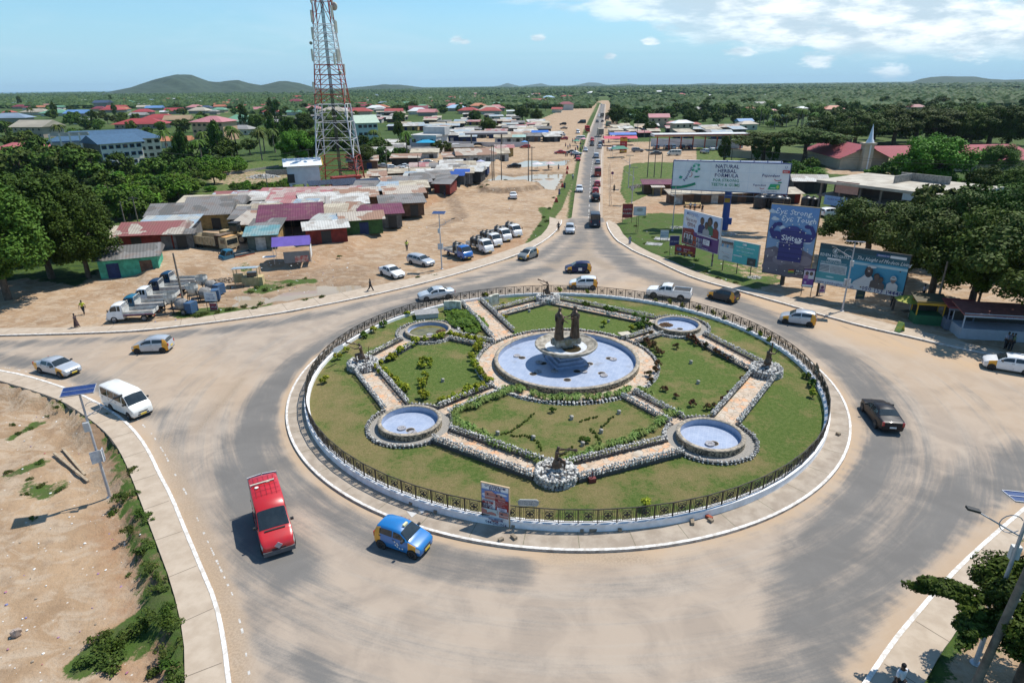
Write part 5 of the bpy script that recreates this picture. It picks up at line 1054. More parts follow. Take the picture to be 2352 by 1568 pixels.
# ---------------- figures ----------------
def skin(verts,edges,rad,sub=1,name='body',mats=None,root=0):
    me=bpy.data.meshes.new('t'); me.from_pydata(verts,edges,[]); o=bpy.data.objects.new('t',me)
    md=o.modifiers.new('s','SKIN'); md.use_smooth_shade=True
    for i,r in enumerate(rad): me.skin_vertices[0].data[i].radius=(r if isinstance(r,tuple) else (r,r)); me.skin_vertices[0].data[i].use_root=(i==root)
    if sub: o.modifiers.new('b','SUBSURF').levels=sub
    m2=evalmesh(o); m2.name=name
    m2.materials.clear()
    for q in (mats or []): m2.materials.append(q)
    for p in m2.polygons: p.use_smooth=True
    return m2
def rot2(p,c,a):  # rotate p around c in xz plane
    dx,dz=p[0]-c[0],p[2]-c[2]; return (c[0]+dx*math.cos(a)+dz*math.sin(a),p[1],c[2]-dx*math.sin(a)+dz*math.cos(a))
class Pose:
    def __init__(s,legs=((.0,.0),(.0,.0)),arms=((.1,.2),(.1,.2)),lean=0,seat=None,hgt=.93,armout=.08):
        """legs: (hip swing, knee bend); arms: (shoulder swing, elbow bend) in radians, + forwards"""
        v=[];e=[];r=[]
        def add(p,rad,par=None):
            v.append(tuple(p)); r.append(rad)
            if par is not None: e.append((par,len(v)-1))
            return len(v)-1
        P0=(0,0,hgt); L=lambda z,x=0: rot2((x,0,hgt+z),P0,lean)
        a=add(P0,(.145,.11)); b=add(L(.20),(.125,.095),a); c=add(L(.42),(.155,.10),b); d=add(L(.53),(.06,.06),c); f=add(L(.60,.01),(.072,.078),d); h=add(L(.68,.015),(.078,.092),f); g=add(L(.76,.0),(.055,.065),h)
        nose=add(L(.655,.10),.016,h); s.head=L(.68,.015); s.torso=[a,b,c]; s.arm=[]; s.leg=[]; s.hand=[]
        for i,sy in enumerate((1,-1)):
            sh_=L(.45); sh_=(sh_[0],sy*.185,sh_[2]); j=add(sh_,(.058,.058),c); sw,el=arms[i]; sw+=lean*.5
            E_=(sh_[0]+math.sin(sw)*.28,sh_[1]+sy*armout,sh_[2]-math.cos(sw)*.28); k=add(E_,.042,j); t=sw+el; W=(E_[0]+math.sin(t)*.25,E_[1]-sy*.02,E_[2]-math.cos(t)*.25); w=add(W,.027,k)
            u=V((math.sin(t),0,-math.cos(t))); pm=V(W)+u*.07; p=add(pm,(.034,.016),w)
            for q,(oy,ln) in enumerate(((-.027,.062),(-.009,.075),(.009,.07),(.027,.055))):
                k1=pm+u*ln*.55+V((0,oy,0))+V((.004,0,0)); k2=pm+u*ln+V((0,oy,0))+V((.018,0,.004)); i1=add(k1,.0085,p); add(k2,.007,i1)
            th=V(W)+u*.04+V((.03,-sy*.028,0)); i1=add(th,.010,w); add(th+u*.03+V((.008,0,0)),.008,i1)
            s.arm.append((sh_,E_,W)); s.hand.append(tuple(pm))
        for i,sy in enumerate((1,-1)):
            hp=(0,sy*.09,hgt-.05); j=add(hp,(.095,.09),a); sw,kn=legs[i]; K=(math.sin(sw)*.43,sy*.10,hp[2]-math.cos(sw)*.43); k=add(K,.062,j); t=sw-kn; A=(K[0]+math.sin(t)*.42,sy*.10,K[2]-math.cos(t)*.42); w=add(A,.04,k); add((A[0]+.07,A[1],A[2]-.045),(.035,.03),w); add((A[0]+.17,A[1]+sy*.01,A[2]-.055),(.03,.022),len(v)-1); s.leg.append((hp,K,A))
        s.v,s.e,s.r=v,e,r; s.L=L; s.minz=min(p[2] for p in v)-.03
    def body(s,mats,sub=1): return skin(s.v,s.e,s.r,sub,'body',mats)
    def shirt(s,mats,long=False):
        L=s.L; v=[L(-.04),L(.2),L(.42),L(.50)];e=[(0,1),(1,2),(2,3)];r=[(.165,.13),(.15,.12),(.175,.122),(.085,.08)]
        for i in (0,1):
            sh_,E_,W=s.arm[i]; n=len(v); v+=[sh_,E_ if long else tuple(V(sh_).lerp(V(E_),.85))]; e+=[(2,n),(n,n+1)]; r+=[.078,.066]
            if long: v.append(W); e.append((n+1,n+2)); r.append(.045)
        return skin(v,e,r,1,'shirt',mats)
    def trousers(s,mats):
        v=[(0,0,s.leg[0][0][2]+.08)];e=[];r=[(.16,.125)]
        for i in (0,1):
            hp,K,A=s.leg[i]; n=len(v); v+=[hp,K,tuple(V(K).lerp(V(A),.88))]; e+=[(0,n),(n,n+1),(n+1,n+2)]; r+=[(.115,.11),.082,.064]
        return skin(v,e,r,1,'trousers',mats)
    def skirt(s,mat):
        m=MB(); z=s.leg[0][0][2]; K=[(V(a[1])+V(b[1]))/2 for a,b in ((s.leg[0],s.leg[1]),)][0]; m.lathe([(.15,z+.12),(.185,z-.02),(.235,z-.3),(.28,z-.55),(.27,z-.56)],20,0,(0,0,0)); me=mesh_of(m,'skirt',mat); return me
    def hair(s,mat,long=False):
        m=MB(); h=V(s.head); rr_=.088; pr=[(0,.112),(.05,.102),(.083,.062),(.092,.02),(.086,-.02)]; m.lathe(pr,14,0,(h.x-.012,0,h.z+.03)); 
        if long: m.lathe([(.088,.03),(.098,-.05),(.08,-.14)],14,0,(h.x-.035,0,h.z+.02))
        return mesh_of(m,'hair',mat)
    def face(s):
        m=MB(); h=s.head; 
        for sy in (1,-1): m.box((h[0]+.078,sy*.03,h[2]-.005),(.012,.022,.012)); 
        m.box((h[0]+.074,0,h[2]-.065),(.012,.045,.010),0); return mesh_of(m,'face_features',BLK)
SK=M('brown_skin',(.10,.055,.035),(.075,.04,.025),6,.5); HAIR=M('black_hair',(.012,.011,.011),None,20,.8)
def person(loc,rz,label,top=(.5,.5,.5),low=(.03,.03,.05),pose=None,skirt=False,cat='person',group=None,sc=1.0,load=None,longhair=False,longsl=False):
    ps=pose or Pose(); t=thing('person',label,cat,(loc[0],loc[1],loc[2]),rz,group); t.scale=(sc,)*3; z=-ps.minz
    k=lambda c:'cloth_'+''.join('%02d'%int(x*99) for x in c)
    for me in (ps.body([SK]),ps.shirt([M(k(top),top,None,5,.85)],longsl),(ps.skirt(M(k(low),low,None,5,.85)) if skirt else ps.trousers([M(k(low),low,None,5,.85)])),ps.hair(HAIR,longhair),ps.face()): part(me.name.split('.')[0],me,t,(0,0,z))
    return t,z,ps
walk=lambda a=.4:Pose(legs=((a,.1),(-a*.8,.35)),arms=((-.4,.25),(.4,.35)))
def pp(px,py,rzdeg,label,**k):
    p=GG(px,py); return person((p.x,p.y,p.z+(.15-.10 if k.pop('pav',False) else 0)),R(rzdeg),label,**k)
BRZ=M('dark_bronze',(.15,.098,.07),(.07,.046,.034),5,.42,.2,metal=.45)
def robe(ps,mat,seed=0,bend=0):
    q=random.Random(seed); m=MB(); prof=[(.27,.22,.03),(.25,.20,.25),(.225,.185,.5),(.205,.17,.75),(.20,.155,1.0),(.215,.15,1.15),(.225,.14,1.3),(.16,.11,1.38)]; n=36; vs=[];z0=0
    for i,(a,b,z) in enumerate(prof):
        for k in range(n):
            t=2*math.pi*k/n; f=1+(.055*math.sin(7*t+seed+z*2)+.035*math.sin(13*t-z*4))*(1.1-z*.5); vs.append((math.cos(t)*b*f,math.sin(t)*a*f,z))
    fs=[(i*n+k,i*n+(k+1)%n,(i+1)*n+(k+1)%n,(i+1)*n+k) for i in range(len(prof)-1) for k in range(n)]; m.add(vs,fs,0,True)
    # diagonal cloth over the left shoulder
    pts=[V((.10,-.20,.95)),V((.17,-.05,1.15)),V((.12,.12,1.33)),V((0,.18,1.385)),V((-.13,.12,1.31)),V((-.18,-.05,1.1))]
    for off in (0,.05,.1): m.path([p+V((0,0,-off)) for p in pts],.045-off*.15,6)
    # hanging drape
    for k in range(4): m.tube((.12-.02*k,.24+.02*k,1.25),(.10-.03*k,.30,.55+.08*k),.035,.03,6)
    return mesh_of(m,'robe',mat)
S8=1.72
for nm_,x,rz,arms,lab,sd in (('l',-.72,0,((.46,.78),(.3,.5)),'larger bronze statue at the left, in robes, shaking hands',1),('r',.72,math.pi,((.3,1.2),(.46,.78)),'bronze statue at the right in a draped robe, shaking hands',4)):
    ps=Pose(arms=(arms[0],arms[1]) if nm_=='l' else (arms[0],arms[1]),armout=.02); mx=Matrix.Translation(FOUNT.location)@Matrix.Rotation(R(18),4,'Z')
    w_=mx@V((x*1.05,-.12 if nm_=='l' else -.2,2.43)); t=thing('statue',lab,'statue',w_,R(18)+rz+R(-6)); t.scale=(S8*1.15,S8*1.15,S8)
    part('body',ps.body([BRZ]),t,(0,0,-ps.minz)); part('robe',robe(ps,BRZ,sd),t,(0,0,0)); 
rr=random.Random(21)
def pedestal(c,label,r=1.35,h=.62):
    mb=MB(); mb.lathe([(r-.08,-.1),(r-.08,h-.08),(0,h-.05)],24,1)
    for lv in range(4):
        n=int(2*math.pi*r/.24)
        for i in range(n): a=6.283*i/n+lv*.2; rock(mb,(math.cos(a)*(r-.03),math.sin(a)*(r-.03),h*lv/3.3),.15*rr.uniform(.8,1.2))
    for i in range(130): a=rr.random()*6.283; q=math.sqrt(rr.random())*(r-.05); rock(mb,(math.cos(a)*q,math.sin(a)*q,h-.03),.15*rr.uniform(.7,1.2))
    o=mb.build('rock_pedestal',[ROCK,M('dark_mortar',(.1,.095,.09),None,8,.95)],loc=c); setp(o,label,'pedestal')
def kneeler(c,rz,label,horn,armsp,sc=1.25,extra=None):
    ps=Pose(legs=((1.35,1.45),(-.25,1.45)),arms=armsp,lean=.12,hgt=.55); t=thing('musician_statue',label,'statue',(c.x,c.y,c.z+.60),rz); t.scale=(sc,)*3; z=-ps.minz
    part('body',ps.body([BRZ]),t,(0,0,z)); m=MB(); m.lathe([(.15,.62),(.20,.5),(.27,.3),(.24,.22)],20,0,(.04,0,z-.08)); m.tube((.05,.1,.5+z),(.42,.12,.42+z),.12,.10,10); part('waist_cloth',mesh_of(m,'w',BRZ),t)
    hd=V(ps.head)+V((0,0,z))
    if horn: a,b=horn; m=MB(); st_=hd+V((.10,0,-.03)); e=st_+V((math.cos(a)*math.cos(b),math.sin(a)*math.cos(b),math.sin(b)))*.85; m.tube(st_,st_.lerp(e,.5)+V((0,0,-.03)),.022,.035,10); m.tube(st_.lerp(e,.5)+V((0,0,-.03)),e,.035,.075,12); part('horn',mesh_of(m,'h',BRZ),t)
    if extra: part(extra[0],extra[1],t)
    return t
m=MB(); m.tube((-.35,-.25,.0),(-.45,-.28,1.05),.03,.025,6); stick=mesh_of(m,'staff',BRZ)
m=MB(); m.tube((.30,.05,.35),(.24,.0,1.75),.035,.05,8); stick2=mesh_of(m,'staff',BRZ)
for k,(lab,rz,horn,ar,ex) in dict(S=('bronze statue of a kneeling horn blower pointing right, on the nearest pedestal',-20,(.0,.08),((1.5,.5),(1.75,.4)),None),W=('bronze statue of a kneeling horn blower with a staff, on the left pedestal',170,(.1,.15),((1.3,.6),(1.6,.5)),('staff',stick)),
    E=('bronze statue of a crouching figure holding a tall pipe, on the right pedestal',20,None,((1.2,1.3),(1.3,1.2)),('staff',stick2)),N=('bronze statue of a kneeling horn blower seen from behind, on the far pedestal',150,(.0,.2),((1.5,.5),(1.7,.5)),None)).items():
    pedestal(STAT[k],'round pedestal of white and grey rocks, %s corner of the island garden'%{'S':'nearest','W':'left','E':'right','N':'far'}[k]); kneeler(STAT[k],R(rz),lab,horn,ar,1.3,ex)
# ---------------- island planting ----------------
def z3(x,y): return 631.6+x*.29297,631.6+y*.29297
def z4(x,y): return 1263.3+x*.29297,631.6+y*.29297
def z5(x,y): return 660.3+x*.29297,918.7+y*.29297
bush_me=[foliage('foliage',420,(.36,.36,.34),.085,s,10,.5,.6,LF_Y,.30) for s in (1,2)]; bushg_me=foliage('foliage',420,(.38,.38,.36),.09,3,10,.5,.5,LF_M,.30); red_me=foliage('foliage',380,(.38,.36,.34),.08,5,9,.5,.4,LF_R,.30)
m=MB(); m.tube((0,0,0),(0,0,.3),.04,.03,6); stem_me=mesh_of(m,'stem',BARK)
def bush(me,x,y,z,s,label,group,name='garden_bush',cat='bush'):
    t=thing(name,label,cat,(x,y,z),random.random()*6.28,group); t.scale=(s,s,s*random.uniform(.85,1.1)); part('foliage',me,t); part('stem',stem_me,t); return t
def bushes(pts,conv,me,s,label,group,**k):
    for i,p in enumerate(pts): q=G(*conv(*p),LZ); bush(me[i%len(me)] if isinstance(me,list) else me,q.x,q.y,LZ,s*random.uniform(.8,1.15),label,group,**k)
bushes([(800,745),(828,715),(883,680),(915,665),(935,658),(965,635),(985,610),(1028,590),(1065,570),(1095,548),(1112,532),(1180,522),(1258,512),(1292,505),(1312,498),(1372,498),(1420,505),(1445,510),(1470,515),(1510,525),(1540,530),(1565,535)],z3,bush_me,1.3,'clipped yellow green bush in the row along the left lawn, far and upper left edge','yellow green bushes, upper edge of left lawn')
bushes([(1618,550),(1600,570),(1585,590),(1565,612),(1540,640),(1545,668),(1560,700),(1565,730),(1578,750),(1597,782),(1628,810),(1655,835),(1685,850),(1640,895),(1610,905),(1575,920),(1545,935),(1510,945),(1467,965),(1410,985),(1375,995),(1330,1003),(1300,1000)],z3,bush_me,1.3,'clipped yellow green bush in the curved row of the left lawn beside the ring path','yellow green bushes, fountain edge of left lawn')
bushes([(850,775),(878,795),(912,830),(945,850),(965,875),(990,895),(1015,910),(1035,920),(1158,970),(1185,965)],z3,bush_me,1.3,'clipped yellow green bush in the row along the lower left edge of the left lawn','yellow green bushes, lower edge of left lawn')
bushes([(1160,680),(1185,685),(1215,695),(1150,715),(1175,725),(1215,722),(1140,730)],z3,bush_me,.95,'low yellow green bush in the upper cluster shaping letters on the left lawn','bush letters on the left lawn, upper cluster')
bushes([(1178,808),(1135,850),(1165,845),(1190,855),(1145,880),(1180,878)],z3,bush_me,1.0,'low yellow green bush in the lower cluster shaping letters on the left lawn','bush letters on the left lawn, lower cluster')
for p,l in (((1036,322),'beside the stone slab'),((852,405),'tallest by the left railing'),((775,450),'by the far left railing below the tall one'),((702,490),'small, by the left railing'),((558,605),'by the left plaque on the railing'),((490,665),'left of the left statue'),((395,845),'alone on the brown grass at the far left'),((1797,348),'on the far lawn beside the entrance path'),((1785,262),'at the corner of the far lawn'),((1648,185),'behind the small standing slab')):
    bushes([p],z3,bushg_me if l[0] in 'ts' else bush_me[0],1.2,'small round garden bush '+l,None)
for p,l in (((72,140),'behind the far statue'),((290,155),'right of the far statue by the railing'),((825,220),'by the far railing behind the pickup'),((930,238),'second by the far railing near the pickup'),((1040,265),'by the railing above the far right pool'),((1158,292),'by the railing right of the far right pool'),((1278,322),'second right of the far right pool'),((1367,362),'third right of the far right pool'),((1562,450),'by the upper right railing, dark'),((1637,492),'by the upper right railing, pale'),((1720,535),'above the right statue, yellowish'),((2008,810),'large, by the right railing'),((2052,875),'by the right railing, middle of three'),((2060,955),'by the right railing, lowest of three'),((420,405),'on the far lawn behind the fountain, yellow topped'),((632,442),'on the far lawn behind the slab')):
    bushes([p],z4,bushg_me if 'dark' in l or 'large' in l or 'middle' in l else bush_me[1],1.15,'small round garden bush '+l,None)
bushes([(445,285),(490,300),(278,255),(660,330),(705,355),(745,380),(715,415),(735,400),(785,410),(690,420)],z4,bushg_me,1.35,'untidy green shrub along the right side of the far lawn','green shrubs of the far lawn')
bushes([(735,510),(750,530),(765,545),(785,570),(800,560),(815,590),(840,605),(855,630),(850,720),(825,765),(775,800),(790,850)],z4,red_me,1.15,'red tinged shrub on the left edge of the right lawn beside the ring path','red shrubs beside the ring path')
bushes([(1090,505),(1125,530),(1160,555),(1215,580),(1300,620),(1335,635),(1370,655),(1420,680),(795,485)],z4,red_me,1.2,'red tinged shrub along the upper edge of the right lawn','red shrubs, upper edge of right lawn')
bushes([(1430,920),(1400,950),(1360,990),(1275,1050),(1225,1055),(1510,835),(990,580),(880,905),(910,910),(985,960),(1120,1030)],z4,red_me,.9,'thin reddish shrub low on the right lawn','thin shrubs low on the right lawn')
bushes([(255,1300),(290,1310),(20,1075)],z4,bushg_me,.9,'small dark shrub on the near lawn','dark shrubs of the near lawn'); bushes([(750,850)],lambda x,y:(1263.3+x*.29297,918.7+y*.29297),bush_me[0],1.3,'bright green bush just inside the nearest railing',None)
# bladed plants
def tuft_mesh(n,h,seed,mat):
    q=random.Random(seed); m=MB()
    for i in range(n):
        a=q.random()*6.283; d=V((math.cos(a),math.sin(a),0)); s=V((-d.y,d.x,0))*.032; l=h*q.uniform(.6,1.1); u=q.uniform(.35,1.1); o=d*q.uniform(0,.1)
        p1=o+d*l*.3*u+V((0,0,l*.75)); p2=o+d*l*.85*u+V((0,0,l*(.95-.5*u))); m.add([o-s,o+s,p1+s,p1-s,p2],[(0,1,2,3),(3,2,4)],0)
    return mesh_of(m,'foliage',mat)
TF=[tuft_mesh(95,.62,s,LF_S) for s in (1,2,3)]
def tufts(line,conv,step,rows,label,group):
    L=resample([G(*conv(*p),LZ) for p in line],step)
    for i,a in enumerate(L):
        for k in range(rows):
            t=thing('bladed_plant',label,'plant',(a.x+random.uniform(-.18,.18),a.y+random.uniform(-.18,.18)+k*.45,LZ),random.random()*6.28,group); t.scale=(random.uniform(.85,1.2),)*3; part('foliage',TF[(i+k)%3],t)
tufts([(1420,1085),(1520,1050),(1640,1000),(1760,960),(1850,915),(1940,925)],z3,.55,2,'long bladed striped plant along the upper left edge of the near lawn','bladed plants, upper left of near lawn')
tufts([(2010,945),(2080,965),(2180,985),(2290,985),(2352,980)],z3,.6,1,'long bladed striped plant by the ring path, left of the fountain axis','bladed plants by the ring path, left half'); tufts([(60,980),(150,985),(290,980),(380,965),(470,955),(560,940),(620,900),(700,905),(790,955)],z4,.6,1,'long bladed striped plant by the ring path, right of the fountain axis','bladed plants by the ring path, right half')
tufts([(1420,1105),(1430,1160),(1440,1200)],z3,.45,1,'long bladed striped plant at the left corner of the near lawn','bladed plants, left corner of near lawn')
tufts([(1500,1200),(1600,1260),(1720,1320),(1850,1380),(1960,1420),(2080,1480)],z3,.5,1,'long bladed striped plant along the lower left edge of the near lawn','bladed plants, lower left of near lawn')
tufts([(120,1480),(250,1430),(400,1370),(520,1340),(620,1290),(720,1260),(800,1225),(860,1170),(920,1110),(985,1090)],z4,.5,1,'long bladed striped plant along the lower right edge of the near lawn','bladed plants, lower right of near lawn')
bed=foliage('flower_bed',5200,(1.0,1.0,.35),.13,9,60,.2,.6,LF_M,.25,.22)
o=bpy.data.objects.new('ground_cover',bed); COL.objects.link(o); p=G(*z3(1490,370),LZ); o.location=p; o.scale=(2.1,4.4,1); o.rotation_euler=(0,0,R(22)); o['kind']='stuff'; o['label']='dense green ground cover with white flowers beside the entrance path'; o['category']='ground cover'
mb=MB(); 
for pts in ([(1730,1250),(1830,1240),(1950,1160),(2030,1090)],[(1850,1260),(1990,1265),(2060,1310),(2090,1370)]):
    for a in resample([G(*z3(*p),LZ) for p in pts],.12): rock(mb,(a.x+rr.uniform(-.1,.1),a.y+rr.uniform(-.1,.1),LZ+.06),.10)
for pts in ([(240,1150),(370,1110)],[(320,1210),(400,1310)],[(400,1200),(490,1110)],[(90,1420),(180,1350)]):
    for a in resample([G(*z4(*p),LZ) for p in pts],.12): rock(mb,(a.x+rr.uniform(-.1,.1),a.y+rr.uniform(-.1,.1),LZ+.06),.10)
o=mb.build('creeping_plants',LF_D); o['kind']='stuff'; o['label']='thin creeping plant lines on the near lawn'; o['category']='ground cover'
# slabs, lamps stones, bricks
SLAB=M('pale_stone_cladding',(.62,.60,.50),(.40,.38,.30),2,.85,.3,voro=3)
def slab(px,py,w_,h_,label,rz,dep=.35):
    p=G(px,py,LZ); mb=MB(); mb.prism([(-w_/2,0),(w_/2,0),(w_/2*.96,h_*.97),(0,h_),(-w_/2*.98,h_*.92)],-dep/2,dep/2,mx=Matrix.Rotation(R(90),4,'X')); o=mb.build('stone_slab',SLAB,loc=p,rz=R(rz)); setp(o,label,'monument')
slab(*z3(1395,282),2.0,1.25,'pale stone clad slab standing left of the entrance path',-8); slab(*z3(1718,232),1.3,1.25,'pale stone clad slab standing right of the entrance path',38)
p=G(*z3(1190,325),LZ); mb=MB(); mb.box((0,0,.28),(2.4,1.7,.5)); 
for i in range(8): mb.box((0,-.8+i*.23,.56),(2.6,.2,.06),1)
o=mb.build('water_chamber',[M('chamber_wall',(.5,.49,.46),None,3,.9),M('grey_roof_sheet',(.36,.35,.33),(.26,.25,.24),3,.8)],loc=p,rz=R(12)); setp(o,'low white chamber with a grey corrugated cover behind the far left pool','chamber')
slabm=M('loose_slab',(.52,.46,.36),None,4,.9)
p=G(*z4(585,490),LZ); mb=MB(); mb.box((0,0,.42),(1.15,.9,.1),rz=.3); o=mb.build('flat_stone',slabm,loc=(p.x,p.y,LZ)); setp(o,'flat pale stone plate lying on the ring border behind the fountain','stone')
for q,l in (((1993,290),'on the far lawn'),((1315,835),'on the left lawn below the bush letters'),((1745,1250),'at the left of the near lawn'),((2325,1130),'at the middle top of the near lawn'),((2025,1285),'at the lower middle of the near lawn')):
    p=G(*z3(*q),LZ); mb=MB(); mb.lathe([(.16,0),(.13,.22),(.18,.26),(0,.32)],7); o=mb.build('lamp_block',M('pale_block',(.5,.47,.42),(.25,.22,.18),6,.9),loc=p); setp(o,'small pale lamp block '+l,'block')
for q,l in (((458,370),'on the far lawn, right side'),((1104,692),'upper one on the right lawn'),((1160,850),'lower one on the right lawn'),((168,1128),'at the centre of the near lawn'),((540,1085),'at the right of the near lawn'),((400,1235),'low right of the near lawn'),((255,1335),'lowest on the near lawn')):
    p=G(*z4(*q),LZ); mb=MB(); mb.lathe([(.16,0),(.13,.22),(.18,.26),(0,.32)],7); o=mb.build('lamp_block',M('pale_block',(.5,.47,.42)),loc=p); setp(o,'small pale lamp block '+l,'block')
bk=[(lambda x,y:z5(x,y),[(972,815),(1173,872),(1775,993),(2310,1020),(1673,1100),(1775,1080)]),(lambda x,y:(1263.3+x*.29297,918.7+y*.29297),[(248,1018),(335,1025),(545,1022),(1115,962),(1258,950),(1245,925),(1380,855),(1775,675),(2258,272)])]
for cv,l in bk:
    for i,q in enumerate(l):
        p=G(*cv(*q),.15); mb=MB(); mb.box((0,0,.09),(.42 if i%2 else .3,.2,.18)); o=mb.build('broken_block',M('broken_concrete_block',(.30,.24,.17),(.18,.14,.10),5,.95,.6) if i!=5 or cv is not bk[1][0] else M('brick_red',(.35,.08,.04),None,5,.9),loc=p,rz=rr.random()*3); setp(o,'broken block lying on the island pavement by the low white wall','block','broken blocks along the island pavement')
REDB=M('dark_red_box',(.16,.03,.03),None,5,.6)
for q,l in (((330,615),'beside the nearest pedestal'),):
    p=G(1263.3+330*.29297,918.7+640*.29297,LZ); t=thing('floodlight','dark red box floodlight on the grass beside the nearest pedestal','lamp',p,.2); m=MB(); m.box((0,0,.16),(.45,.3,.32)); m.build('lamp_box',REDB,t); m=MB(); m.box((0,0,.5),(.05,.05,.5)); m.build('stake',REDB,t)
# ---------------- flat artwork helper ----------------
WHTP=(.80,.80,.80)
class Art:
    def __init__(s,w,h): s.w=w;s.h=h;s.mb=MB();s.mats=[];s.k=0
    def mi(s,c):
        k='print_'+''.join('%03d'%int(x*255) for x in c); m=M(k,c,tuple(x*.93 for x in c),2.5,.55)
        if m not in s.mats: s.mats.append(m)
        return s.mats.index(m)
    def lay(s): s.k+=1; return -(.012+.0035*s.k)
    def poly(s,pts,c): y=s.lay(); s.mb.quad(*[V((a,y,b)) for a,b in pts],mi=s.mi(c)); return s
    def rect(s,x0,y0,x1,y1,c): return s.poly([(x0,y0),(x1,y0),(x1,y1),(x0,y1)],c)
    def ell(s,cx,cy,rx,ry,c,n=18,a0=0,a1=6.2832): return s.poly([(cx+rx*math.cos(a0+(a1-a0)*i/n),cy+ry*math.sin(a0+(a1-a0)*i/n)) for i in range(n)],c)
    def line(s,pts,wd,c):
        y=s.lay(); mi=s.mi(c)
        for a,b in zip(pts,pts[1:]):
            d=V((b[0]-a[0],b[1]-a[1])); n=V((-d.y,d.x)).normalized()*wd/2; s.mb.quad(V((a[0]-n.x,y,a[1]-n.y)),V((a[0]+n.x,y,a[1]+n.y)),V((b[0]+n.x,y,b[1]+n.y)),V((b[0]-n.x,y,b[1]-n.y)),mi=mi)
        return s
    def text(s,x,y,t,size,c,bold=0.,align='LEFT',shear=0.,rot=0.,xs=1.):
        cu=bpy.data.curves.new('t','FONT'); cu.body=t; cu.size=size; cu.align_x=align; cu.shear=shear; cu.offset=bold*size*.45; cu.resolution_u=1; cu.fill_mode='FRONT'
        me=evalmesh(bpy.data.objects.new('t',cu))
        yl=s.lay(); ca,sa=math.cos(rot),math.sin(rot); vs=[]
        for v in me.vertices: a,b=v.co.x*xs,v.co.y; vs.append((x+a*ca-b*sa,yl,y+a*sa+b*ca))
        s.mb.add(vs,[tuple(p.vertices) for p in me.polygons],s.mi(c)); bpy.data.meshes.remove(me); return s
    def person(s,x,y,h,cl,sk=(.12,.07,.05),hair=(.02,.02,.02),hr=1.15):
        r=h*.16; s.poly([(x-h*.34,y),(x+h*.34,y),(x+h*.32,y+h*.42),(x+h*.16,y+h*.56),(x-h*.16,y+h*.56),(x-h*.32,y+h*.42)],cl); s.ell(x,y+h*.79,r*hr,r*1.25*hr,hair); s.ell(x,y+h*.74,r,r*1.2,sk); s.rect(x-r*.4,y+h*.5,x+r*.4,y+h*.62,sk); return s
    def build(s,parent): return s.mb.build('printed_art',s.mats,parent) if s.mats else None
def board(name,label,BL,BR,TLy,z0,art,cat='billboard',frame=(.03,.03,.03),base=WHTP,thick=.16,legs=None,TLx=None,legr=.09,fw_=.07,legmat=None):
    """panel whose lower corners are seen at BL and BR at height z0, upper left corner at row TLy"""
    a=G(BL[0],BL[1],z0); b=G(BR[0],BR[1],z0); g0=V((a.x,a.y,0)); d=ray(BL[0] if TLx is None else TLx,TLy); tt=math.hypot(a.x,a.y)/math.hypot(d.x,d.y); z1=CH+d.z*tt; w_=(b-a).length; h_=z1-z0
    rz=math.atan2(b.y-a.y,b.x-a.x); t=thing(name,label,cat,(a.x,a.y,0),rz)
    m=MB(); m.box((w_/2,thick/2+.004,z0+h_/2),(w_,thick,h_)); m.build('panel',M('board_'+''.join('%02d'%int(x*99) for x in base),base,tuple(x*.92 for x in base),.8,.6),t)
    m=MB()
    for x in (-fw_/2,w_+fw_/2): m.box((x,thick/2,z0+h_/2),(fw_,thick+.06,h_+2*fw_))
    for z in (z0-fw_/2,z0+h_+fw_/2): m.box((w_/2,thick/2,z),(w_,thick+.06,fw_))
    m.build('frame',M('frame_'+''.join('%02d'%int(x*99) for x in frame),frame,None,5,.7),t)
    A=Art(w_,h_); art(A); o=A.build(t)
    if o: o.location=(0,0,z0)
    lm=legmat or M('dark_post',(.05,.045,.04),(.10,.07,.05),4,.8)
    for f_ in (legs or []): m=MB(); m.tube((w_*f_,thick,-.2),(w_*f_,thick,z0+h_*.5),legr,legr,8); m.build('leg',lm,t)
    return t,w_,h_,z0
NV=(.02,.02,.13); GR=(.01,.25,.13)
def holes(A,seed,n,c=(.75,.7,.6)):
    q=random.Random(seed)
    for _ in range(n): A.ell(q.uniform(.05,.95)*A.w,q.uniform(.05,.95)*A.h,A.h*.008,A.h*.008,c,7)
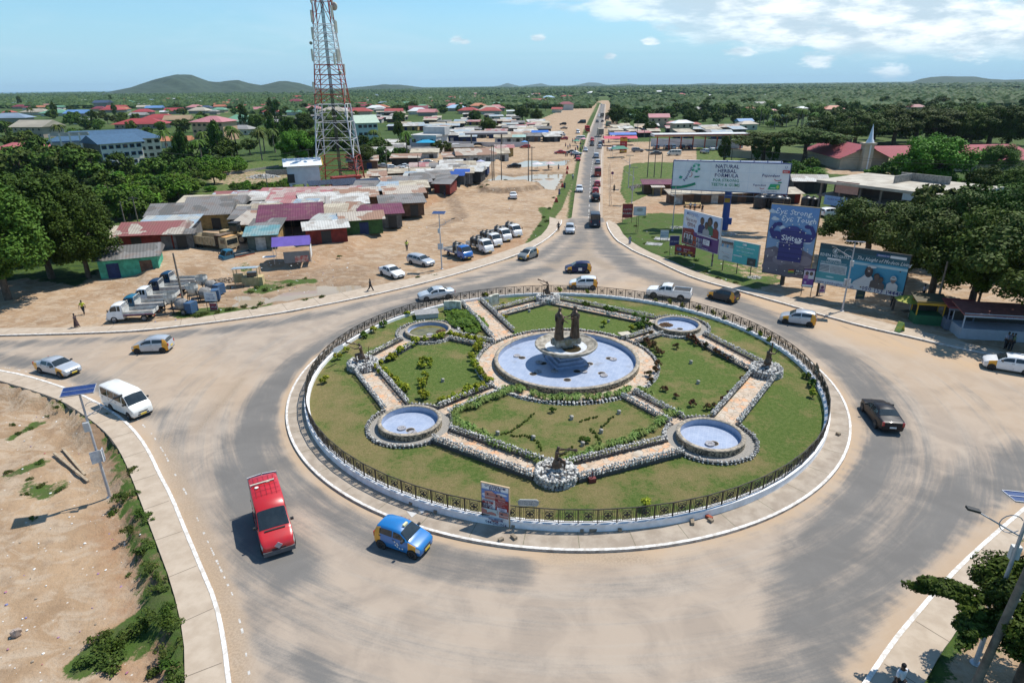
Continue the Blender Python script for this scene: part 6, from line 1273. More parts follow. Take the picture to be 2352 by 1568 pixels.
def a_pep(A):
    w,h=A.w,A.h; L=(.62,.68,.74)
    for i in range(1,9): A.rect(w*i/9-.02,0,w*i/9+.02,h,L)
    for j in (.36,.68): A.rect(0,h*j-.02,w,h*j+.02,L)
    for i,(t,c,s) in enumerate((('NATURAL',NV,.155),('HERBAL',NV,.155),('FORMULA',NV,.155),('FOR STRONG',GR,.125),('TEETH & GUMS',GR,.125))): A.text(w*.475,h*(.80-.155*i),t,h*s*1.15,c,.018,'CENTER')
    A.text(w*.475,h*.09,'This advertisement has been vetted and approved by the FDA',h*.035,(.4,.4,.45),0,'CENTER')
    A.line([(w*(.0+.03*i),h*(.06+.0035*i*i)) for i in range(8)],h*.09,GR); A.poly([(w*.19,h*.43),(w*.235,h*.46),(w*.245,h*.50),(w*.2,h*.49)],GR); A.poly([(w*.055,h*.40),(w*.08,h*.38),(w*.09,h*.46),(w*.065,h*.49)],(.02,.35,.22))
    A.text(w*.115,h*.28,'Pepsodent',h*.13,(.03,.03,.18),.02,rot=R(66),shear=.2); A.line([(w*.155+w*.018*math.cos(a),h*.55+h*.09*math.sin(a)) for a in (-1.9,-1.2,-.6,0,.5,.9)],h*.02,(.5,.05,.05))
    A.ell(w*.20,h*.80,w*.028,h*.15,(.40,.62,.52)); A.ell(w*.2,h*.8,w*.016,h*.08,(.7,.76,.75))
    for a,b,cx,cy in ((.35,.1,.175,.70),(.2,.1,.23,.74),(.9,.1,.185,.84),(1.3,.1,.225,.88),(.5,.1,.21,.66)): A.ell(w*cx,h*cy,w*.012,h*.04,(.05,.36,.22),10)
    A.text(w*.775,h*.56,'Pepsodent',h*.135,(.03,.03,.16),.02,shear=.2); A.line([(w*.91+w*.032*math.cos(a),h*.53+h*.10*math.sin(a)) for a in (-2.7,-2.1,-1.6,-1.0,-.5)],h*.022,(.5,.05,.05))
    A.text(w*.71,h*.235,'Pepsodent',h*.10,(.03,.03,.16),.02,shear=.2); A.line([(w*.79+w*.022*math.cos(a),h*.21+h*.07*math.sin(a)) for a in (-2.7,-2.1,-1.6,-1.0,-.5)],h*.018,(.5,.05,.05)); A.poly([(w*.835,h*.13),(w*.935,h*.14),(w*.935,h*.32),(w*.855,h*.32)],(.02,.36,.16)); A.rect(w*.86,h*.18,w*.90,h*.20,WHTP); A.ell(w*.918,h*.23,w*.012,h*.06,(.45,.6,.1)); A.rect(w*.915,h*.36,w*.945,h*.40,GR)
    A.text(w*.85,h*.045,'Every Smile Matters',h*.065,(.08,.08,.2),0,'CENTER'); A.text(w*.955,h*.85,'U',h*.12,(.1,.15,.35),.02); A.rect(w*.94,h*.70,w*.999,h*.80,(.55,.06,.05)); A.text(w*.948,h*.725,'NEW',h*.06,WHTP,.02)
z0=HT(1662,531,439.5)
t,w_,h_,z0=board('billboard','huge white toothpaste billboard on a thick blue post',(1543,434),(1807,446),369.5,z0,a_pep,frame=(.02,.05,.17),thick=.4,fw_=.12)
BLP=M('blue_post',(.008,.05,.26),(.01,.06,.22),1.5,.5); pb=G(1662,531); inv=t.matrix_basis.inverted(); 
pl_=inv@V((pb.x,pb.y,0)); m=MB(); m.tube((pl_.x,1.2,-.3),(pl_.x,1.2,z0+.3),.62,.58,20); m.box((pl_.x+.75,1.0,1.6),(.7,.5,1.1)); m.build('post',BLP,t); m=MB(); m.box((pl_.x,.56,z0-1.6),(.9,.04,.75)); m.build('post_plate',M('ochre_plate',(.35,.22,.02),None,6,.7),t)
A=Art(1,1); A.text(pl_.x-.42,z0-1.72,'ddp',.42,(.55,.42,.05),.02); o=A.build(t); o.location=(0,.56,0)
m=MB(); 
for i in range(12): m.tube((w_*i/11,-.7,z0-.55),(w_*i/11,.2,z0-.1),.03,.03,5)
m.box((w_/2,-.7,z0-.55),(w_,.1,.06)); m.box((w_/2,-1.1,z0-.55),(w_,.06,.05)); m.build('catwalk',M('grey_catwalk',(.2,.22,.25),None,5,.6),t)
m=MB(); a0=R(9); m.box((w_*.46,2.2,z0+h_/2+.05),(w_*.95,.4,h_),0,a0*.9); m.build('rear_panel',M('rear_white',(.62,.66,.74),None,1,.6),t)
m=MB()
for i in range(9): x=w_*(.0+.115*i); m.box((x,2.2+(x-w_*.46)*math.tan(a0*.9),z0+h_/2+.05),(.12,.5,h_+.2),0,a0*.9)
m.build('rear_ribs',M('frame_02',(.02,.05,.17),None,5,.7),t)
def a_sin(A):
    w,h=A.w,A.h; B=(.025,.03,.17)
    for i in range(6): A.rect(0,h*(.30+.117*i),w,h*(.30+.117*(i+1)),tuple(a+(b-a)*i/5 for a,b in zip((.20,.32,.48),(.12,.26,.52))))
    A.poly([(0,0),(w,0),(w,h*.34),(w*.8,h*.4),(w*.62,h*.33),(w*.4,h*.35),(w*.2,h*.41),(0,h*.36)],(.13,.115,.15))
    for cx,cy,r,c in ((.1,.3,.12,.19),(.35,.22,.17,.21),(.62,.2,.16,.18),(.85,.25,.16,.2),(.15,.1,.18,.17),(.55,.08,.22,.14),(.88,.1,.14,.16),(.42,.27,.14,.23)): A.ell(w*cx,h*cy,w*r,h*r*.45,(c,c*.88,c*1.05))
    for cx,cy in ((.12,.80),(.32,.68),(.85,.52),(.05,.9)): A.ell(w*cx,h*cy,w*.09,h*.022,(.5,.58,.66)); A.ell(w*(cx-.02),h*(cy+.015),w*.045,h*.022,(.55,.62,.7))
    A.text(w*.10,h*.88,'\u0190y\u025B Strong,',w*.165,(.75,.8,.85),.02,shear=.15); A.text(w*.24,h*.785,'\u0190y\u025B Tough',w*.165,(.75,.8,.85),.02,shear=.15)
    def arm(sx):
        c=w*.52; f=lambda x,y:(c+sx*x*w,y*h); A.line([f(.22,.55),f(.40,.565)],h*.085,B); A.line([f(.38,.55),f(.46,.65)],h*.06,B); A.line([f(.46,.63),f(.36,.74)],h*.05,B); A.ell(*f(.30,.735),w*.07,h*.028,B); A.ell(*f(.33,.595),w*.10,h*.04,B)
    arm(1); arm(-1)
    A.rect(w*.28,h*.22,w*.78,h*.66,B); A.ell(w*.53,h*.66,w*.25,h*.03,(.035,.045,.22)); A.rect(w*.36,h*.67,w*.70,h*.695,B); A.ell(w*.53,h*.70,w*.12,h*.025,(.035,.045,.22))
    for y in (.64,.46,.41,.33,.26): A.rect(w*.27,h*y,w*.79,h*(y+.012),(.015,.018,.11))
    A.text(w*.53,h*.515,'Sintex',w*.175,(.75,.78,.82),.03,'CENTER'); A.ell(w*.66,h*.505,w*.07,h*.02,(.55,.57,.62)); A.text(w*.42,h*.475,'Eye Strong Eye Tough',w*.035,(.7,.7,.75),0,'CENTER')
    for i,c in enumerate(((.45,.03,.03),(.6,.45,.03),(.03,.25,.06))): A.poly([(w*.56,h*(.085-.017*i)),(w*.68,h*(.095-.017*i)),(w*.68,h*(.112-.017*i)),(w*.56,h*(.102-.017*i))],c)
    A.rect(w*.70,h*.045,w*.98,h*.115,(.03,.03,.04)); A.text(w*.72,h*.082,'PROUDLY',w*.065,(.7,.7,.7),.01); A.text(w*.72,h*.055,'MADE IN GHANA',w*.035,(.7,.7,.7)); holes(A,1,40)
zs=HT(1798.6,658,633); board('billboard','tall portrait billboard of a blue tank flexing muscled arms',(1751,624.6),(1857,641),469,zs,a_sin,frame=(.16,.12,.05),legs=(.45,),TLx=1776,legr=.28,thick=.3)
def a_eden(A):
    w,h=A.w,A.h
    for i in range(8): c=i/7; A.rect(0,h*(.12+.11*i),w,h*(.12+.11*(i+1)),tuple(a+(b-a)*c for a,b in zip((.04,.27,.38),(.008,.05,.07))))
    A.rect(w*.37,h*.2,w,h*.72,(.03,.24,.38)); A.rect(w*.37,h*.62,w,h*.68,(.35,.5,.55)); A.rect(0,0,w,h*.13,(.62,.66,.68)); A.rect(0,h*.13,w*.36,h*.30,(.06,.30,.33)); A.ell(w*.17,h*.2,w*.05,h*.02,(.4,.6,.6))
    A.rect(w*.03,h*.30,w*.35,h*.52,(.5,.56,.58))
    for j in range(5):
        A.rect(w*.03,h*(.325+.038*j),w*.15,h*(.34+.038*j),(.05,.08,.11))
        for i in range(12): A.rect(w*(.165+.015*i),h*(.32+.038*j),w*(.172+.015*i),h*(.343+.038*j),(.07,.10,.13))
    A.text(w*.19,h*.72,'EDEN HEIGHTS',h*.105,(.7,.75,.76),0,'CENTER',xs=.95); A.rect(w*.11,h*.65,w*.27,h*.695,(.62,.65,.66)); A.text(w*.19,h*.605,'1-4 BEDROOM',h*.055,(.6,.65,.66),.01,'CENTER'); A.text(w*.19,h*.56,'APARTMENTS & PENTHOUSES',h*.05,(.6,.65,.66),.01,'CENTER',xs=.9); A.text(w*.19,h*.515,'WITH A SPORTS COMPLEX',h*.05,(.6,.65,.66),.01,'CENTER',xs=.9)
    A.ell(w*.19,h*.88,w*.032,h*.075,(.5,.55,.56)); A.ell(w*.19,h*.88,w*.027,h*.063,(.02,.08,.1)); A.rect(w*.177,h*.84,w*.188,h*.91,(.5,.55,.56)); A.rect(w*.19,h*.84,w*.20,h*.93,(.6,.65,.66))
    A.text(w*.03,h*.035,'www.edenheights.com.gh',h*.085,(.03,.04,.16),.012); A.text(w*.56,h*.03,'050 153 1444/5',h*.145,(.02,.03,.16),.02)
    A.text(w*.44,h*.76,'The Height of Modern Living',h*.125,(.65,.7,.72),0,shear=.4,xs=.80); A.rect(w*.65,h*.90,w*.79,h*.96,(.01,.06,.22)); A.text(w*.665,h*.915,'SELLING NOW',h*.045,(.7,.7,.7),.01); A.rect(w*.80,h*.90,w*.97,h*.96,(.65,.66,.67))
    A.poly([(w*.44,h*.13),(w*.46,h*.22),(w*.53,h*.33),(w*.57,h*.42),(w*.62,h*.44),(w*.66,h*.36),(w*.67,h*.13)],(.48,.50,.51)); A.ell(w*.605,h*.50,w*.045,h*.14,(.02,.02,.03)); A.ell(w*.63,h*.63,w*.05,h*.035,(.5,.52,.53)); A.ell(w*.605,h*.55,w*.024,h*.075,(.10,.07,.06)); A.ell(w*.605,h*.52,w*.010,h*.012,(.6,.6,.6))
    A.person(w*.70,h*.13,h*.36,(.07,.06,.06),(.09,.06,.05)); A.person(w*.75,h*.12,h*.30,(.07,.06,.06),(.07,.05,.04)); A.person(w*.88,h*.13,h*.36,(.45,.46,.46),(.16,.12,.11),(.4,.42,.42)); A.rect(w*.855,h*.40,w*.905,h*.44,(.4,.45,.47)); holes(A,4,9,(.6,.6,.55)); A.ell(w*.935,h*.62,w*.008,h*.018,(.01,.01,.01)); A.ell(w*.55,h*.1,w*.008,h*.018,(.01,.01,.01)); A.ell(w*.86,h*.12,w*.006,h*.015,(.01,.01,.01))
ze=HT(2047,714.6,678); board('billboard','wide dark teal apartment billboard with a smiling woman and swimmers',(1871,647.5),(2071,682.7),559.6,ze,a_eden,TLx=1887.7,frame=(.02,.02,.02),legs=(.05,.93),legr=.13,thick=.25)
def a_church(A):
    w,h=A.w,A.h; A.rect(0,h*.42,w,h,(.50,.60,.74)); A.ell(w*.2,h*.72,w*.19,h*.20,(.66,.68,.70)); A.poly([(0,0),(w*.6,0),(w*.3,h*.5),(0,h*.46)],(.22,.025,.02)); A.poly([(w*.42,0),(w,0),(w,h*.42),(w*.3,h*.42)],(.11,.04,.17))
    A.ell(w*.10,h*.92,w*.018,h*.035,(.03,.04,.2)); A.text(w*.25,h*.92,'CHRISTIAN KINGDOM',h*.042,(.05,.06,.25),.01,'CENTER'); A.text(w*.25,h*.88,'INTERNATIONAL CHURCH',h*.042,(.05,.06,.25),.01,'CENTER'); A.text(w*.25,h*.845,'PRESENTS',h*.028,(.05,.06,.25),0,'CENTER')
    A.text(w*.22,h*.70,'Not in my',h*.15,(.16,.01,.03),.0,'CENTER',xs=.75); A.text(w*.23,h*.55,'time',h*.24,(.16,.01,.03),.0,'CENTER',xs=.85); A.text(w*.22,h*.49,'ACTS 1:2-14',h*.04,(.2,.02,.05),0,'CENTER')
    A.person(w*.52,h*.44,h*.46,(.02,.03,.12)); A.person(w*.88,h*.42,h*.46,(.22,.03,.03)); A.person(w*.73,h*.46,h*.48,(.03,.14,.08),hr=1.3); A.person(w*.65,h*.38,h*.42,(.3,.32,.34)); 
    for x in (.52,.70,.88): A.rect(w*(x-.1),h*.38,w*(x+.09),h*.41,(.6,.6,.6))
    A.text(w*.17,h*.35,'Guest Artist',h*.055,(.75,.7,.65),.01,'CENTER',shear=.3)
    for x in (.06,.20): A.rect(w*x,h*.05,w*(x+.115),h*.32,(.6,.6,.6)); A.person(w*(x+.057),h*.055,h*.25,(.05,.05,.07))
    for j in (0,1):
        for i in (0,1,2): x=.345+.085*i; A.rect(w*x,h*(.035+.145*j),w*(x+.07),h*(.16+.145*j),((.6,.1,.02),(.5,.5,.52),(.3,.3,.45))[i]); A.person(w*(x+.035),h*(.036+.145*j),h*.11,(.08,.08,.12))
    A.rect(w*.62,h*.16,w*.80,h*.32,(.65,.65,.67)); A.text(w*.63,h*.275,'29TH APRIL-',h*.035,(.1,.04,.16),.01); A.text(w*.63,h*.235,'5TH MAY 2024',h*.035,(.1,.04,.16),.01); A.text(w*.63,h*.185,'5PM - 8PM',h*.03,(.1,.04,.16),.01); A.text(w*.61,h*.03,'0537545231',h*.055,(.7,.7,.7),.01); holes(A,7,8)
zc=HT(1637.6,614.8,581); board('billboard','white, maroon and purple church event billboard with portraits',(1566,557),(1648.3,583.6),481,zc,a_church,TLx=1569.8,frame=(.5,.5,.5),legs=(.86,.1),legr=.12,legmat=M('banded_post',(.10,.03,.02),(.3,.28,.25),2,.8))
def a_forest(A):
    w,h=A.w,A.h; A.rect(0,0,w*.36,h,(.48,.54,.55)); A.rect(w*.36,0,w,h,(.07,.42,.42))
    for i in range(7): A.person(w*(.06+.045*i),h*.62,h*.28,((.3,.32,.33),(.1,.3,.5),(.4,.4,.4))[i%3],(.15,.12,.1))
    A.ell(w*.2,h*.33,w*.10,h*.035,(.66,.68,.68)); A.line([(w*.08,h*.4),(w*.14,h*.33),(w*.28,h*.31)],h*.02,(.3,.25,.2)); A.line([(w*.12,h*.16),(w*.2,h*.2),(w*.29,h*.14)],h*.05,(.32,.33,.33)); A.text(w*.18,h*.04,'JOURNEY OF LIFE',h*.035,(.2,.2,.2),0,'CENTER')
    A.rect(w*.60,h*.87,w*.70,h*.96,(.65,.7,.7)); A.text(w*.605,h*.885,'FC',h*.07,(.02,.2,.12),.02); A.text(w*.68,h*.74,'FORESTRY COMMISSION',h*.085,(.75,.8,.8),.012,'CENTER'); A.text(w*.68,h*.65,'(WILDLIFE DIVISION)',h*.05,(.55,.65,.2),.0,'CENTER'); A.text(w*.68,h*.57,'MUNI - POMADZE RAMSAR SITE',h*.06,(.75,.8,.8),.01,'CENTER')
    for i,t in enumerate(('P. O. BOX 104','WINNEBA CENTRAL REGION')): A.text(w*.68,h*(.50-.07*i),t,h*.045,(.55,.7,.3),0,'CENTER')
    A.rect(w*.40,h*.32,w*.62,h*.38,(.6,.7,.7)); A.text(w*.41,h*.335,'MAJOR ATTRACTIONS',h*.038,(.02,.25,.25))
    for i,t in enumerate(('Birds','Turtles','Mountains')): A.text(w*.41,h*(.27-.05*i),t,h*.035,(.5,.7,.3))
    A.rect(w*.76,h*.03,w*.97,h*.36,(.04,.05,.05)); A.ell(w*.87,h*.18,w*.04,h*.06,(.10,.12,.12))
zf=HT(1693,632,604); board('sign_board','pale teal forestry information board on thin dark posts',(1650,594),(1738,613.8),546.5,zf,a_forest,'sign',TLx=1654,frame=(.3,.35,.35),legs=(.12,.5,.85),legr=.06)
def a_mother(A):
    w,h=A.w,A.h; A.rect(0,h*.28,w,h,(.26,.015,.02)); A.rect(0,0,w,h*.28,(.03,.02,.02)); A.rect(0,h*.24,w,h*.29,(.6,.3,.03)); A.ell(w*.2,h*.6,w*.13,h*.2,(.08,.12,.22)); A.ell(w*.17,h*.68,w*.04,h*.1,(.16,.09,.06)); A.ell(w*.25,h*.66,w*.04,h*.1,(.35,.28,.24))
    A.text(w*.42,h*.58,"Mother's",h*.19,(.75,.72,.7),.012,shear=.3); A.text(w*.44,h*.38,'Day',h*.19,(.75,.72,.7),.012,shear=.3); A.rect(w*.66,h*.36,w*.88,h*.46,(.7,.45,.03)); A.text(w*.67,h*.38,'BUFFET',h*.085,(.2,.01,.02),.01)
    for i in range(6): A.ell(w*(.1+.16*i),h*.11,w*.06,h*.08,((.5,.2,.05),(.55,.5,.45),(.4,.1,.03))[i%3])
board('sign_board',"red and black Mother's Day banner board low on the verge",(1549.7,583.6),(1595.6,591),561,.45,a_mother,'sign',legs=(.02,.97),legr=.035,thick=.05,fw_=.03)
def a_purp(A): w,h=A.w,A.h; A.rect(0,h*.45,w,h*.9,(.5,.46,.54)); A.person(w*.3,h*.45,h*.38,(.45,.2,.35),hr=1.4); A.person(w*.7,h*.45,h*.38,(.6,.6,.6),hr=1.4); A.rect(0,h*.12,w,h*.45,(.13,.03,.22)); A.rect(w*.15,h*.18,w*.35,h*.3,(.4,.35,.5)); A.text(w*.5,h*.36,'FREE',h*.05,(.7,.7,.7),.01,'CENTER'); A.rect(0,h*.92,w,h,(.1,.02,.16))
board('poster_stand','narrow purple poster stand with two women beside the tall tank billboard',(1841.6,657),(1865.8,659.6),616,HT(1838,681.6,657),a_purp,'sign',legs=(.05,.95),legr=.04,thick=.08,frame=(.05,.05,.06))
def a_est(A):
    w,h=A.w,A.h; NVY_=(.025,.02,.12); RD=(.27,.012,.015); PK=(.42,.18,.15); A.text(w*.5,h*.925,'GYATEKROM',w*.13,NVY_,.025,'CENTER'); A.text(w*.5,h*.87,'ESTATE',w*.13,NVY_,.025,'CENTER')
    A.rect(0,h*.63,w,h*.86,(.12,.22,.5)); A.ell(w*.75,h*.80,w*.2,h*.03,(.6,.65,.7)); A.ell(w*.2,h*.72,w*.2,h*.05,(.55,.6,.68)); A.poly([(w*.12,h*.62),(w*.12,h*.80),(w*.38,h*.85),(w*.52,h*.79),(w*.65,h*.80),(w*.88,h*.72),(w*.9,h*.62)],PK); A.poly([(w*.08,h*.82),(w*.38,h*.85),(w*.5,h*.80),(w*.3,h*.79)],(.55,.3,.25))
    for x in (.2,.54,.7): A.rect(w*x,h*.725,w*(x+.06),h*.775,(.05,.03,.05))
    A.rect(w*.12,h*.695,w*.5,h*.705,(.65,.65,.65)); A.rect(w*.51,h*.40,w,h*.67,RD)
    A.text(w*.75,h*.635,'FEATURES!',w*.055,(.7,.65,.65),.01,'CENTER')
    for i,t in enumerate(('ALL ROOMS EN SUITE OR','EACH ROOM A EN SUITE','FITTED KITCHEN','POP CEILING','LARGE LIVING AREA','FAMILY AREA')): A.text(w*.53,h*(.605-.024*i),t,w*.038,(.62,.5,.5))
    A.rect(w*.58,h*.405,w*.94,h*.475,(.6,.6,.72)); A.text(w*.76,h*.455,'LOCATION',w*.04,NVY_,0,'CENTER'); A.text(w*.76,h*.435,'GYATEKROM',w*.048,NVY_,.015,'CENTER'); A.text(w*.76,h*.412,'WINNEBA',w*.048,NVY_,.015,'CENTER')
    A.text(w*.05,h*.595,'NEATLY BUILT:',w*.07,NVY_,0,xs=.95); A.rect(w*.04,h*.535,w*.45,h*.58,RD); A.text(w*.245,h*.545,'4,3 & 2',w*.075,(.75,.7,.7),.02,'CENTER'); A.text(w*.05,h*.50,'BEDROOM',w*.075,NVY_,.02); A.text(w*.05,h*.455,'HOUSES',w*.105,NVY_,.03); A.text(w*.05,h*.41,'FOR SALE',w*.085,RD,.02)
    A.rect(0,h*.24,w*.58,h*.40,(.45,.55,.55)); A.poly([(0,h*.25),(0,h*.40),(w*.2,h*.36),(w*.22,h*.30),(w*.38,h*.34),(w*.55,h*.31),(w*.56,h*.26)],PK); A.rect(w*.66,h*.24,w,h*.385,(.38,.17,.14)); A.rect(w*.67,h*.29,w*.99,h*.30,(.6,.6,.6)); A.rect(w*.72,h*.31,w*.8,h*.35,(.05,.03,.05))
    A.text(w*.5,h*.185,'VISITATION IS ON SATURDAYS:',w*.062,NVY_,0,'CENTER'); A.rect(w*.2,h*.135,w*.8,h*.172,NVY_); A.text(w*.5,h*.142,'9:00AM- 4:00PM',w*.065,(.75,.75,.78),.015,'CENTER'); A.rect(w*.37,h*.10,w*.63,h*.125,RD); A.text(w*.5,h*.103,'MORE INFO:',w*.035,(.7,.6,.6),0,'CENTER'); A.text(w*.5,h*.03,'0544-245-004',w*.155,NVY_,.025,'CENTER')
b0=G(1108.6,1195.6,.15); t,_,_,_=board('estate_sign','upright estate houses for sale board leaning on the white wall of the island',(1108.6,1195.6),(1169.5,1210.8),1107,.17,a_est,'sign',frame=(.50,.36,.22),thick=.05,fw_=.05)
def railsign(px,py,wd,hh,z,label,txt,base,rot,tcol):
    p=G(px,py,z); t=thing('name_plate',label,'sign',(p.x,p.y,z),rot); m=MB(); c=.12; m.prism([(-wd/2+c,0),(wd/2-c,0),(wd/2,c),(wd/2,hh-c),(wd/2-c,hh),(-wd/2+c,hh),(-wd/2,hh-c),(-wd/2,c)],0,.04,mx=Matrix.Rotation(R(90),4,'X')); m.build('plate',M('plate_%s'%base[0],base,None,5,.6),t)
    for x in (-.4,.4): m=MB(); m.box((x*wd*.6,-.02,-.15),(.03,.03,.35)); m.build('bracket',GRB,t)
    if txt: A=Art(wd,hh); [A.text(0,hh*(.56-.36*i),q,.20,tcol,.0,'CENTER',xs=.85) for i,q in enumerate(txt)]; A.ell(-wd*.43,hh*.5,.05,.1,(.3,.33,.35),8); A.ell(wd*.43,hh*.5,.05,.1,(.3,.33,.35),8); o=A.build(t); o.location=(0,-.035,0)
railsign(1213.5,1161,1.2,.45,1.62,'pale name plate lettered Reconciliation Roundabout on the near railing',('RECONCILIATION','ROUNDABOUT'),(.52,.52,.50),R(-3),(.12,.14,.16))
railsign(778,806,1.3,.45,1.62,'white name plate mounted on the left railing, seen from behind',(),(.62,.64,.66),R(-118),NV); railsign(1876,850,1.2,.5,1.62,'brown name plate mounted on the right railing, seen from behind',(),(.12,.09,.06),R(75),NV)
# painted stars and digits on the pavement
A=Art(1,1); A.poly([(0,0),(.5,.25),(.55,-.3)],(.55,.54,.52)); A.poly([(-.45,-.5),(.25,-.35),(.2,-.85)],(.55,.54,.52)); A.text(-.5,-1.35,'28A',.5,(.25,.10,.09),.0); A.text(-.15,.1,'1',.35,(.3,.12,.1)); A.text(.75,-.3,'1',.35,(.3,.12,.1))
o=A.mb.build('pavement_graffiti',A.mats); p=G(660+1020*.293,918.7+850*.293,.15); o.location=(p.x,p.y,.145); o.rotation_euler=(R(-90),0,R(-28)); o['kind']='structure'
# ---------------- far land ----------------
HAZEH=M('hill_scrub',(.012,.028,.012),(.036,.06,.026),.022,.95,.0)
def zr(o,k): return lambda x,y:(o+x*k,114.8+y*k)
K4=.24422; R1=lambda x,y:(x*K4,114.8+y*K4); R2=lambda x,y:(516.8+x*K4,114.8+y*K4); R3=lambda x,y:(1033.6+x*K4,114.8+y*K4); R4=lambda x,y:(1550.4+x*K4,114.8+y*K4); R5=lambda x,y:(1777.8+x*K4,287.1+y*K4)
ZA=lambda x,y:(x*K4,402+y*K4); ZB=lambda x,y:(402+x*K4,402+y*K4); ZC=lambda x,y:(918.7+x*K4,402+y*K4); ZD=lambda x,y:(1435.5+x*.19524,402+y*.19524); ZE=lambda x,y:(1835+x*.21973,516.8+y*.21973)
def ridge(prof,dist,depth,seed,n=200,m=40,rough=.1):
    P=[]; r=np.random.RandomState(seed); xs=np.linspace(prof[0][0],prof[-1][0],n); ys=np.interp(xs,[p[0] for p in prof],[p[1] for p in prof]); ph=r.rand(12)*6.28
    for j in range(m):
        v=j/(m-1)
        for i,(x,y) in enumerate(zip(xs,ys)):
            q=at_dist(x,y,dist); dz=max(q.z,0); dd=dist+(v-.5)*depth; f=math.sin(math.pi*v)**1.1; g=at_dist(x,y,dd)
            nz=sum(math.sin(i*(.17+.13*k)+j*(.5+.21*k)+ph[k])*(.5**(k*.5)) for k in range(6))*rough
            z=dz*f*(1+nz*(1-f*.8))-2; P.append((g.x,g.y,z if 0<j<m-1 else -15))
    F=[(j*n+i,j*n+i+1,(j+1)*n+i+1,(j+1)*n+i) for j in range(m-1) for i in range(n-1)]
    mb=MB(); mb.add(P,F,0,True); o=mb.build('hills',HAZEH); o['kind']='structure'
ridge([(180,219),(230,215),(265,207),(300,200),(335,190),(370,178),(392,173),(408,170.5),(440,172),(462,181),(480,187),(505,188),(525,185),(548,184),(572,191),(600,195),(640,187),(660,186.5),(690,191),(715,198),(745,203),(780,207)],4300,1900,1)
ridge([(760,208),(800,202),(840,198),(880,194),(915,194),(950,198),(990,203),(1040,206)],5200,1500,2)
ridge([(1000,203),(1080,200),(1130,199),(1150,196),(1165,190.5),(1178,194),(1195,198),(1225,194),(1243,191.5),(1260,196),(1300,198),(1330,194),(1352,189.5),(1372,190),(1395,195),(1425,193),(1445,191.5),(1470,195),(1520,197),(1580,195),(1600,192),(1640,190.5),(1675,196),(1720,197),(1790,194),(1830,196),(1900,194)],13000,3000,3,200)
ridge([(1680,200),(1800,197),(1900,194),(1990,194),(2060,193),(2090,189),(2115,181),(2140,176.5),(2170,174.5),(2200,176),(2240,176),(2275,181),(2310,183),(2352,182),(2450,186)],6000,2400,4)
mb=MB(); a=at_dist(-400,219,9000);b=at_dist(330,219,9000); mb.quad(V((a.x,a.y-2500,1)),V((b.x,b.y-3500,1)),V((b.x*2,b.y*2.6,1)),V((a.x*2.6,a.y*2.6,1))); o=mb.build('sea',M('sea_water',(.03,.10,.15),(.035,.11,.16),.001,.25)); o['kind']='structure'
# woodland masses far off
def woods():
    r=np.random.RandomState(5); n=34000; ico=np.array([tuple(v) for v in ICO]); 
    px=r.uniform(-60,2420,n*2); v=r.rand(n*2)**1.7; hor=216-(px/2352)*31; py=hor+1.3+v*62
    P=[];S_=[]
    road=[(1380,225),(1340,330)]
    for x,y in zip(px,py):
        if 1300<x<1412 and y>223 and abs(x-(1386-(y-231)*.25))<(14+(y-225)*.7): continue
        if y>250 and (x<560 or 700<x<1420): continue
        if y>262: continue
        p=G(x,y); d=math.hypot(p.x,p.y)
        if d>9000 or d<380: continue
        g=(math.sin(p.x*.004+1)*math.sin(p.y*.003)+math.sin(p.x*.0011)*math.sin(p.y*.0017+2))
        if g<-.5 and r.rand()<.88: continue
        P.append((p.x,p.y,0)); S_.append(r.uniform(.6,1.5)*min(1+d/2500,2.6))
        if len(P)>=n: break
    P=np.array(P);S_=np.array(S_)[:,None,None]; m=len(P); vs=ico[None]*(.6+.8*r.rand(m,12,1))*np.array([3.6,3.6,2.3])*S_; vs[:,:,2]+=1.2*S_[:,:,0]; vs+=P[:,None,:]
    f=np.array(ICF); F=(f[None]+(np.arange(m)*12)[:,None,None]).reshape(-1,3)
    me=bpy.data.meshes.new('distant_woodland'); me.from_pydata(vs.reshape(-1,3).tolist(),[],F.tolist()); me.materials.append(leafmat('woodland',(.030,.056,.017),(.052,.086,.024),(.085,.12,.035),.01)); o=bpy.data.objects.new('distant_woodland',me); COL.objects.link(o); o['kind']='stuff'; o['label']='distant green bush and woodland spreading to the hills'; o['category']='woodland'
woods()
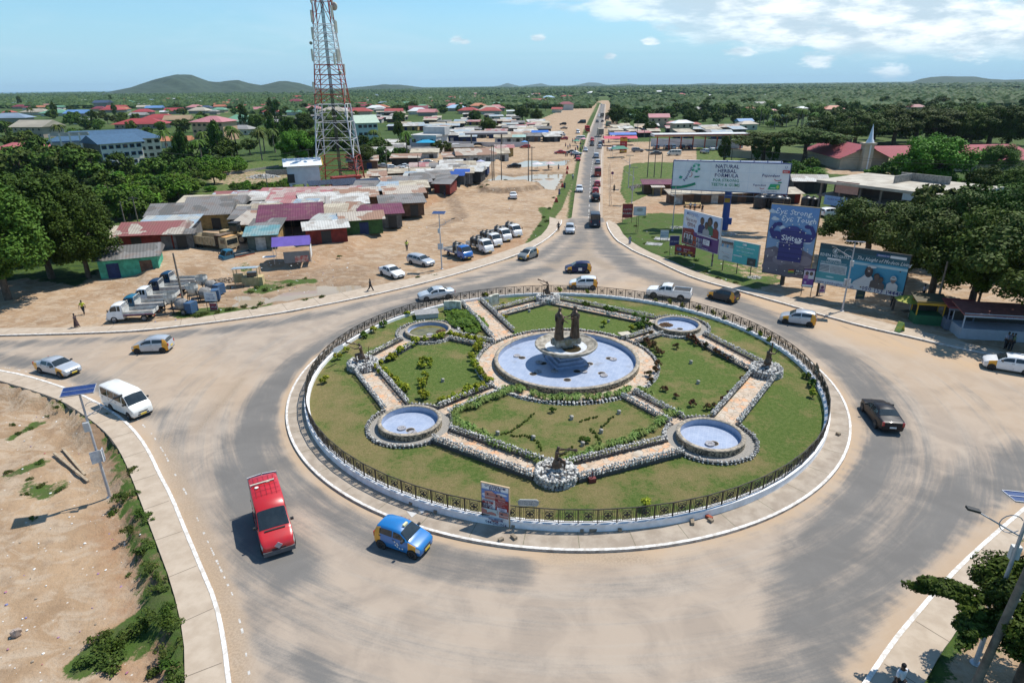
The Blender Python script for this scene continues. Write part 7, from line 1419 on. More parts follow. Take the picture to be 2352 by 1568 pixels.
# ---------------- houses of the town ----------------
RC={'rd':('red',(.36,.05,.045)),'pk':('pink',(.50,.20,.20)),'pr':('faded pink red',(.46,.12,.13)),'or':('orange',(.45,.16,.08)),'wh':('white',(.66,.67,.66)),'gy':('grey',(.30,.29,.27)),'gb':('blue grey',(.20,.27,.34)),'bl':('blue',(.12,.26,.46)),'lb':('light blue',(.33,.50,.62)),'db':('dark slate',(.05,.08,.13)),'gn':('green',(.14,.32,.20)),'tn':('tan',(.42,.37,.28)),'mr':('maroon',(.20,.03,.045)),'tq':('turquoise',(.10,.50,.48)),'wf':('white',(.62,.63,.60)),'tm':('timber raftered',(.36,.25,.14))}
WALLC=[(.55,.50,.40),(.62,.60,.56),(.40,.33,.26),(.60,.45,.30),(.33,.30,.26),(.58,.56,.45)]
_hm={}
def unit_roof(kind,c):
    k=('r',kind,c)
    if k not in _hm:
        m=MB(); e=.58
        if kind=='hip': v=[(-e,-e,0),(e,-e,0),(e,e,0),(-e,e,0),(-.22,0,1),(.22,0,1)]; m.add(v,[(0,1,5,4),(1,2,5),(2,3,4,5),(3,0,4),(3,2,1,0)])
        elif kind=='gab': v=[(-e,-e,0),(e,-e,0),(e,e,0),(-e,e,0),(-e,0,1),(e,0,1)]; m.add(v,[(0,1,5,4),(1,2,5),(2,3,4,5),(3,0,4),(3,2,1,0)])
        else: m.box((0,0,.2),(e*2,e*2,.3))
        _hm[k]=mesh_of(m,'roof',M('roof_'+RC[c][0].replace(' ','_'),RC[c][1],tuple(x*.72 for x in RC[c][1]),.9,.6,vary=.12))
    return _hm[k]
def unit_wall(i):
    if ('w',i) not in _hm: m=MB(); m.box((0,0,.5),(1,1,1)); _hm[('w',i)]=mesh_of(m,'wall',M('plaster_%d'%i,WALLC[i],tuple(x*.75 for x in WALLC[i]),.7,.9))
    return _hm[('w',i)]
m=MB(); m.box((0,0,0),(1,.1,1)); UW=mesh_of(m,'window',M('dark_window',(.03,.035,.04),None,2,.2))
HOUSES=[]; PEND=[]
def zone(px,py):
    if px<240: z='beyond the big left hand trees'
    elif px<560: z='around and behind the blue roofed school'
    elif px<730: z='left of the radio mast'
    elif px<960: z='right of the radio mast'
    elif px<1190: z='beyond the scrap car yard'
    elif px<1400: z='left of the far road'
    elif px<1640: z='right of the far road'
    elif px<1900: z='behind the huge white billboard'
    else: z='behind the church'
    return ('far off ' if py<238 else '')+z
def house(px,py,wpx,c,st=1,kind=None,rot=None,dep=None,wins=None):
    q=random.Random(int(px*7+py*13)); p=G(px,py); d=math.hypot(p.x,p.y); w_=max(6,wpx/FPX*math.hypot(d,CH)*.93); kind=kind or ('fl' if c in('wf',) else q.choice(['hip','hip','gab'])); dp=dep or min(w_*q.uniform(.6,.85),14); rz=R(rot if rot is not None else q.uniform(-14,14))
    h=2.9*st+(0 if st>1 else .2); rh=(min(w_,dp)*.24 if kind!='fl' else .8)
    t=thing('house','',('house' if w_<26 else 'building'),(p.x,p.y+dp/2,0),rz); part('wall',unit_wall(q.randrange(6)),t).scale=(w_,dp,h); r_=part('roof',unit_roof(kind,c),t,(0,0,h)); r_.scale=(w_,dp,rh)
    if d<520:
        n=max(2,int(w_/3.2))
        for s in range(st):
            for i in range(n): part('window',UW,t,((i+.5)/n*w_-w_/2,-dp/2,2.9*s+1.6)).scale=(1.1,.6,1.1)
    HOUSES.append((p.x,p.y+dp/2,max(w_,dp)*.6)); PEND.append((t,'%s roofed %shouse'%(RC[c][0],'two storey ' if st==2 else 'three storey ' if st==3 else ''),px,py)); return t
HD={R1:"60,720,250,gb,2;300,830,270,tn,2;1300,745,380,rd,1;1480,690,260,rd,1;1640,925,220,or,1;500,625,190,gn,1;320,615,200,tn,1;710,630,170,bl,1;750,700,100,wh,1;955,565,110,db,3;1040,592,160,rd,1;1080,570,130,rd,1;600,510,90,wh,1;510,505,45,rd,1;840,518,90,rd,1;1440,572,120,bl,1;1340,562,90,tn,1;1620,605,130,rd,1;1540,615,60,wh,1;1860,602,150,tn,1;1930,568,90,db,1;2060,558,85,or,1;1650,700,190,tm,1;2240,690,170,gn,1;1580,484,85,rd,1;1520,497,55,rd,1;1650,484,75,wh,1;1830,484,85,or,1;1920,503,75,wh,1;1400,495,90,gb,1;1150,487,50,rd,1;880,478,40,rd,1;2140,505,100,rd,1;2200,468,45,wh,1;2230,492,55,pk,1;1780,458,55,rd,1;1900,454,45,rd,1;2070,449,40,rd,1;2330,552,60,rd,1;30,520,60,wh,1;100,514,60,rd,1;230,524,90,gn,1;455,1010,190,rd,1;150,1060,480,pr,1;1290,648,120,gy,1;1250,524,80,gn,1;1320,518,60,rd,1;1560,545,90,gn,1;1700,520,60,gb,1;1480,520,60,pk,1;2010,610,70,gy,1",
 R2:"240,562,120,rd,1;345,567,130,rd,1;120,720,180,gn,1;450,724,110,gy,1;640,724,200,gy,1;480,784,130,rd,1;150,802,180,gy,1;670,474,120,rd,2;800,454,80,rd,1;380,464,50,wh,1;460,482,60,gb,1;660,524,130,mr,2;330,478,40,wh,1;200,464,55,pk,1;90,474,60,rd,1;940,512,90,bl,1;1010,648,230,tn,2;1270,650,190,rd,2;1480,534,110,gb,1;1540,484,60,rd,1;1570,488,70,wh,1;1650,478,60,rd,1;1220,443,60,wh,1;1340,443,110,wf,1;1405,453,60,gb,2;1810,610,170,wh,1;1870,564,110,mr,1;1970,525,130,rd,1;1910,478,80,gy,1;1840,448,60,wh,1;2140,473,140,rd,1;2200,495,100,gb,1;2170,578,160,lb,1;1450,592,100,gy,1;680,584,55,rd,1;640,580,60,gn,1;1340,508,60,gn,1;1120,500,60,gn,1;1230,475,80,gy,1;1440,500,70,gy,1;1560,470,50,mr,1;1720,460,60,gb,1;560,490,80,mr,1",
 R3:"530,510,120,gn,1;465,452,250,wf,1;640,386,280,wf,1;340,388,180,wf,1;840,505,150,rd,1;875,465,90,or,1;930,485,95,lb,2;1100,462,140,rd,1;1095,568,130,mr,2;1010,592,90,rd,1;570,612,70,wh,1;60,578,120,lb,1;1340,414,85,wh,1;1620,404,70,wh,1;2180,434,55,rd,1;1610,522,50,wh,1;1640,556,65,pk,1;1700,655,80,gn,1;1970,735,170,pk,2;2105,745,110,pk,1;2185,805,180,wh,2;2300,755,110,rd,1;2310,594,80,gy,1;1060,392,50,wh,1;1800,395,60,gy,1;1950,405,70,wh,1;760,470,80,wh,1;280,475,80,wh,1",
 R4:"510,424,50,rd,1;320,454,70,wh,1;65,440,55,rd,1;230,414,28,wh,1;810,566,90,gy,2;710,584,80,or,1;1000,576,120,gn,1;1010,670,120,tq,1;660,725,130,bl,1;1200,586,80,wh,1;1510,596,160,or,1;925,612,80,pk,1;690,755,150,tn,1;215,592,100,gy,1;2290,575,110,mr,1;850,454,80,wh,1;1340,482,28,wh,1;1885,432,35,wh,1;1560,885,180,gy,1;1320,735,60,gn,1;180,375,25,wh,1;130,390,30,wh,1"}
for cv,sx in HD.items():
    for e in sx.split(';'):
        a=e.split(','); x,y=cv(float(a[0]),float(a[1])); house(x,y,float(a[2])*K4,a[3],int(a[4]))
q=random.Random(77); k=0
while k<240:
    x,y=q.uniform(0,1300),219+48*q.random()**1.2
    p=G(x,y); w_=q.uniform(11,20); k+=1
    if any(math.hypot(p.x-h[0],p.y-h[1])<h[2]+w_*.5 for h in HOUSES) or abs(p.x-.083*p.y-11)<30 or (x>1150 and y>240): continue
    house(x,y,w_*FPX/math.hypot(p.x,p.y,CH),q.choice(['rd','rd','wh','gy','gn','tn','mr','gb','pk','or']),1)
# larger buildings with their own shapes
WINB=M('blue_window_frame',(.02,.10,.28),(.02,.05,.12),3,.4)
def block(name,label,cat,A,B,dep,h,wall,roof,rh=1.6,st=3,nw=6,kind='hip',over=1.0,wz=1.3,side=None,away=True,winm=None,skip=()):
    A=V((A.x,A.y,0));B=V((B.x,B.y,0)); d=(B-A); L=d.length; d.normalize(); n=V((-d.y,d.x,0)); c=(A+B)/2+n*dep/2; rz=math.atan2(d.y,d.x); t=thing(name,label,cat,c,rz)
    m=MB(); m.box((0,0,h/2),(L,dep,h),0); 
    m.build('wall',wall,t); m=MB(); a,b=L/2+over,dep/2+over
    if kind=='hip': m.add([(-a,-b,0),(a,-b,0),(a,b,0),(-a,b,0),(-a+b,0,rh),(a-b,0,rh)],[(0,1,5,4),(1,2,5),(2,3,4,5),(3,0,4),(3,2,1,0)])
    elif kind=='gab': m.add([(-a,-b,0),(a,-b,0),(a,b,0),(-a,b,0),(-a,0,rh),(a,0,rh)],[(0,1,5,4),(1,2,5),(2,3,4,5),(3,0,4),(3,2,1,0)])
    else: m.box((0,0,rh/2),(2*a,2*b,rh))
    o=m.build('roof',roof,t,(0,0,h)); fl=h/st
    for s in range(st):
        if s in skip: continue
        for i in range(nw):
            fr=MB(); x=(i+.5)/nw*L-L/2; fr.box((x,-dep/2-.02,fl*s+fl*.55),(1.5,.12,1.2)); w=fr.build('window',winm or WINB,t); g=MB(); g.box((x,-dep/2-.07,fl*s+fl*.55),(1.1,.06,.85)); g.build('pane',GLS,w)
    HOUSES.append((c.x,c.y,max(L,dep)*.6)); return t,L
SW_=M('school_plaster',(.74,.69,.58),(.62,.57,.47),.6,.9); SB=M('school_blue_roof',(.05,.115,.195),(.04,.09,.15),1.2,.55); CGR=M('raw_concrete',(.20,.18,.155),(.13,.12,.10),.5,.95)
hs=HT(242,386,331)
t,L=block('school_building','blue roofed three storey school wing with a pale facade and blue windows','school',G(242,386),G(336,377),13,hs,[SW_],SB,2.6,3,6,'gab')
m=MB(); m.box((-L/2-.06,0,hs/2),(.12,13,hs)); m.build('side_wall',CGR,t)
t,L=block('school_building','blue roofed long school wing with open galleries behind the front wing','school',G(128,377),G(376,362),13,HT(376,362,316),[SW_],SB,3.2,3,14,'hip',winm=BLK)
for s in range(3):
    m=MB(); m.box((-L*.32,-7.6,3.2*s+3.0),(L*.34,1.6,.3)); m.box((-L*.32,-8.3,3.2*s+3.6),(L*.34,.12,.9)); m.build('gallery',M('gallery_parapet',(.45,.40,.33),None,1,.9),t)
for i in range(5): m=MB(); m.box((-L*.49+i*L*.085,-8.3,5),(.5,.5,10)); m.build('column',SW_,t)
PKW=M('peach_plaster',(.55,.36,.22),None,1,.9); x0,y0=R1(1830,850);x1,y1=R1(2120,850); t,L=block('apartment_building','peach three storey block with a pink hipped roof and dark galleries','building',G(x0,y0+2),G(x1,y1+2),13,9,[PKW],unit_roof('hip','pk').materials[0],2.6,3,6,'hip',winm=BLK)
x0,y0=R2(1265,870);x1,y1=R2(1450,870); block('apartment_building','mint green block with a pale green gable roof right of the mast','building',G(x0,y0+8),G(x1,y1+6),15,9.5,[M('mint_plaster',(.48,.58,.52),None,1,.9)],M('pale_green_roof',(.42,.52,.40),None,1,.6),3,3,4,'gab',winm=BLK)
x0,y0=R2(1745,975);x1,y1=R2(1990,980); t,L=block('bank_building','white flat roofed two storey bank building behind the scrap yard','building',G(x0,y0),G(x1,y1),12,6.2,[M('grey_white_wall',(.50,.50,.49),(.4,.4,.39),.5,.8)],M('pale_slab',(.52,.50,.46),None,1,.8),.7,2,3,'fl',.3,winm=GLS)
m=MB(); m.box((2,3,8),(9,5,3)); m.build('upper_floor',M('grey_white_wall',(.5,.5,.49)),t)
CCW=M('cream_wall',(.52,.43,.31),(.44,.36,.26),.6,.9)
ch=G(1990,393); t=thing('church','cream church with a red shingled roof and a slim white steeple','church',(ch.x,ch.y,0),R(-4)); RS=M('red_shingle',(.33,.07,.08),(.25,.05,.06),3,.8)
hr=HT(1990,393,333); m=MB(); m.box((0,2,hr/2),(2.6,2.6,hr)); m.box((0,2,hr+.25),(3.4,3.4,.5)); m.build('steeple_tower',CCW,t); hs_=HT(1990,393,286)
m=MB(); m.lathe([(1.2,hr+.5),(1.0,hr+1.1),(.72,hr+1.5),(.04,hs_)],8,0,(.4,2,0)); m.build('spire',M('spire_white',(.70,.74,.78),None,2,.3),t)
m=MB(); m.add([(-6.5,3,0),(7,3,0),(7,3,3.6),(.6,3,hr-.8),(-6.5,3,3.6),(-6.5,30,0),(7,30,0),(7,30,3.6),(.6,30,hr-.8),(-6.5,30,3.6)],[(0,1,2,3,4),(0,4,9,5),(1,6,7,2),(9,8,7,6,5)]); m.build('wall',CCW,t)
m=MB(); m.add([(-7.5,2,3.2),(.6,2,hr-.5),(8.2,2,3.2),(-7.5,31,3.2),(.6,31,hr-.5),(8.2,31,3.2)],[(0,1,4,3),(1,2,5,4)]); m.add([(1,4,hr-.6),(44,8,hr-.6),(46,-3,3.2),(6,-4,3.2)],[(0,1,2,3)]); m.add([(44,8,hr-.6),(1,4,hr-.6),(1,18,3),(46,20,3)],[(0,1,2,3)]); m.build('roof',RS,t)
m=MB(); m.add([(6,-2.5,0),(45,-1.5,0),(45,-1.5,3.2),(6,-2.5,3.2)],[(0,1,2,3)]); m.build('side_wall',CCW,t); m=MB(); m.box((0.2,.6,hr/2),(.35,.3,hr)); m.build('downpipe',PLW,t); HOUSES.append((ch.x+15,ch.y+10,26))
# unfinished two storey block right
A_=G(1876,482);B_=G(2112,520); d=(B_-A_).normalized(); n=V((-d.y,d.x,0)); L=(B_-A_).length+4; hh=HT(1876,482,413); t=thing('unfinished_block','unfinished two storey concrete block with a flat pale roof and shop signs','building',A_,math.atan2(d.y,d.x)); DP=17
m=MB(); m.box((L/2,DP/2,hh-.25),(L+1.6,DP+1,.5)); m.build('roof_slab',M('pale_cement',(.50,.46,.38),(.34,.30,.24),.35,.95),t); m=MB(); m.box((L/2,DP/2,hh*.5),(L+1,DP,.3)); m.build('floor_slab',CGR,t)
m=MB(); m.box((L/2,DP/2+2,hh/2-.2),(L-.6,DP-4.5,hh-.5)); m.build('inner_wall',M('dark_blocks',(.10,.09,.085),None,1,.9),t); m=MB(); m.box((L+.05,DP/2,hh/2),(.2,DP-.2,hh-.6)); m.build('side_wall',M('mint_wall',(.25,.48,.38),(.35,.45,.36),.4,.9),t)
for i in range(7): m=MB(); m.box((i*L/6,.4,hh/2-.2),(.4,.4,hh-.4)); m.build('column',CGR,t)
m=MB(); m.box((L*.55,DP*.75,hh+.7),(9,.3,1.4)); m.box((L*.45,DP*.55,hh+.7),(.3,6,1.4)); m.build('block_parapet',M('grey_blocks',(.33,.31,.27),(.18,.17,.15),3,.9),t)
for x,z,w_,h_,tx,c in ((5.5,hh-.9,4.6,2.2,'',(.45,.25,.2)),(3.6,hh*.38,4.6,1.8,'GLASS HOUSE',(.25,.42,.66)),(9.4,hh*.42,3.2,1.5,'',(.5,.52,.52)),(18,hh-.9,4,1.6,'VODA',(.5,.58,.62))):
    m=MB(); m.box((x,-.12,z),(w_,.1,h_)); s=m.build('shop_sign',M('sign_%d'%int(x),c,None,2,.5),t)
    if tx: A=Art(w_,h_); A.text(0,.1,tx,.55,(.03,.05,.25),.02,'CENTER'); o=A.build(t); o.location=(x,-.17,z)
HOUSES.append((A_.x+L/2,A_.y+5,18))
def wallrun(name,label,pts,h,th,mat,cat='wall'):
    L=[G(*p) for p in pts]; mb=MB()
    for a,b in zip(L,L[1:]): c=(a+b)/2; mb.box((c.x,c.y,h/2),((b-a).length+th,th,h),0,math.atan2(b.y-a.y,b.x-a.x))
    o=mb.build(name,mat); setp(o,label,cat); return o
wallrun('boundary_wall','long cream boundary wall in front of the church yard',[(1658,361),(1740,366),(1985,382)],2.6,.3,M('cream_wall2',(.46,.41,.32),(.38,.33,.26),.3,.9))
wallrun('boundary_wall','white station wall with red pillars behind the parked off-roaders',[(1495,337),(1705,341)],3.2,.3,M('station_white',(.62,.63,.66),None,.3,.8))
wallrun('boundary_wall','grey block wall of the roofless plot left of the mast',[(612,404),(700,400),(715,412)],1.6,.25,M('grey_blocks',(.33,.31,.27))); wallrun('boundary_wall','low block foundation wall in the green field left of the mast',[(480,410),(560,397),(640,385)],.8,.25,M('grey_blocks',(.33,.31,.27)))
wallrun('boundary_wall','white wall behind the left filling station canopy',[(1020,336),(1130,338),(1215,338)],2,.3,M('station_white',(.62,.63,.66)))
cp=thing('station_canopy','long white filling station canopy with an orange and red stripe','canopy',G(1610,346),R(-1)); Lc=(G(1720,346)-G(1497,346)).length
m=MB(); m.box((0,4,5.6),(Lc,8,.9)); m.build('roof',M('canopy_white',(.62,.62,.60),None,.5,.6),cp); m=MB(); m.box((0,-.06,5.75),(Lc,.06,.32)); m.build('red_stripe',M('canopy_red',(.45,.06,.03),None,1,.5),cp); m=MB(); m.box((0,-.06,5.35),(Lc,.06,.25)); m.build('orange_stripe',M('canopy_orange',(.65,.28,.05),None,1,.5),cp)
for i in range(8): m=MB(); m.box((-Lc/2+2+i*(Lc-4)/7,4,2.6),(.4,.4,5.2)); m.build('pillar',M('canopy_red',(.45,.06,.03)),cp)
cp=thing('station_canopy','grey flat canopy on posts of the closed filling station at the left','canopy',G(1118,345),R(2)); Lc=(G(1166,345)-G(1070,345)).length
m=MB(); m.box((0,4,6.3),(Lc,9,.7)); m.build('roof',M('canopy_grey',(.30,.28,.28),None,.5,.7),cp)
for x in (-.36,.36):
    for y in (1.5,6.5): m=MB(); m.box((Lc*x,y,3),(.45,.45,6)); m.build('pillar',CGR,cp)
py_=thing('price_pylon','tall red and yellow fuel price pylon at the roadside','sign',G(1431,352),0); hp=HT(1431,352,315); m=MB(); m.box((0,0,hp/2),(2.6,.5,hp)); m.build('panel',M('pylon_red',(.40,.015,.03),None,1,.5),py_); m=MB(); m.box((0,-.27,hp*.86),(2.62,.06,hp*.22)); m.box((0,-.27,hp*.12),(2.62,.06,hp*.14)); m.build('yellow_band',M('pylon_yellow',(.65,.35,.03),None,1,.5),py_)
A=Art(2,2); A.poly([(.3,1.0),(1.0,.5),(1.7,1.0),(1.45,1.5),(1.0,1.2),(.55,1.5)],(.45,.05,.03)); 
for i in range(4): A.text(.2,-1.2-.9*i,'12.%d9'%(3+i),.6,(.7,.6,.6),.02)
o=A.build(py_); o.location=(-1,-.3,hp*.78)
# white house on stilts
p=GG(704,449); t=thing('stilt_house','small white house raised on concrete legs with a yellow edged roof','house',(p.x,p.y,p.z),R(20)); H0=HT(704,449,437); WHW=M('white_plaster',(.66,.66,.68),(.56,.56,.58),.8,.85)
m=MB(); m.box((0,1,5.1),(7.2,5,4.4)); m.build('wall',WHW,t)
for x in (-3.2,0,3.2):
    for y in (-1.2,3.2): m=MB(); m.box((x,y,1.5),(.5,.5,3)); m.build('leg',WHW,t)
m=MB(); m.add([(-4.4,-2.2,7.1),(4.4,-2.2,7.1),(4.4,4.2,7.1),(-4.4,4.2,7.1),(-4.4,1,8.6),(4.4,1,8.6)],[(0,1,5,4),(1,2,5),(2,3,4,5),(3,0,4)]); m.build('roof',M('bright_sheet',(.78,.78,.76),None,1,.4),t); m=MB(); m.path([(4.45,-2.25,7.1),(4.45,1,8.65),(4.45,4.2,7.1)],.12,4); m.build('roof_edge',M('yellow_trim',(.6,.38,.03),None,2,.6),t); m=MB(); m.box((-3.0,-1.55,4.3),(1.6,.15,2.0)); m.build('window',BLK,t)
# ---------------- radio mast ----------------
def mast():
    a,b=G(728,444),G(841,428); c=(a+b)/2; hd=(b-a).length/2; rz=math.atan2(b.y-a.y,b.x-a.x); t=thing('radio_mast','tall red and white lattice radio mast with antenna panels','mast',c,rz)
    RD_=M('mast_red',(.36,.05,.03),(.27,.04,.025),1,.5); WT=M('mast_white',(.62,.62,.62),(.52,.50,.50),1,.5); top=52.; HD_=lambda z:hd*(1-.0163*z) if z<41 else hd*(.332-.007*(z-41))
    zb=lambda y:HT(784,436,y); Bz=[0,zb(359),zb(239),zb(149),zb(57),top]; cols=[RD_,WT,RD_,WT,RD_]; cor=[(math.cos(k*math.pi/2),math.sin(k*math.pi/2)) for k in range(4)]
    P=lambda k,z:V((cor[k%4][0]*HD_(z),cor[k%4][1]*HD_(z),z))
    nl=[3,3,4,5,3]
    for s in range(5):
        z0,z1=Bz[s],Bz[s+1]; lv=[z0+(z1-z0)*i/nl[s] for i in range(nl[s]+1)]
        for k in range(4): m=MB(); m.tube(P(k,z0),P(k,z1),.17 if s<2 else .13,None,6); m.build('mast_leg',cols[s],t)
        for i in range(nl[s]):
            m=MB(); u,v=lv[i],lv[i+1]
            for k in range(4):
                A_,B_,C_,D_=P(k,u),P(k+1,u),P(k,v),P(k+1,v); mt=(C_+D_)/2; r_=.07
                m.tube(C_,D_,r_,None,5); m.tube(A_,mt,r_,None,5); m.tube(B_,mt,r_,None,5); qa=(A_+mt)/2; qb=(B_+mt)/2; m.tube(A_.lerp(C_,.5),qa,.05,None,4); m.tube(B_.lerp(D_,.5),qb,.05,None,4)
            m.build('lattice_brace',cols[s],t)
    m=MB()
    for k in range(4): m.tube((.3*math.cos(k),.3*math.sin(k),0),(.3*math.cos(k),.3*math.sin(k),top),.1,None,5)
    for z in range(0,int(top),1): m.box((0,0,z),(.6,.08,.05))
    m.build('cable_ladder',BLK,t); AP=M('antenna_panel',(.55,.53,.42),None,2,.5)
    for k,z,o_ in ((2,39,.8),(2,35.5,1.1),(3,40,.4),(3,37,.9),(0,37.2,.9),(2,31,.7),(3,30.8,.3),(3,30.8,-.25),(3,30,-1.9),(0,28,1.1),(2,24,1.1),(3,23.6,.4),(2,43,.8),(0,43,.7),(3,44,.5)):
        p=P(k,z)*1; d=V((cor[k][0],cor[k][1],0)); s=V((-d.y,d.x,0)); q=p+d*.7+s*o_*.6; m=MB(); m.box(q,(.34,.34,2.5)); o=m.build('antenna',AP,t); m=MB(); m.tube(p,q,.04,None,4); m.tube(q+V((0,0,-1.6)),q+V((0,0,1.3)),.05,None,5); m.build('antenna_bracket',BLK,t)
    for k,z,r_ in ((0,41.5,.9),(2,19,.35),(2,17.2,.3),(3,27.2,.4),(0,18,.25),(2,33.5,.35)):
        p=P(k,z); d=V((cor[k][0],cor[k][1],0)); m=MB(); m.lathe([(0,0),(r_,.12),(r_,.4),(r_*.9,.42)],16,0,axis='y'); o=m.build('dish',AP,t,p+d*.6,random.random()*6)
    HOUSES.append((c.x,c.y,9)); return c
MC_=mast()
for q,l in (((1030,1330),'left'),((1245,1330),'right')):
    x,y=R2(*q); p=GG(x,y+12); t=thing('solar_canopy','long dark solar panel canopy by the mast base, %s one'%l,'solar panel',(p.x,p.y,p.z),R(28)); m=MB(); m.box((0,0,3.3),(11,2.6,.12),rot=Matrix.Rotation(R(16),4,'X')); m.build('panel',M('solar_cells',(.03,.035,.05),(.05,.055,.07),3,.25),t)
    for xx in (-4.5,0,4.5): m=MB(); m.tube((xx,.1,0),(xx,.1,3.3),.08); m.build('leg',GRB,t)
x,y=R2(1190,1380); p=GG(x,y); t=thing('cabinet','white equipment cabinet at the foot of the mast','cabinet',p,.4); m=MB(); m.box((0,0,1.3),(1.8,1.2,2.6)); m.build('cabinet_body',WHW,t); m=MB(); m.box((0,-.62,1.3),(1.4,.05,2.2)); m.build('cabinet_door',GRB,t)
x,y=R2(1150,1310); p=GG(x,y); t=thing('container','red equipment container between the legs of the mast','container',p,.5); m=MB(); m.box((0,0,1.6),(7,3,3.2)); m.build('container_body',M('container_red',(.36,.05,.03),None,1,.7),t); m=MB(); m.box((0,-1.53,1.2),(1,.06,2.1)); m.build('container_door',BLK,t)
# ---------------- shacks ----------------
CW={'br':(.16,.09,.055),'rd':(.22,.03,.02),'gn':(.04,.12,.03),'bl':(.02,.04,.12),'mt':(.08,.42,.27),'ye':(.45,.30,.11),'gy':(.16,.16,.155),'wh':(.55,.54,.50),'bk':(.03,.03,.032),'gg':(.13,.155,.13)}
CRF={'as':((.20,.19,.18),(.12,.115,.105),'grey asbestos'),'ru':((.30,.17,.11),(.45,.40,.33),'rust streaked'),'wh':((.54,.53,.49),(.34,.31,.27),'whitish sheet'),'pk':((.36,.13,.13),(.42,.33,.29),'pinkish red'),'mr':((.14,.025,.06),(.11,.02,.045),'dark maroon'),'tn':((.48,.42,.31),(.34,.28,.20),'tan sheet'),'rb':((.26,.08,.075),(.38,.42,.45),'red and pale blue'),'bg':((.28,.36,.42),(.42,.42,.38),'blue grey'),'rt':((.26,.09,.085),(.44,.40,.33),'red and tan'),'tl':((.10,.24,.26),(.2,.3,.3),'teal')}
def sheetmat(k):
    n='sheet_'+k
    if n in MC: return MC[n]
    a,b,_=CRF[k]; m=bpy.data.materials.new(n); m.use_nodes=True; nt=m.node_tree; p=nt.nodes['Principled BSDF']; tc=nt.nodes.new('ShaderNodeTexCoord'); v=tc.outputs['Object']; oi=nt.nodes.new('ShaderNodeObjectInfo')
    vv=nt.nodes.new('ShaderNodeVectorMath'); Lk(nt,v,vv.inputs[0]); Lk(nt,oi.outputs['Location'],vv.inputs[1]); sx=nt.nodes.new('ShaderNodeSeparateXYZ'); Lk(nt,v,sx.inputs[0])
    cell=nt.nodes.new('ShaderNodeTexVoronoi'); cell.distance='CHEBYCHEV'; cell.inputs['Scale'].default_value=.42; Lk(nt,vv.outputs[0],cell.inputs['Vector']); cx=nt.nodes.new('ShaderNodeSeparateXYZ'); Lk(nt,cell.outputs['Color'],cx.inputs[0])
    c=mixc(nt,ramp(nt,cx.outputs[0],.45,.6),a,b); c=mixc(nt,ramp(nt,noise(nt,vv.outputs[0],.7,6,.65),.48,.7,0,.6),c,(.20,.13,.09)); st_=math_(nt,'ABSOLUTE',math_(nt,'SUBTRACT',math_(nt,'FRACT',math_(nt,'MULTIPLY',sx.outputs[0],2.4)),.5)); c=mixc(nt,ramp(nt,st_,.1,.4,0,.28),c,tuple(q*.5 for q in a))
    Lk(nt,c,p.inputs['Base Color']); p.inputs['Roughness'].default_value=.7; bp=nt.nodes.new('ShaderNodeBump'); bp.inputs['Strength'].default_value=.5; bp.inputs['Distance'].default_value=.1; Lk(nt,st_,bp.inputs['Height']); Lk(nt,bp.outputs[0],p.inputs['Normal']); MC[n]=m; return m
def plank(k):
    n='wall_'+k
    if n in MC: return MC[n]
    m=M(n,CW[k],tuple(x*.55 for x in CW[k]),1.5,.85); return m
SHN=0
def shack(px,py,w,d,rot,wall,roof,h=2.5,typ='mono',label=None,front='shut',lean=.5,z=None):
    w*=.9; h-=.25; p=GG(px,py); rz=R(rot); n=V((-math.sin(rz),math.cos(rz),0)); c=V((p.x,p.y,0))+n*d/2; t=thing('shack',label or '','shack',(c.x,c.y,p.z-.1),rz)
    m=MB(); wl=plank(wall)
    if typ=='open':
        for x in (-w/2+.2,0,w/2-.2):
            for y in (-d/2+.2,d/2-.2): q=MB(); q.box((x,y,h/2),(.14,.14,h)); q.build('post',BARK,t)
        m.box((0,d/2-.1,h*.4),(w,.1,h*.8)); m.build('back_wall',wl,t)
    else:
        m.box((0,0,h/2),(w,d,h)); m.build('wall',wl,t); q=random.Random(int(px*3+py)); k=max(1,int(w/3.4))
        for i in range(k):
            x=(i+.5)/k*w-w/2; q2=MB(); q2.box((x+q.uniform(-.3,.3),-d/2-.02,1.05),(1.5,.06,2.1)); q2.build('door',BLK if q.random()<.6 else plank(q.choice(['br','bl','gy','wh'])),t)
    m=MB(); o_=.55; a,b=w/2+o_,d/2+o_
    if typ in('mono','open'):
        z0,z1=h+.1,h+.1+d*.16*lean*2; m.add([(-a,-b-.4,z0),(a,-b-.4,z0),(a,b,z1),(-a,b,z1)]+[(-a,-b-.4,z0-.05),(a,-b-.4,z0-.05),(a,b,z1-.05),(-a,b,z1-.05)],[(0,1,2,3),(7,6,5,4),(0,4,5,1),(1,5,6,2),(2,6,7,3),(3,7,4,0)])
    else:
        rh=h+d*.2; m.add([(-a,-b,h),(a,-b,h),(a,b,h),(-a,b,h),(-a,0,rh),(a,0,rh)],[(0,1,5,4),(1,2,5),(2,3,4,5),(3,0,4),(3,2,1,0)])
    m.build('roof',sheetmat(roof),t); HOUSES.append((c.x,c.y,max(w,d)*.5))
    if not label: PEND.append((t,'low shack with %s roof'%CRF[roof][2],px,py))
    return t
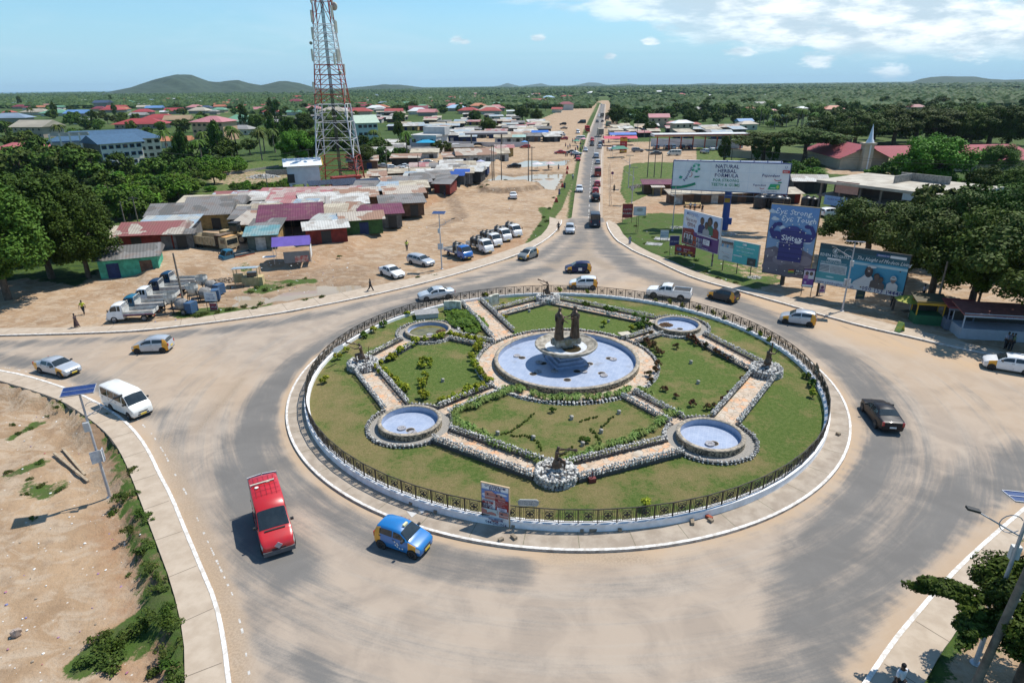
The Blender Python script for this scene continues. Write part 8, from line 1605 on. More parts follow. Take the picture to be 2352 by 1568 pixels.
for cv,x,y,w,d,rot,wl,rf,h,ty,lb in (
 (ZA,1235,950,8,6,22,'mt','as',2.9,'gab','green walled shop with a dark roof and a caged veranda'),(ZA,1100,720,9,5,12,'gy','tn',2.6,'mono','long pale roofed shed half hidden by the big left trees'),
 (ZA,1430,700,10,7,8,'rd','rt',2.7,'gab','shop with a half red half tan roof and dish on the wall'),(ZA,1560,650,9,6,8,'gy','bg',2.8,'mono','shop with a blue and tan patched roof behind the grey kiosk'),
 (ZA,1740,690,3.2,2.6,12,'gy','as',2.7,'fl','grey kiosk with white windows and red posters'),(ZB,150,520,15,8,8,'ye','as',3.0,'gab','long dark grey roofed building left of the tipper truck'),
 (ZB,390,420,11,7,10,'bl','as',2.9,'gab','dark grey roofed shed behind the yellow kiosk'),(ZB,370,350,14,4,8,'wh','tn',2.6,'mono','long cream roofed shed at the edge of the green field'),
 (ZB,520,470,3.6,3,6,'ye','bg',2.6,'mono','small yellow kiosk with a blue roof behind the wheel loader'),(ZB,650,330,14,5,8,'bl','rb',2.8,'mono','long shed with red and pale blue patched roof'),
 (ZB,820,350,9,5,14,'bl','wh',2.8,'mono','blue walled shop with a whitish and red roof'),(ZB,1260,310,22,5,4,'bl','pk',3.0,'mono','longest pinkish red roofed shed in front of the stilt house'),
 (ZB,1130,390,11,7,8,'gy','pk',3.0,'mono','pink roofed shed with a pale left edge'),(ZB,1400,390,8,6,22,'bl','wh',3.0,'mono','white roofed shed with an old poster on the roof'),
 (ZB,1110,575,11,8,16,'bk','mr',3.1,'open','big dark maroon roofed open shed with bare rafters'),(ZB,830,705,4.6,3.6,14,'gg','tl',2.7,'mono','grey green container kiosk with a teal roof and white sign'),
 (ZB,1440,640,7,4.6,20,'rd','wh',2.7,'gab','dark red container shop with white lettering on its side'),(ZB,1770,555,7.5,5,16,'gn','ru',2.8,'gab','green container shop with a rusty ridged roof'),
 (ZB,1950,495,8,5,14,'gy','mr',2.8,'mono','grey plank shop with a maroon roof and white veranda'),(ZB,1640,400,8,6,14,'wh','wh',2.9,'mono','white sheet roofed shed behind the green container shop'),
 (ZB,1720,330,9,6,14,'br','ru',2.9,'mono','rust roofed shed with grey patches behind the white one'),(ZB,2150,385,9,5,14,'br','as',2.8,'mono','brown plank shop with a grey and white roof by the bank'),
 (R2,1700,1455,9,5,14,'br','ru',2.7,'mono',None),(R2,1740,1400,9,5,12,'br','tn',2.7,'mono',None),(R2,1450,1360,8,5,10,'bk','tn',2.6,'mono',None),(R2,1780,1345,9,5,14,'gy','as',2.7,'mono',None),(R2,1950,1300,10,6,16,'br','as',2.7,'gab',None),
 (R2,1660,1240,17,4,12,'br','tn',2.6,'mono',None),(R2,1640,1300,5,3,12,'br','tl',2.4,'mono',None),(R2,2030,1245,12,4,14,'gy','wh',2.7,'mono',None),(R2,1990,1280,10,5,15,'br','as',2.6,'mono',None),
 (R2,1825,1185,5,4,5,'wh','pk',2.8,'mono','small white hut with a pink roof in the scrap yard'),(R2,1440,1270,4.5,4,12,'br','ru',2.6,'mono',None),(R2,1300,1125,10,6,10,'br','ru',2.9,'mono',None),(R2,1420,1045,13,8,6,'wh','wh',3.2,'gab',None),
 (R2,1700,1090,10,5,2,'bk','ru',2.8,'mono',None),(R2,1880,1040,10,5,2,'wh','tn',3,'mono',None),(R2,1960,1180,9,4,4,'bl','as',2.6,'mono',None),
 (R3,60,1080,9,6,8,'wh','ru',2.8,'mono',None),(R3,250,1075,14,9,10,'wh','ru',3.3,'gab','big rusty gabled building left of the ponds'),(R3,430,1050,10,7,8,'wh','tn',3,'gab',None),(R3,515,1005,7,5,6,'ye','pk',3.4,'gab','yellow walled building with a reddish roof by the station lane'),
 (R3,555,880,14,6,0,'wh','tn',3,'gab',None),(R3,80,975,12,5,4,'ye','as',2.6,'mono',None),(R3,60,870,8,6,0,'bl','wh',3.5,'gab',None),(R3,170,880,8,6,0,'bl','bg',3.2,'mono',None),
 (ZD,390,225,7.5,3.5,-4,'br','mr',2.6,'mono','wooden shack with a purple roof on the right verge'),(ZD,380,240,2.2,2,-4,'ye','ru',2.2,'mono','small pale booth in front of the purple roofed shack'),(ZD,1160,330,26,3,2,'br','tn',2.4,'mono','long row of plank sheds under the huge white billboard'),
 (R5,60,740,9,4,0,'rd','tn',2.4,'mono','dark red shed beside the unfinished block'),(R5,330,640,8,6,-12,'bk','wh',3.0,'gab','dark hut with white sloping roof left of the unfinished block')):
    X,Y=cv(x,y); shack(X,Y,w,d,rot,wl,rf,h,ty,lb)
# market rows: many small stalls
q=random.Random(8); NM=0
for poly,n,sz in (([(760,290),(880,262),(1080,262),(1270,282),(1262,318),(1150,318),(1010,318),(900,300),(800,300)],62,(7,12)),([(880,340),(1010,330),(1010,372),(900,372)],10,(6,10)),([(850,455),(1000,412),(1095,392),(1105,410),(1000,452),(880,485)],14,(3.5,6.5)),([(540,515),(760,470),(860,455),(870,480),(720,560),(580,565)],12,(3,5.5)),([(1405,300),(1500,290),(1520,318),(1410,322)],12,(5,8)),([(1500,296),(1700,300),(1710,322),(1560,318)],9,(7,12)),([(1165,288),(1262,285),(1275,326),(1130,334)],13,(6,10)),([(620,250),(760,255),(760,285),(700,290),(620,280)],8,(7,12))):
    k=0;tr=0; xs=[a for a,_ in poly]; ys=[b for _,b in poly]
    while k<n and tr<4000:
        tr+=1; x=q.uniform(min(xs),max(xs)); y=q.uniform(min(ys),max(ys))
        if not inside(np.array([[x,y]]),poly)[0]: continue
        p=G(x,y)
        if any(math.hypot(p.x-h[0],p.y-h[1])<h[2]+(3 if sz[0]>4 else .8) for h in HOUSES): continue
        if abs(p.x-.083*p.y-11)<14: continue
        shack(x,y,q.uniform(*sz),q.uniform(4,7),q.uniform(-12,14),q.choice(['br','gy','wh','bl','bk','rd','ye']),q.choice(['as','tn','wh','ru','as','tn','pk','bg','wh']),q.uniform(2.4,3.1),q.choice(['mono','gab','mono'])); k+=1
# parasols and canopies
def parasol(x,y,c,label,r=1.3,z=None):
    p=GG(x,y); t=thing('parasol',label,'parasol',p,q.random()*6); m=MB(); n=8; m.add([(0,0,2.5)]+[(math.cos(6.283*i/n)*r,math.sin(6.283*i/n)*r,1.95) for i in range(n)],[(0,i+1,(i+1)%n+1) for i in range(n)]); m.build('canopy',M('par_'+''.join('%02d'%int(v*99) for v in c),c,None,2,.7),t); m=MB(); m.tube((0,0,0),(0,0,2.5),.03,None,5); m.build('pole',GRB,t); m=MB(); m.box((.3,0,.7),(1.2,.7,.08)); m.build('table_top',BARK,t)
for X,Y,c,l,r in ((820,1135,(.65,.6,.62),'pale pink parasol between the two ponds',1.8),(938,1130,(.6,.45,.45),'rose parasol right of the pale one by the pond',1.6),(290,1110,(.4,.42,.6),'lilac parasol by the rusty gabled building',1.5),(700,910,(.1,.3,.6),'blue parasol above the red and yellow taxi',1.5),(1190,900,(.05,.25,.15),'green parasol among market people by the road',1.7),(1255,880,(.6,.3,.35),'pink parasol of the roadside market',1.5),(1015,850,(.6,.6,.08),'yellow parasol in the vehicle park',1.7),(760,780,(.6,.45,.05),'yellow parasol in the market rows',1.6),(735,770,(.5,.1,.06),'red parasol in the market rows',1.6),(440,790,(.6,.4,.03),'orange yellow parasol behind the left station',1.8)): parasol(*R3(X,Y),c,l,r)
def tent(x,y,w,d,h,c,label,rot=0,rh=.8,kind='hip'):
    p=GG(x,y); t=thing('canopy_tent',label,'tent',p,R(rot)); m=MB(); a,b=w/2,d/2; g=a*.35 if kind=='hip' else a
    m.add([(-a,-b,h),(a,-b,h),(a,b,h),(-a,b,h),(-g,0,h+rh),(g,0,h+rh)],[(0,1,5,4),(1,2,5),(2,3,4,5),(3,0,4)]); m.build('canopy',M('tent_'+''.join('%02d'%int(v*99) for v in c),c,tuple(v*.8 for v in c),.8,.45),t)
    for sx in (-a+.1,a-.1):
        for sy in (-b+.1,b-.1): m=MB(); m.tube((sx,sy,0),(sx,sy,h),.035,None,5); m.build('leg',GRB,t)
    return t,p
for cv,X,Y,w,d,h,c,l,kd in ((R3,120,1250,4,4,2.6,(.02,.09,.38),'bright blue canopy tent at the left pond edge','gab'),(R3,70,1270,4,4,2.5,(.02,.08,.33),'blue canopy tent left of the brighter one','gab'),(R3,845,845,8,5,3.4,(.02,.14,.50),'blue tarpaulin stall roof in the vehicle park','gab'),(R3,1595,895,14,6,2.8,(.62,.08,.12),'pinkish red awning stall right of the road','gab'),(R3,1620,862,12,4,3.0,(.05,.15,.5),'blue tarpaulin behind the pinkish red awning','gab'),(R3,1595,1010,6,4,3.0,(.01,.18,.10),'green roofed kiosk at the grass corner by the road','hip'),(R3,1820,790,7,6,3.4,(.62,.45,.28),'cream pointed tent in the right market','hip'),(R3,1910,800,6,5,2.8,(.45,.03,.06),'red pointed tent in the right market','hip'),(R2,1895,985,7,5,4.5,(.02,.32,.52),'bright blue parking canopy beside the bank','hip'),(R3,650,885,6,4,3,(.35,.52,.45),'pale mint awning by the station wall','gab')): tent(*cv(X,Y),w,d,h,c,l,0,.9,kd)
# purple tent drinks kiosk
t,p=tent(*ZB(1120,800),5.2,3.6,2.5,(.14,.09,.38),'purple canopy stall with drinks counter and red posters',14,1.0,'gab')
m=MB(); m.box((.6,-1.5,.8),(3.6,.1,1.6)); m.build('counter',M('grey_board',(.25,.24,.23),None,2,.8),t); m=MB(); m.box((1.2,-1.56,.5),(1.8,.04,.9)); m.build('red_poster',M('poster_red',(.45,.03,.03),(.6,.5,.4),4,.5),t); m=MB(); m.box((2.5,0,1.2),(.06,3,1.4)); m.build('shelf',PLW,t); m=MB(); m.box((-3.3,-.2,.8),(1.8,.9,.06)); m.build('table_top',PLW,t)
# yellow food stall
p=GG(*ZB(690,1030)); t=thing('food_stall','cream wooden food stall with a blue tin roof and glass box','stall',p,R(10)); CY_=M('cream_wood',(.52,.42,.22),(.42,.32,.15),2,.8); m=MB(); m.box((.7,0,.55),(2.6,1.4,1.1)); m.box((-1.2,.5,.8),(1.2,.3,1.2)); m.build('counter',CY_,t); m=MB(); m.box((0,0,2.3),(3.2,1.9,.06),rot=Matrix.Rotation(R(-7),4,'X')); m.build('roof',sheetmat('bg'),t); m=MB(); m.box((.7,0,1.4),(1.2,.8,.6)); m.build('glass_box',GLS,t)
for x in (-1.4,1.5):
    for y in (-.8,.8): m=MB(); m.box((x,y,1.15),(.08,.08,2.3)); m.build('post',CY_,t)
m=MB(); m.box((-1.1,-1.4,.45),(2.2,.35,.06)); m.box((-1.9,-1.4,.2),(.08,.3,.4)); m.box((-.3,-1.4,.2),(.08,.3,.4)); m.build('bench',BARK,t)
# right hand roadside kiosks
parasol(*ZE(1140,960),(.36,.36,.05),'dirty yellow parasol under the trees right of the teal billboard',1.7)
def kiosk(cv,X,Y,w,d,h,c,rc,label,rot=-15,txt=None,low=None):
    p=GG(*cv(X,Y)); t=thing('kiosk',label,'kiosk',p,R(rot)); k=lambda v:'kw_'+''.join('%02d'%int(e*99) for e in v); m=MB(); m.box((0,.0,.55),(w,d,1.1)); m.build('counter',M(k(low or c),low or c,None,2,.7),t)
    for x in (-w/2+.06,w/2-.06):
        for y in (-d/2+.06,d/2-.06): m=MB(); m.box((x,y,h/2),(.1,.1,h)); m.build('post',M(k(c),c,None,2,.7),t)
    m=MB(); m.box((0,d/2-.05,h/2),(w,.08,h)); m.build('back_wall',BLK,t); m=MB(); m.box((0,0,h+.15),(w+.5,d+.6,.1),rot=Matrix.Rotation(R(8),4,'X')); m.build('roof',M(k(rc),rc,tuple(v*.7 for v in rc),2,.7),t); m=MB(); m.box((0,-d/2-.2,h-.12),(w+.3,.06,.4)); m.build('fascia',M(k(c),c),t)
    if txt: A=Art(w,h); A.text(0,0,txt,.3,(.1,.1,.35),.01,'CENTER'); o=A.build(t); o.location=(0,-d/2-.22,h-.22)
    return t
kiosk(ZE,1310,1020,2.6,1.8,2.6,(.50,.30,.02),(.1,.08,.04),'yellow framed kiosk with a green counter in the shade',low=(.02,.12,.05)); kiosk(ZE,1630,1075,2.4,1.6,2.5,(.15,.17,.22),(.30,.05,.04),'grey phone kiosk with red and blue posters under the trees'); kiosk(ZE,2050,1165,7.5,2.5,2.7,(.42,.45,.50),(.28,.09,.07),'long blue and white shelter with a red roof lettered Nakim Ventures',-12,'NAKIM VENTURES',(.35,.38,.42))
t=thing('a_frame_sign','yellow green A frame sign standing on the right pavement','sign',G(*ZE(1050,1108),.15),R(-60)); 
for s in (1,-1): m=MB(); m.box((0,s*.22,.5),(.6,.03,1.05),rot=Matrix.Rotation(R(s*22),4,'X')); m.build('panel',M('sign_lime',(.6,.55,.08),(.2,.4,.1),3,.5),t)
# small signs and posters on the verges
def psign(cv,x0,y0,x1,y1,foot,label,base,lines=(),tc=(.03,.05,.3),leg=(.05,.95),frame=(.3,.3,.3)):
    a=cv(x0,y1);b=cv(x1,y1); z=HT((a[0]+b[0])/2,cv(0,foot)[1],a[1]); tl=cv(x0,y0)
    def art(A):
        for i,s in enumerate(lines): A.text(A.w/2,A.h*(.85-.8*(i+1)/(len(lines)+.6)),s,min(A.h*.75/(len(lines)+.5),A.w*1.5/max(4,len(s))),tc,.01,'CENTER')
        if not lines: A.rect(A.w*.1,A.h*.12,A.w*.9,A.h*.4,tc); A.ell(A.w*.5,A.h*.66,A.w*.25,A.h*.2,tuple(v*.5 for v in tc))
    return board('sign_board',label,a,b,tl[1],max(z,.15),art,'sign',base=base,legs=leg,legr=.035,thick=.04,fw_=.03,frame=frame)
psign(ZA,1930,1100,2040,1185,1290,'white police notice board on two white legs, left verge',(.6,.62,.64),('POLICE','NOTICE TO DRIVERS','KEEP OFF'),(.03,.04,.2)); psign(ZA,1982,1205,2045,1268,1275,'small maroon sale poster under the police board',(.35,.05,.08),('SALE',),(.6,.6,.65),())
psign(ZC,2090,272,2185,400,455,'red and black plaster board advert beside the drain',(.28,.03,.04),('PLASTER','BOARD'),(.6,.55,.5),(.05,.95),(.5,.35,.05)); psign(ZC,2195,300,2310,380,548,'washed out banner hung in an empty blue frame',(.5,.54,.56),(),(.62,.65,.62),(.3,.45),(.02,.08,.25))
psign(ZD,415,650,510,738,790,'white notice board with blue lettering on the right verge',(.58,.62,.66),('NOTICE','MEETING'),(.03,.12,.4)); psign(ZD,524,716,632,830,960,'dark blue poster board on one post by the red banner board',(.04,.04,.14),('CRUSADE',),(.5,.5,.55),(.08,)); psign(ZE,590,680,678,772,835,'small dark green banner on a stub post under the teal billboard',(.04,.07,.07),('IS REAL',),(.5,.5,.15),(.1,)); psign(ZE,205,622,268,706,745,'torn white poster leaning on a stub post left of the teal billboard',(.55,.5,.55),(),(.2,.08,.25),(.2,))
for X,Y,l in ((340,820,'flat grey hoarding lying on the grass below the dark blue poster'),(440,760,'torn banner lying on the grass above the fallen hoarding')):
    p=GG(*ZD(X,Y)); mb=MB(); mb.box((0,0,.12),(2.6,1.3,.06),rot=Matrix.Rotation(R(6),4,'X')); o=mb.build('fallen_board',M('faded_print',(.42,.42,.40),(.15,.15,.14),2,.7),loc=p,rz=R(-25)); setp(o,l,'board')
# name unlabelled houses and shacks by place
from collections import defaultdict
gd=defaultdict(list)
for t,b,px,py in PEND: gd[(b,zone(px,py))].append((px,t))
OR=['leftmost','second from left','third from left','fourth from left','fifth from left','sixth from left','seventh from left','eighth from left','ninth from left','tenth from left']
for (b,z),l in gd.items():
    l.sort(key=lambda e:e[0])
    for i,(px,t) in enumerate(l):
        if len(l)==1: t['label']='%s %s'%(b,z)
        elif len(l)==2: t['label']='%s %s, %s of two'%(b,z,('left','right')[i])
        elif i==len(l)-1: t['label']='%s %s, rightmost'%(b,z)
        elif i<10: t['label']='%s %s, %s'%(b,z,OR[i])
        else: t['label']='%s %s, right half'%(b,z); t['group']='%ss %s'%(b,z)
# ---------------- trees ----------------
def crownset(n,R3,ls,mat,seeds,**k): return [foliage('crown',n,R3,ls,s,mat=mat,**k) for s in seeds]
BIG=crownset(36000,(5.6,5.6,5.4),.215,LF_D,(1,2),clumps=95,base=6.6,cr=.22,shell=.62,low=.75)+crownset(34000,(5.6,5.6,5.2),.215,LF_M,(3,),clumps=90,base=6.6,cr=.22,shell=.62,low=.75)
BRT=crownset(32000,(5.6,5.6,5.0),.225,LF_B,(4,),clumps=80,base=6.2,cr=.23,shell=.62,low=.75); OLV=crownset(30000,(6,6,3.8),.185,LF_O,(6,7),clumps=80,base=5.4,cr=.20,shell=.6,low=.6)
FLT=crownset(20000,(6.5,6.5,2.6),.22,LF_O,(8,),clumps=60,base=6.2,cr=.22,shell=.45,flat=.9,low=.6)
MED=crownset(2600,(3.1,3.1,2.9),.36,LF_D,(11,12),clumps=30,base=3.1,cr=.3,low=.8)+crownset(2600,(3.3,2.8,2.6),.36,LF_M,(13,14,17),clumps=26,base=2.9,cr=.32,low=.8)+crownset(2200,(3.6,3.2,1.9),.36,LF_O,(18,),clumps=24,base=3.3,cr=.28,low=.6); MEB=crownset(2400,(2.9,2.9,2.0),.3,LF_B,(15,25),clumps=26,base=2.2,cr=.3)+crownset(2400,(2.9,2.9,2.1),.3,LF_M,(16,),clumps=26,base=2.2,cr=.3)
SHR=crownset(500,(1.0,1.0,.6),.12,LF_O,(21,22),clumps=12,base=.4,cr=.4,shell=.5)+crownset(500,(1.0,1.0,.7),.13,LF_D,(23,),clumps=12,base=.4,cr=.4,shell=.5)
TB=[trunk_mesh(5.6,.4,8,3.6,s) for s in (1,2)]; TM_=[trunk_mesh(3.2,.2,4,1.5,s) for s in (3,4)]; TS=trunk_mesh(.5,.05,3,.3,5)
def palm_mesh(seed,n=20,L=2.6):
    q=random.Random(seed); m=MB()
    for i in range(n):
        a=6.283*i/n+q.uniform(-.2,.2); d=V((math.cos(a),math.sin(a),0)); s=V((-d.y,d.x,0)); u=q.uniform(-.3,1.0); prev=None
        for k in range(6):
            t=k/5; p=d*L*(t*.95)+V((0,0,7.0+u*L*.55*t-(.75+.4*(u>0))*L*t*t*.8)); w_=.42*(1-t*.75)*(.35+.65*min(1,k)); 
            if prev: a0,b0,c0=prev; m.quad(a0,b0,p,p+s*w_-V((0,0,w_*.5))); m.quad(c0,b0,p,p-s*w_-V((0,0,w_*.5)))
            prev=(p+s*w_-V((0,0,w_*.5)),p,p-s*w_-V((0,0,w_*.5)))
    return mesh_of(m,'fronds',LF_M if seed%2 else LF_O)
PALM=[palm_mesh(s) for s in (1,2,3)]; m=MB(); m.tube((0,0,-.3),(.25,0,3.5),.2,.16,7); m.tube((.25,0,3.5),(0,0,7.05),.16,.13,7); PTR=mesh_of(m,'trunk',M('palm_bark',(.22,.19,.15),(.13,.11,.09),2,.9))
def tree(me,tr,p,s,label,group=None,name='tree',cat='tree',zs=1.0,cn='crown'):
    t=thing(name,label,cat,p,random.random()*6.28,group); t.scale=(s,s,s*zs); part(cn,me,t); part('trunk',tr,t); return t
def T(px,py,kind,h,label,wf=1.0,z=None):
    p=G(px,py,0) if z is None else G(px,py,z); base={'B':(BIG,12.2,0),'R':(BRT,11.6,0),'O':(OLV,9.4,0),'F':(FLT,9.2,0)}[kind]; me=base[0][int(px)%len(base[0])]; zs=h/base[1]; t=tree(me,TB[int(py)%2],(p.x,p.y,p.z),zs*wf,label,zs=1/wf,name='broadleaf_tree'); HOUSES.append((p.x,p.y,4)); return t
for a in ((20,690,'B',14.5,'huge dark broadleaf tree at the left edge of the photo',1.0),(-75,640,'B',14,'dark broadleaf tree cut off by the left edge of the photo',1.1),(120,640,'B',14.5,'tall dark broadleaf tree, second of the left hand clump',1.0),(205,640,'B',11.5,'dark broadleaf tree beside the green walled shop',.95),(60,600,'B',14,'dark broadleaf tree at the back of the left hand clump',1.0),(165,590,'B',13.5,'dark broadleaf tree behind the green walled shop',1.0),
 (2130,455,'R',13.8,'bright green rounded tree beside the church roof',1.15),(1985,610,'O',9.8,'spreading olive green tree behind the tall tank billboard',1.15),(2135,695,'O',11,'dark spreading tree right of the teal billboard',.95),(2075,640,'O',8.5,'olive green tree above the right end of the teal billboard',.95),(2225,722,'B',12,'dense dark tree over the kiosks at the right',1.05),(2345,765,'O',12.5,'leaning spreading tree at the right edge over the shelter',1.0),(2290,620,'B',12,'dark tree behind the right edge kiosks',1.0),(2200,610,'O',11,'olive tree between the unfinished block and the kiosks',1.0),
 (1752,372,'F',10,'flat topped spreading tree behind the white billboard, left one',1.6),(1845,374,'F',11.5,'flat topped spreading tree behind the white billboard, right one',1.6),(1915,338,'O',13,'airy olive tree at the left end of the tall tree row',1.5),(2005,330,'B',14,'dark tree squeezed directly behind the steeple',1.4),(2100,330,'O',15,'olive spreading tree in the row behind the long red roof',1.5),(2185,330,'B',15,'dark crown in the middle of the tall tree row',1.4),(2270,332,'O',15,'olive crown towards the right of the tall tree row',1.5),(1960,345,'O',15,'tall airy tree left of the church steeple',1.3),(2050,338,'O',16,'tall dark spreading tree right of the steeple',1.4),(2140,338,'F',15,'dark flat topped tree behind the church roof',1.3),(2225,340,'B',15,'big dark tree behind the red roof, right',1.3),(2310,345,'B',16,'big dark tree behind the red roof near the right edge',1.3),(2390,350,'B',16,'big dark tree at the upper right edge',1.3),(2285,404,'B',8.5,'dark tree hiding the right part of the long red roof',1.5),(2330,480,'B',9,'dark tree right of the unfinished block',1.2),(2250,470,'B',8,'dark bush like tree behind the unfinished block',1.2),(2350,560,'B',10,'dark tree at the right edge above the shelter',1.1),
 (*R2(700,1100),'R',12,'big green tree left of the mast foot',1.1),(*R2(830,1080),'B',12,'dark tree directly behind the mast foot',1.2),(*R2(300,760),'B',10,'rounded dark tree in the houses left of the mast',1.2),(*R2(760,800),'B',12,'tall tree behind the mast, left part',1.2),(*R2(1230,860),'B',11,'tree behind the right leg of the mast',1.1),(*R2(1290,1120),'O',8,'yellowish small tree right of the mast foot',1.0),(*R2(1640,700),'B',9,'dark tree in the market rows beyond the bank',1.2),(*R2(1640,860),'B',10,'narrow dark tree left of the bank building',.6),
 (*R3(360,800),'B',9,'feathery green tree behind the left filling station canopy',1.2),(*R3(680,670),'B',11,'large dark tree pair left of the bare strip, left one',1.3),(*R3(810,680),'B',9,'large dark tree pair left of the bare strip, right one',1.2),(*R3(230,690),'B',9,'dark tree at the left of the market rows',1.2),(*R3(1570,700),'B',12,'dark tree on the right of the road beyond the market',1.2),(*R3(1790,740),'B',9,'dark tree beside the concrete gabled house',1.1),(*R3(2260,730),'B',10,'dark tree right of the concrete gabled house',1.2),(*R3(1880,800),'O',7,'small olive tree behind the utility poles',.9)): T(*a)
def lab_tree(px,py): return zone(px,py)
def scatter(poly,n,kinds,lo,hi,what,gap=3.5,name='tree',place='',cat='tree'):
    xs=[a for a,_ in poly]; ys=[b for _,b in poly]; k=tr=0
    while k<n and tr<n*40:
        tr+=1; x=random.uniform(min(xs),max(xs)); y=random.uniform(min(ys),max(ys))
        if not inside(np.array([[x,y]]),poly)[0]: continue
        p=G(x,y)
        if any((p.x-h[0])**2+(p.y-h[1])**2<(h[2]*.8+gap)**2 for h in HOUSES): continue
        if abs(p.x-.083*p.y-11)<11: continue
        kd=random.choice(kinds); pl=place or zone(x,y); s=random.uniform(lo,hi); HOUSES.append((p.x,p.y,.3 if kd in 'ms' else .6))
        if kd=='p': tree(random.choice(PALM),PTR,(p.x,p.y,0),s*1.15,'coconut palm '+pl,'palms '+pl,'palm_tree',zs=random.uniform(.8,1.15),cn='fronds')
        elif kd=='s': tree(random.choice(MEB),TM_[0],(p.x,p.y,-.6),s,'%s %s'%(what,pl),'%s %s'%(what,pl),'bush_tree')
        elif kd=='c': tree(MED[0],TM_[1],(p.x,p.y,0),s*.7,'narrow dark column shaped tree '+pl,'column trees '+pl,'column_tree',zs=2.6)
        else: tree(random.choice(MED),TM_[k%2],(p.x,p.y,-.3),s,'%s %s'%(what,pl),'%s %s'%(what,pl),name)
        k+=1
scatter([(232,400),(380,392),(520,378),(570,380),(540,410),(440,450),(330,500),(262,510),(235,470)],56,'sssm',.85,1.35,'bushy green tree of the thicket',2.2,place='in the thicket below the school')
scatter([(0,350),(120,372),(230,390),(240,430),(0,430)],16,'mm',1.3,1.9,'dark bushy tree',2,place='behind the big left trees')
scatter([(440,445),(560,430),(700,418),(650,450),(560,452)],18,'s',.4,.7,'bright low bush',2,place='by the stilt house')
scatter([(372,362),(600,345),(730,352),(700,372),(560,384),(380,380)],26,'mmppc',.9,1.4,'leafy tree',2.2,place='in the gardens left of the mast')
scatter([(0,262),(110,300),(110,330),(240,330),(0,352)],16,'mmp',1.0,1.5,'dark tree',3)
scatter([(0,236),(560,236),(730,250),(725,300),(560,335),(380,318),(110,300),(0,262)],80,'mmmmpmc',.9,1.6,'dark leafy tree',3)
scatter([(730,245),(1000,236),(1330,236),(1300,262),(1060,262),(800,262),(830,300),(840,350),(740,345)],80,'mmmpmm',.9,1.6,'dark leafy tree',3)
scatter([(860,345),(1000,330),(1020,360),(900,375),(830,372)],12,'mmp',.8,1.2,'leafy tree',2)
scatter([(1402,240),(1620,240),(1700,262),(1700,292),(1500,290),(1412,292)],48,'mmmm',1.0,1.7,'dark leafy tree',3)
scatter([(1600,240),(2352,240),(2352,330),(2020,330),(1900,300),(1700,300)],130,'mmmmss',1.0,1.9,'green tree',3)
scatter([(1610,262),(1900,262),(1920,300),(1700,296)],30,'p',1.0,1.3,'palm',2); scatter([(2050,262),(2352,262),(2352,300),(2080,300)],8,'p',1.0,1.3,'palm',2)
scatter([(1815,392),(1870,385),(1870,420),(1810,440)],9,'ms',.7,1.0,'bushy tree',1.5,place='between the white billboard and unfinished block'); scatter([(2110,520),(2352,480),(2352,640),(2230,600),(2130,560)],20,'mm',.9,1.5,'dark tree',2.5,place='behind the right hand kiosks'); scatter([(1890,385),(2100,400),(2120,460),(2352,400),(2352,470),(2200,455),(1960,404)],12,'sm',.6,1.1,'green bush',2,place='below the church')
for x,y in ((1662,372),(1735,375),(1772,377)): p=G(x,y); tree(MED[1],TM_[0],(p.x,p.y,0),.62,'narrow conifer like tree before the cream wall','conifers before the cream wall','conifer',zs=2.3)
# near right foreground tree
p=G(2330,1590); t=thing('broadleaf_tree','dark leafy tree top filling the lower right corner','tree',(p.x,p.y,-.3),0)
NTm=foliage('crown',52000,(2.3,2.5,1.5),.07,31,60,.6,.4,LF_D,3.6,.26,2.0); t.scale=(1.4,1.4,1.25); part('crown',NTm,t,(.5,0,0)); N2=foliage('crown_branch',5200,(1.3,.55,.45),.07,33,16,.5,.4,LF_D,0,.35,2.0); part('crown_branch',N2,t,(-1.9,1.1,3.4),R(-25)); part('crown_branch',N2,t,(-1.75,.1,3.1),R(30)); part('trunk',trunk_mesh(3,.16,5,1.6,9),t)
# verge and ditch shrubs
def shrubs(pts,s,label,group,z=None):
    for x,y in pts: p=GG(x,y); t=thing('shrub',label,'shrub',(p.x,p.y,p.z-.1),random.random()*6.3,group); t.scale=(s*random.uniform(.8,1.3),s*random.uniform(.8,1.3),s*random.uniform(.6,1.1)); part('foliage',random.choice(SHR),t); part('trunk',TS,t)
shrubs([(x+random.uniform(-9,9),y+random.uniform(-9,9)) for x,y in ((303,1085),(290,1140),(318,1180),(300,1220),(330,1245),(345,1300),(352,1350),(385,1390),(380,1430),(405,1480),(395,1530),(345,1200),(270,1150),(255,1180),(330,1270),(372,1330),(350,1420),(398,1440),(375,1500),(360,1545),(405,1555),(310,1130))],.5,'low green shrub in the ditch along the lower left pavement','shrubs of the lower left ditch')
shrubs([(215,1520),(240,1500),(262,1490),(285,1470),(305,1455),(255,1525),(230,1475),(325,1440)],.62,'bright green shrub in the large clump at the bottom left','bright clump at the bottom left'); shrubs([(90,1062),(70,1100),(95,1115),(60,1135),(20,1085),(45,995),(70,985),(110,955),(30,975),(130,935),(245,955),(260,1000),(140,1125),(75,1190),(300,1320),(140,925)],.34,'small tuft of weeds on the lower left bare lot','weeds of the lower left lot')
shrubs([(440,725),(470,722),(500,718),(530,712),(560,706),(600,700),(455,728),(585,708),(740,686),(700,692)],.55,'low green weed on the verge by the police board','weeds by the police board'); shrubs([(590,662),(610,668),(640,660),(665,655),(700,640),(575,672),(1250,500),(1262,480),(1240,520),(1272,455),(1290,420),(1255,510),(1000,635),(960,640),(780,590)],.5,'low weed patch on the bare earth left of the road','weeds left of the road')
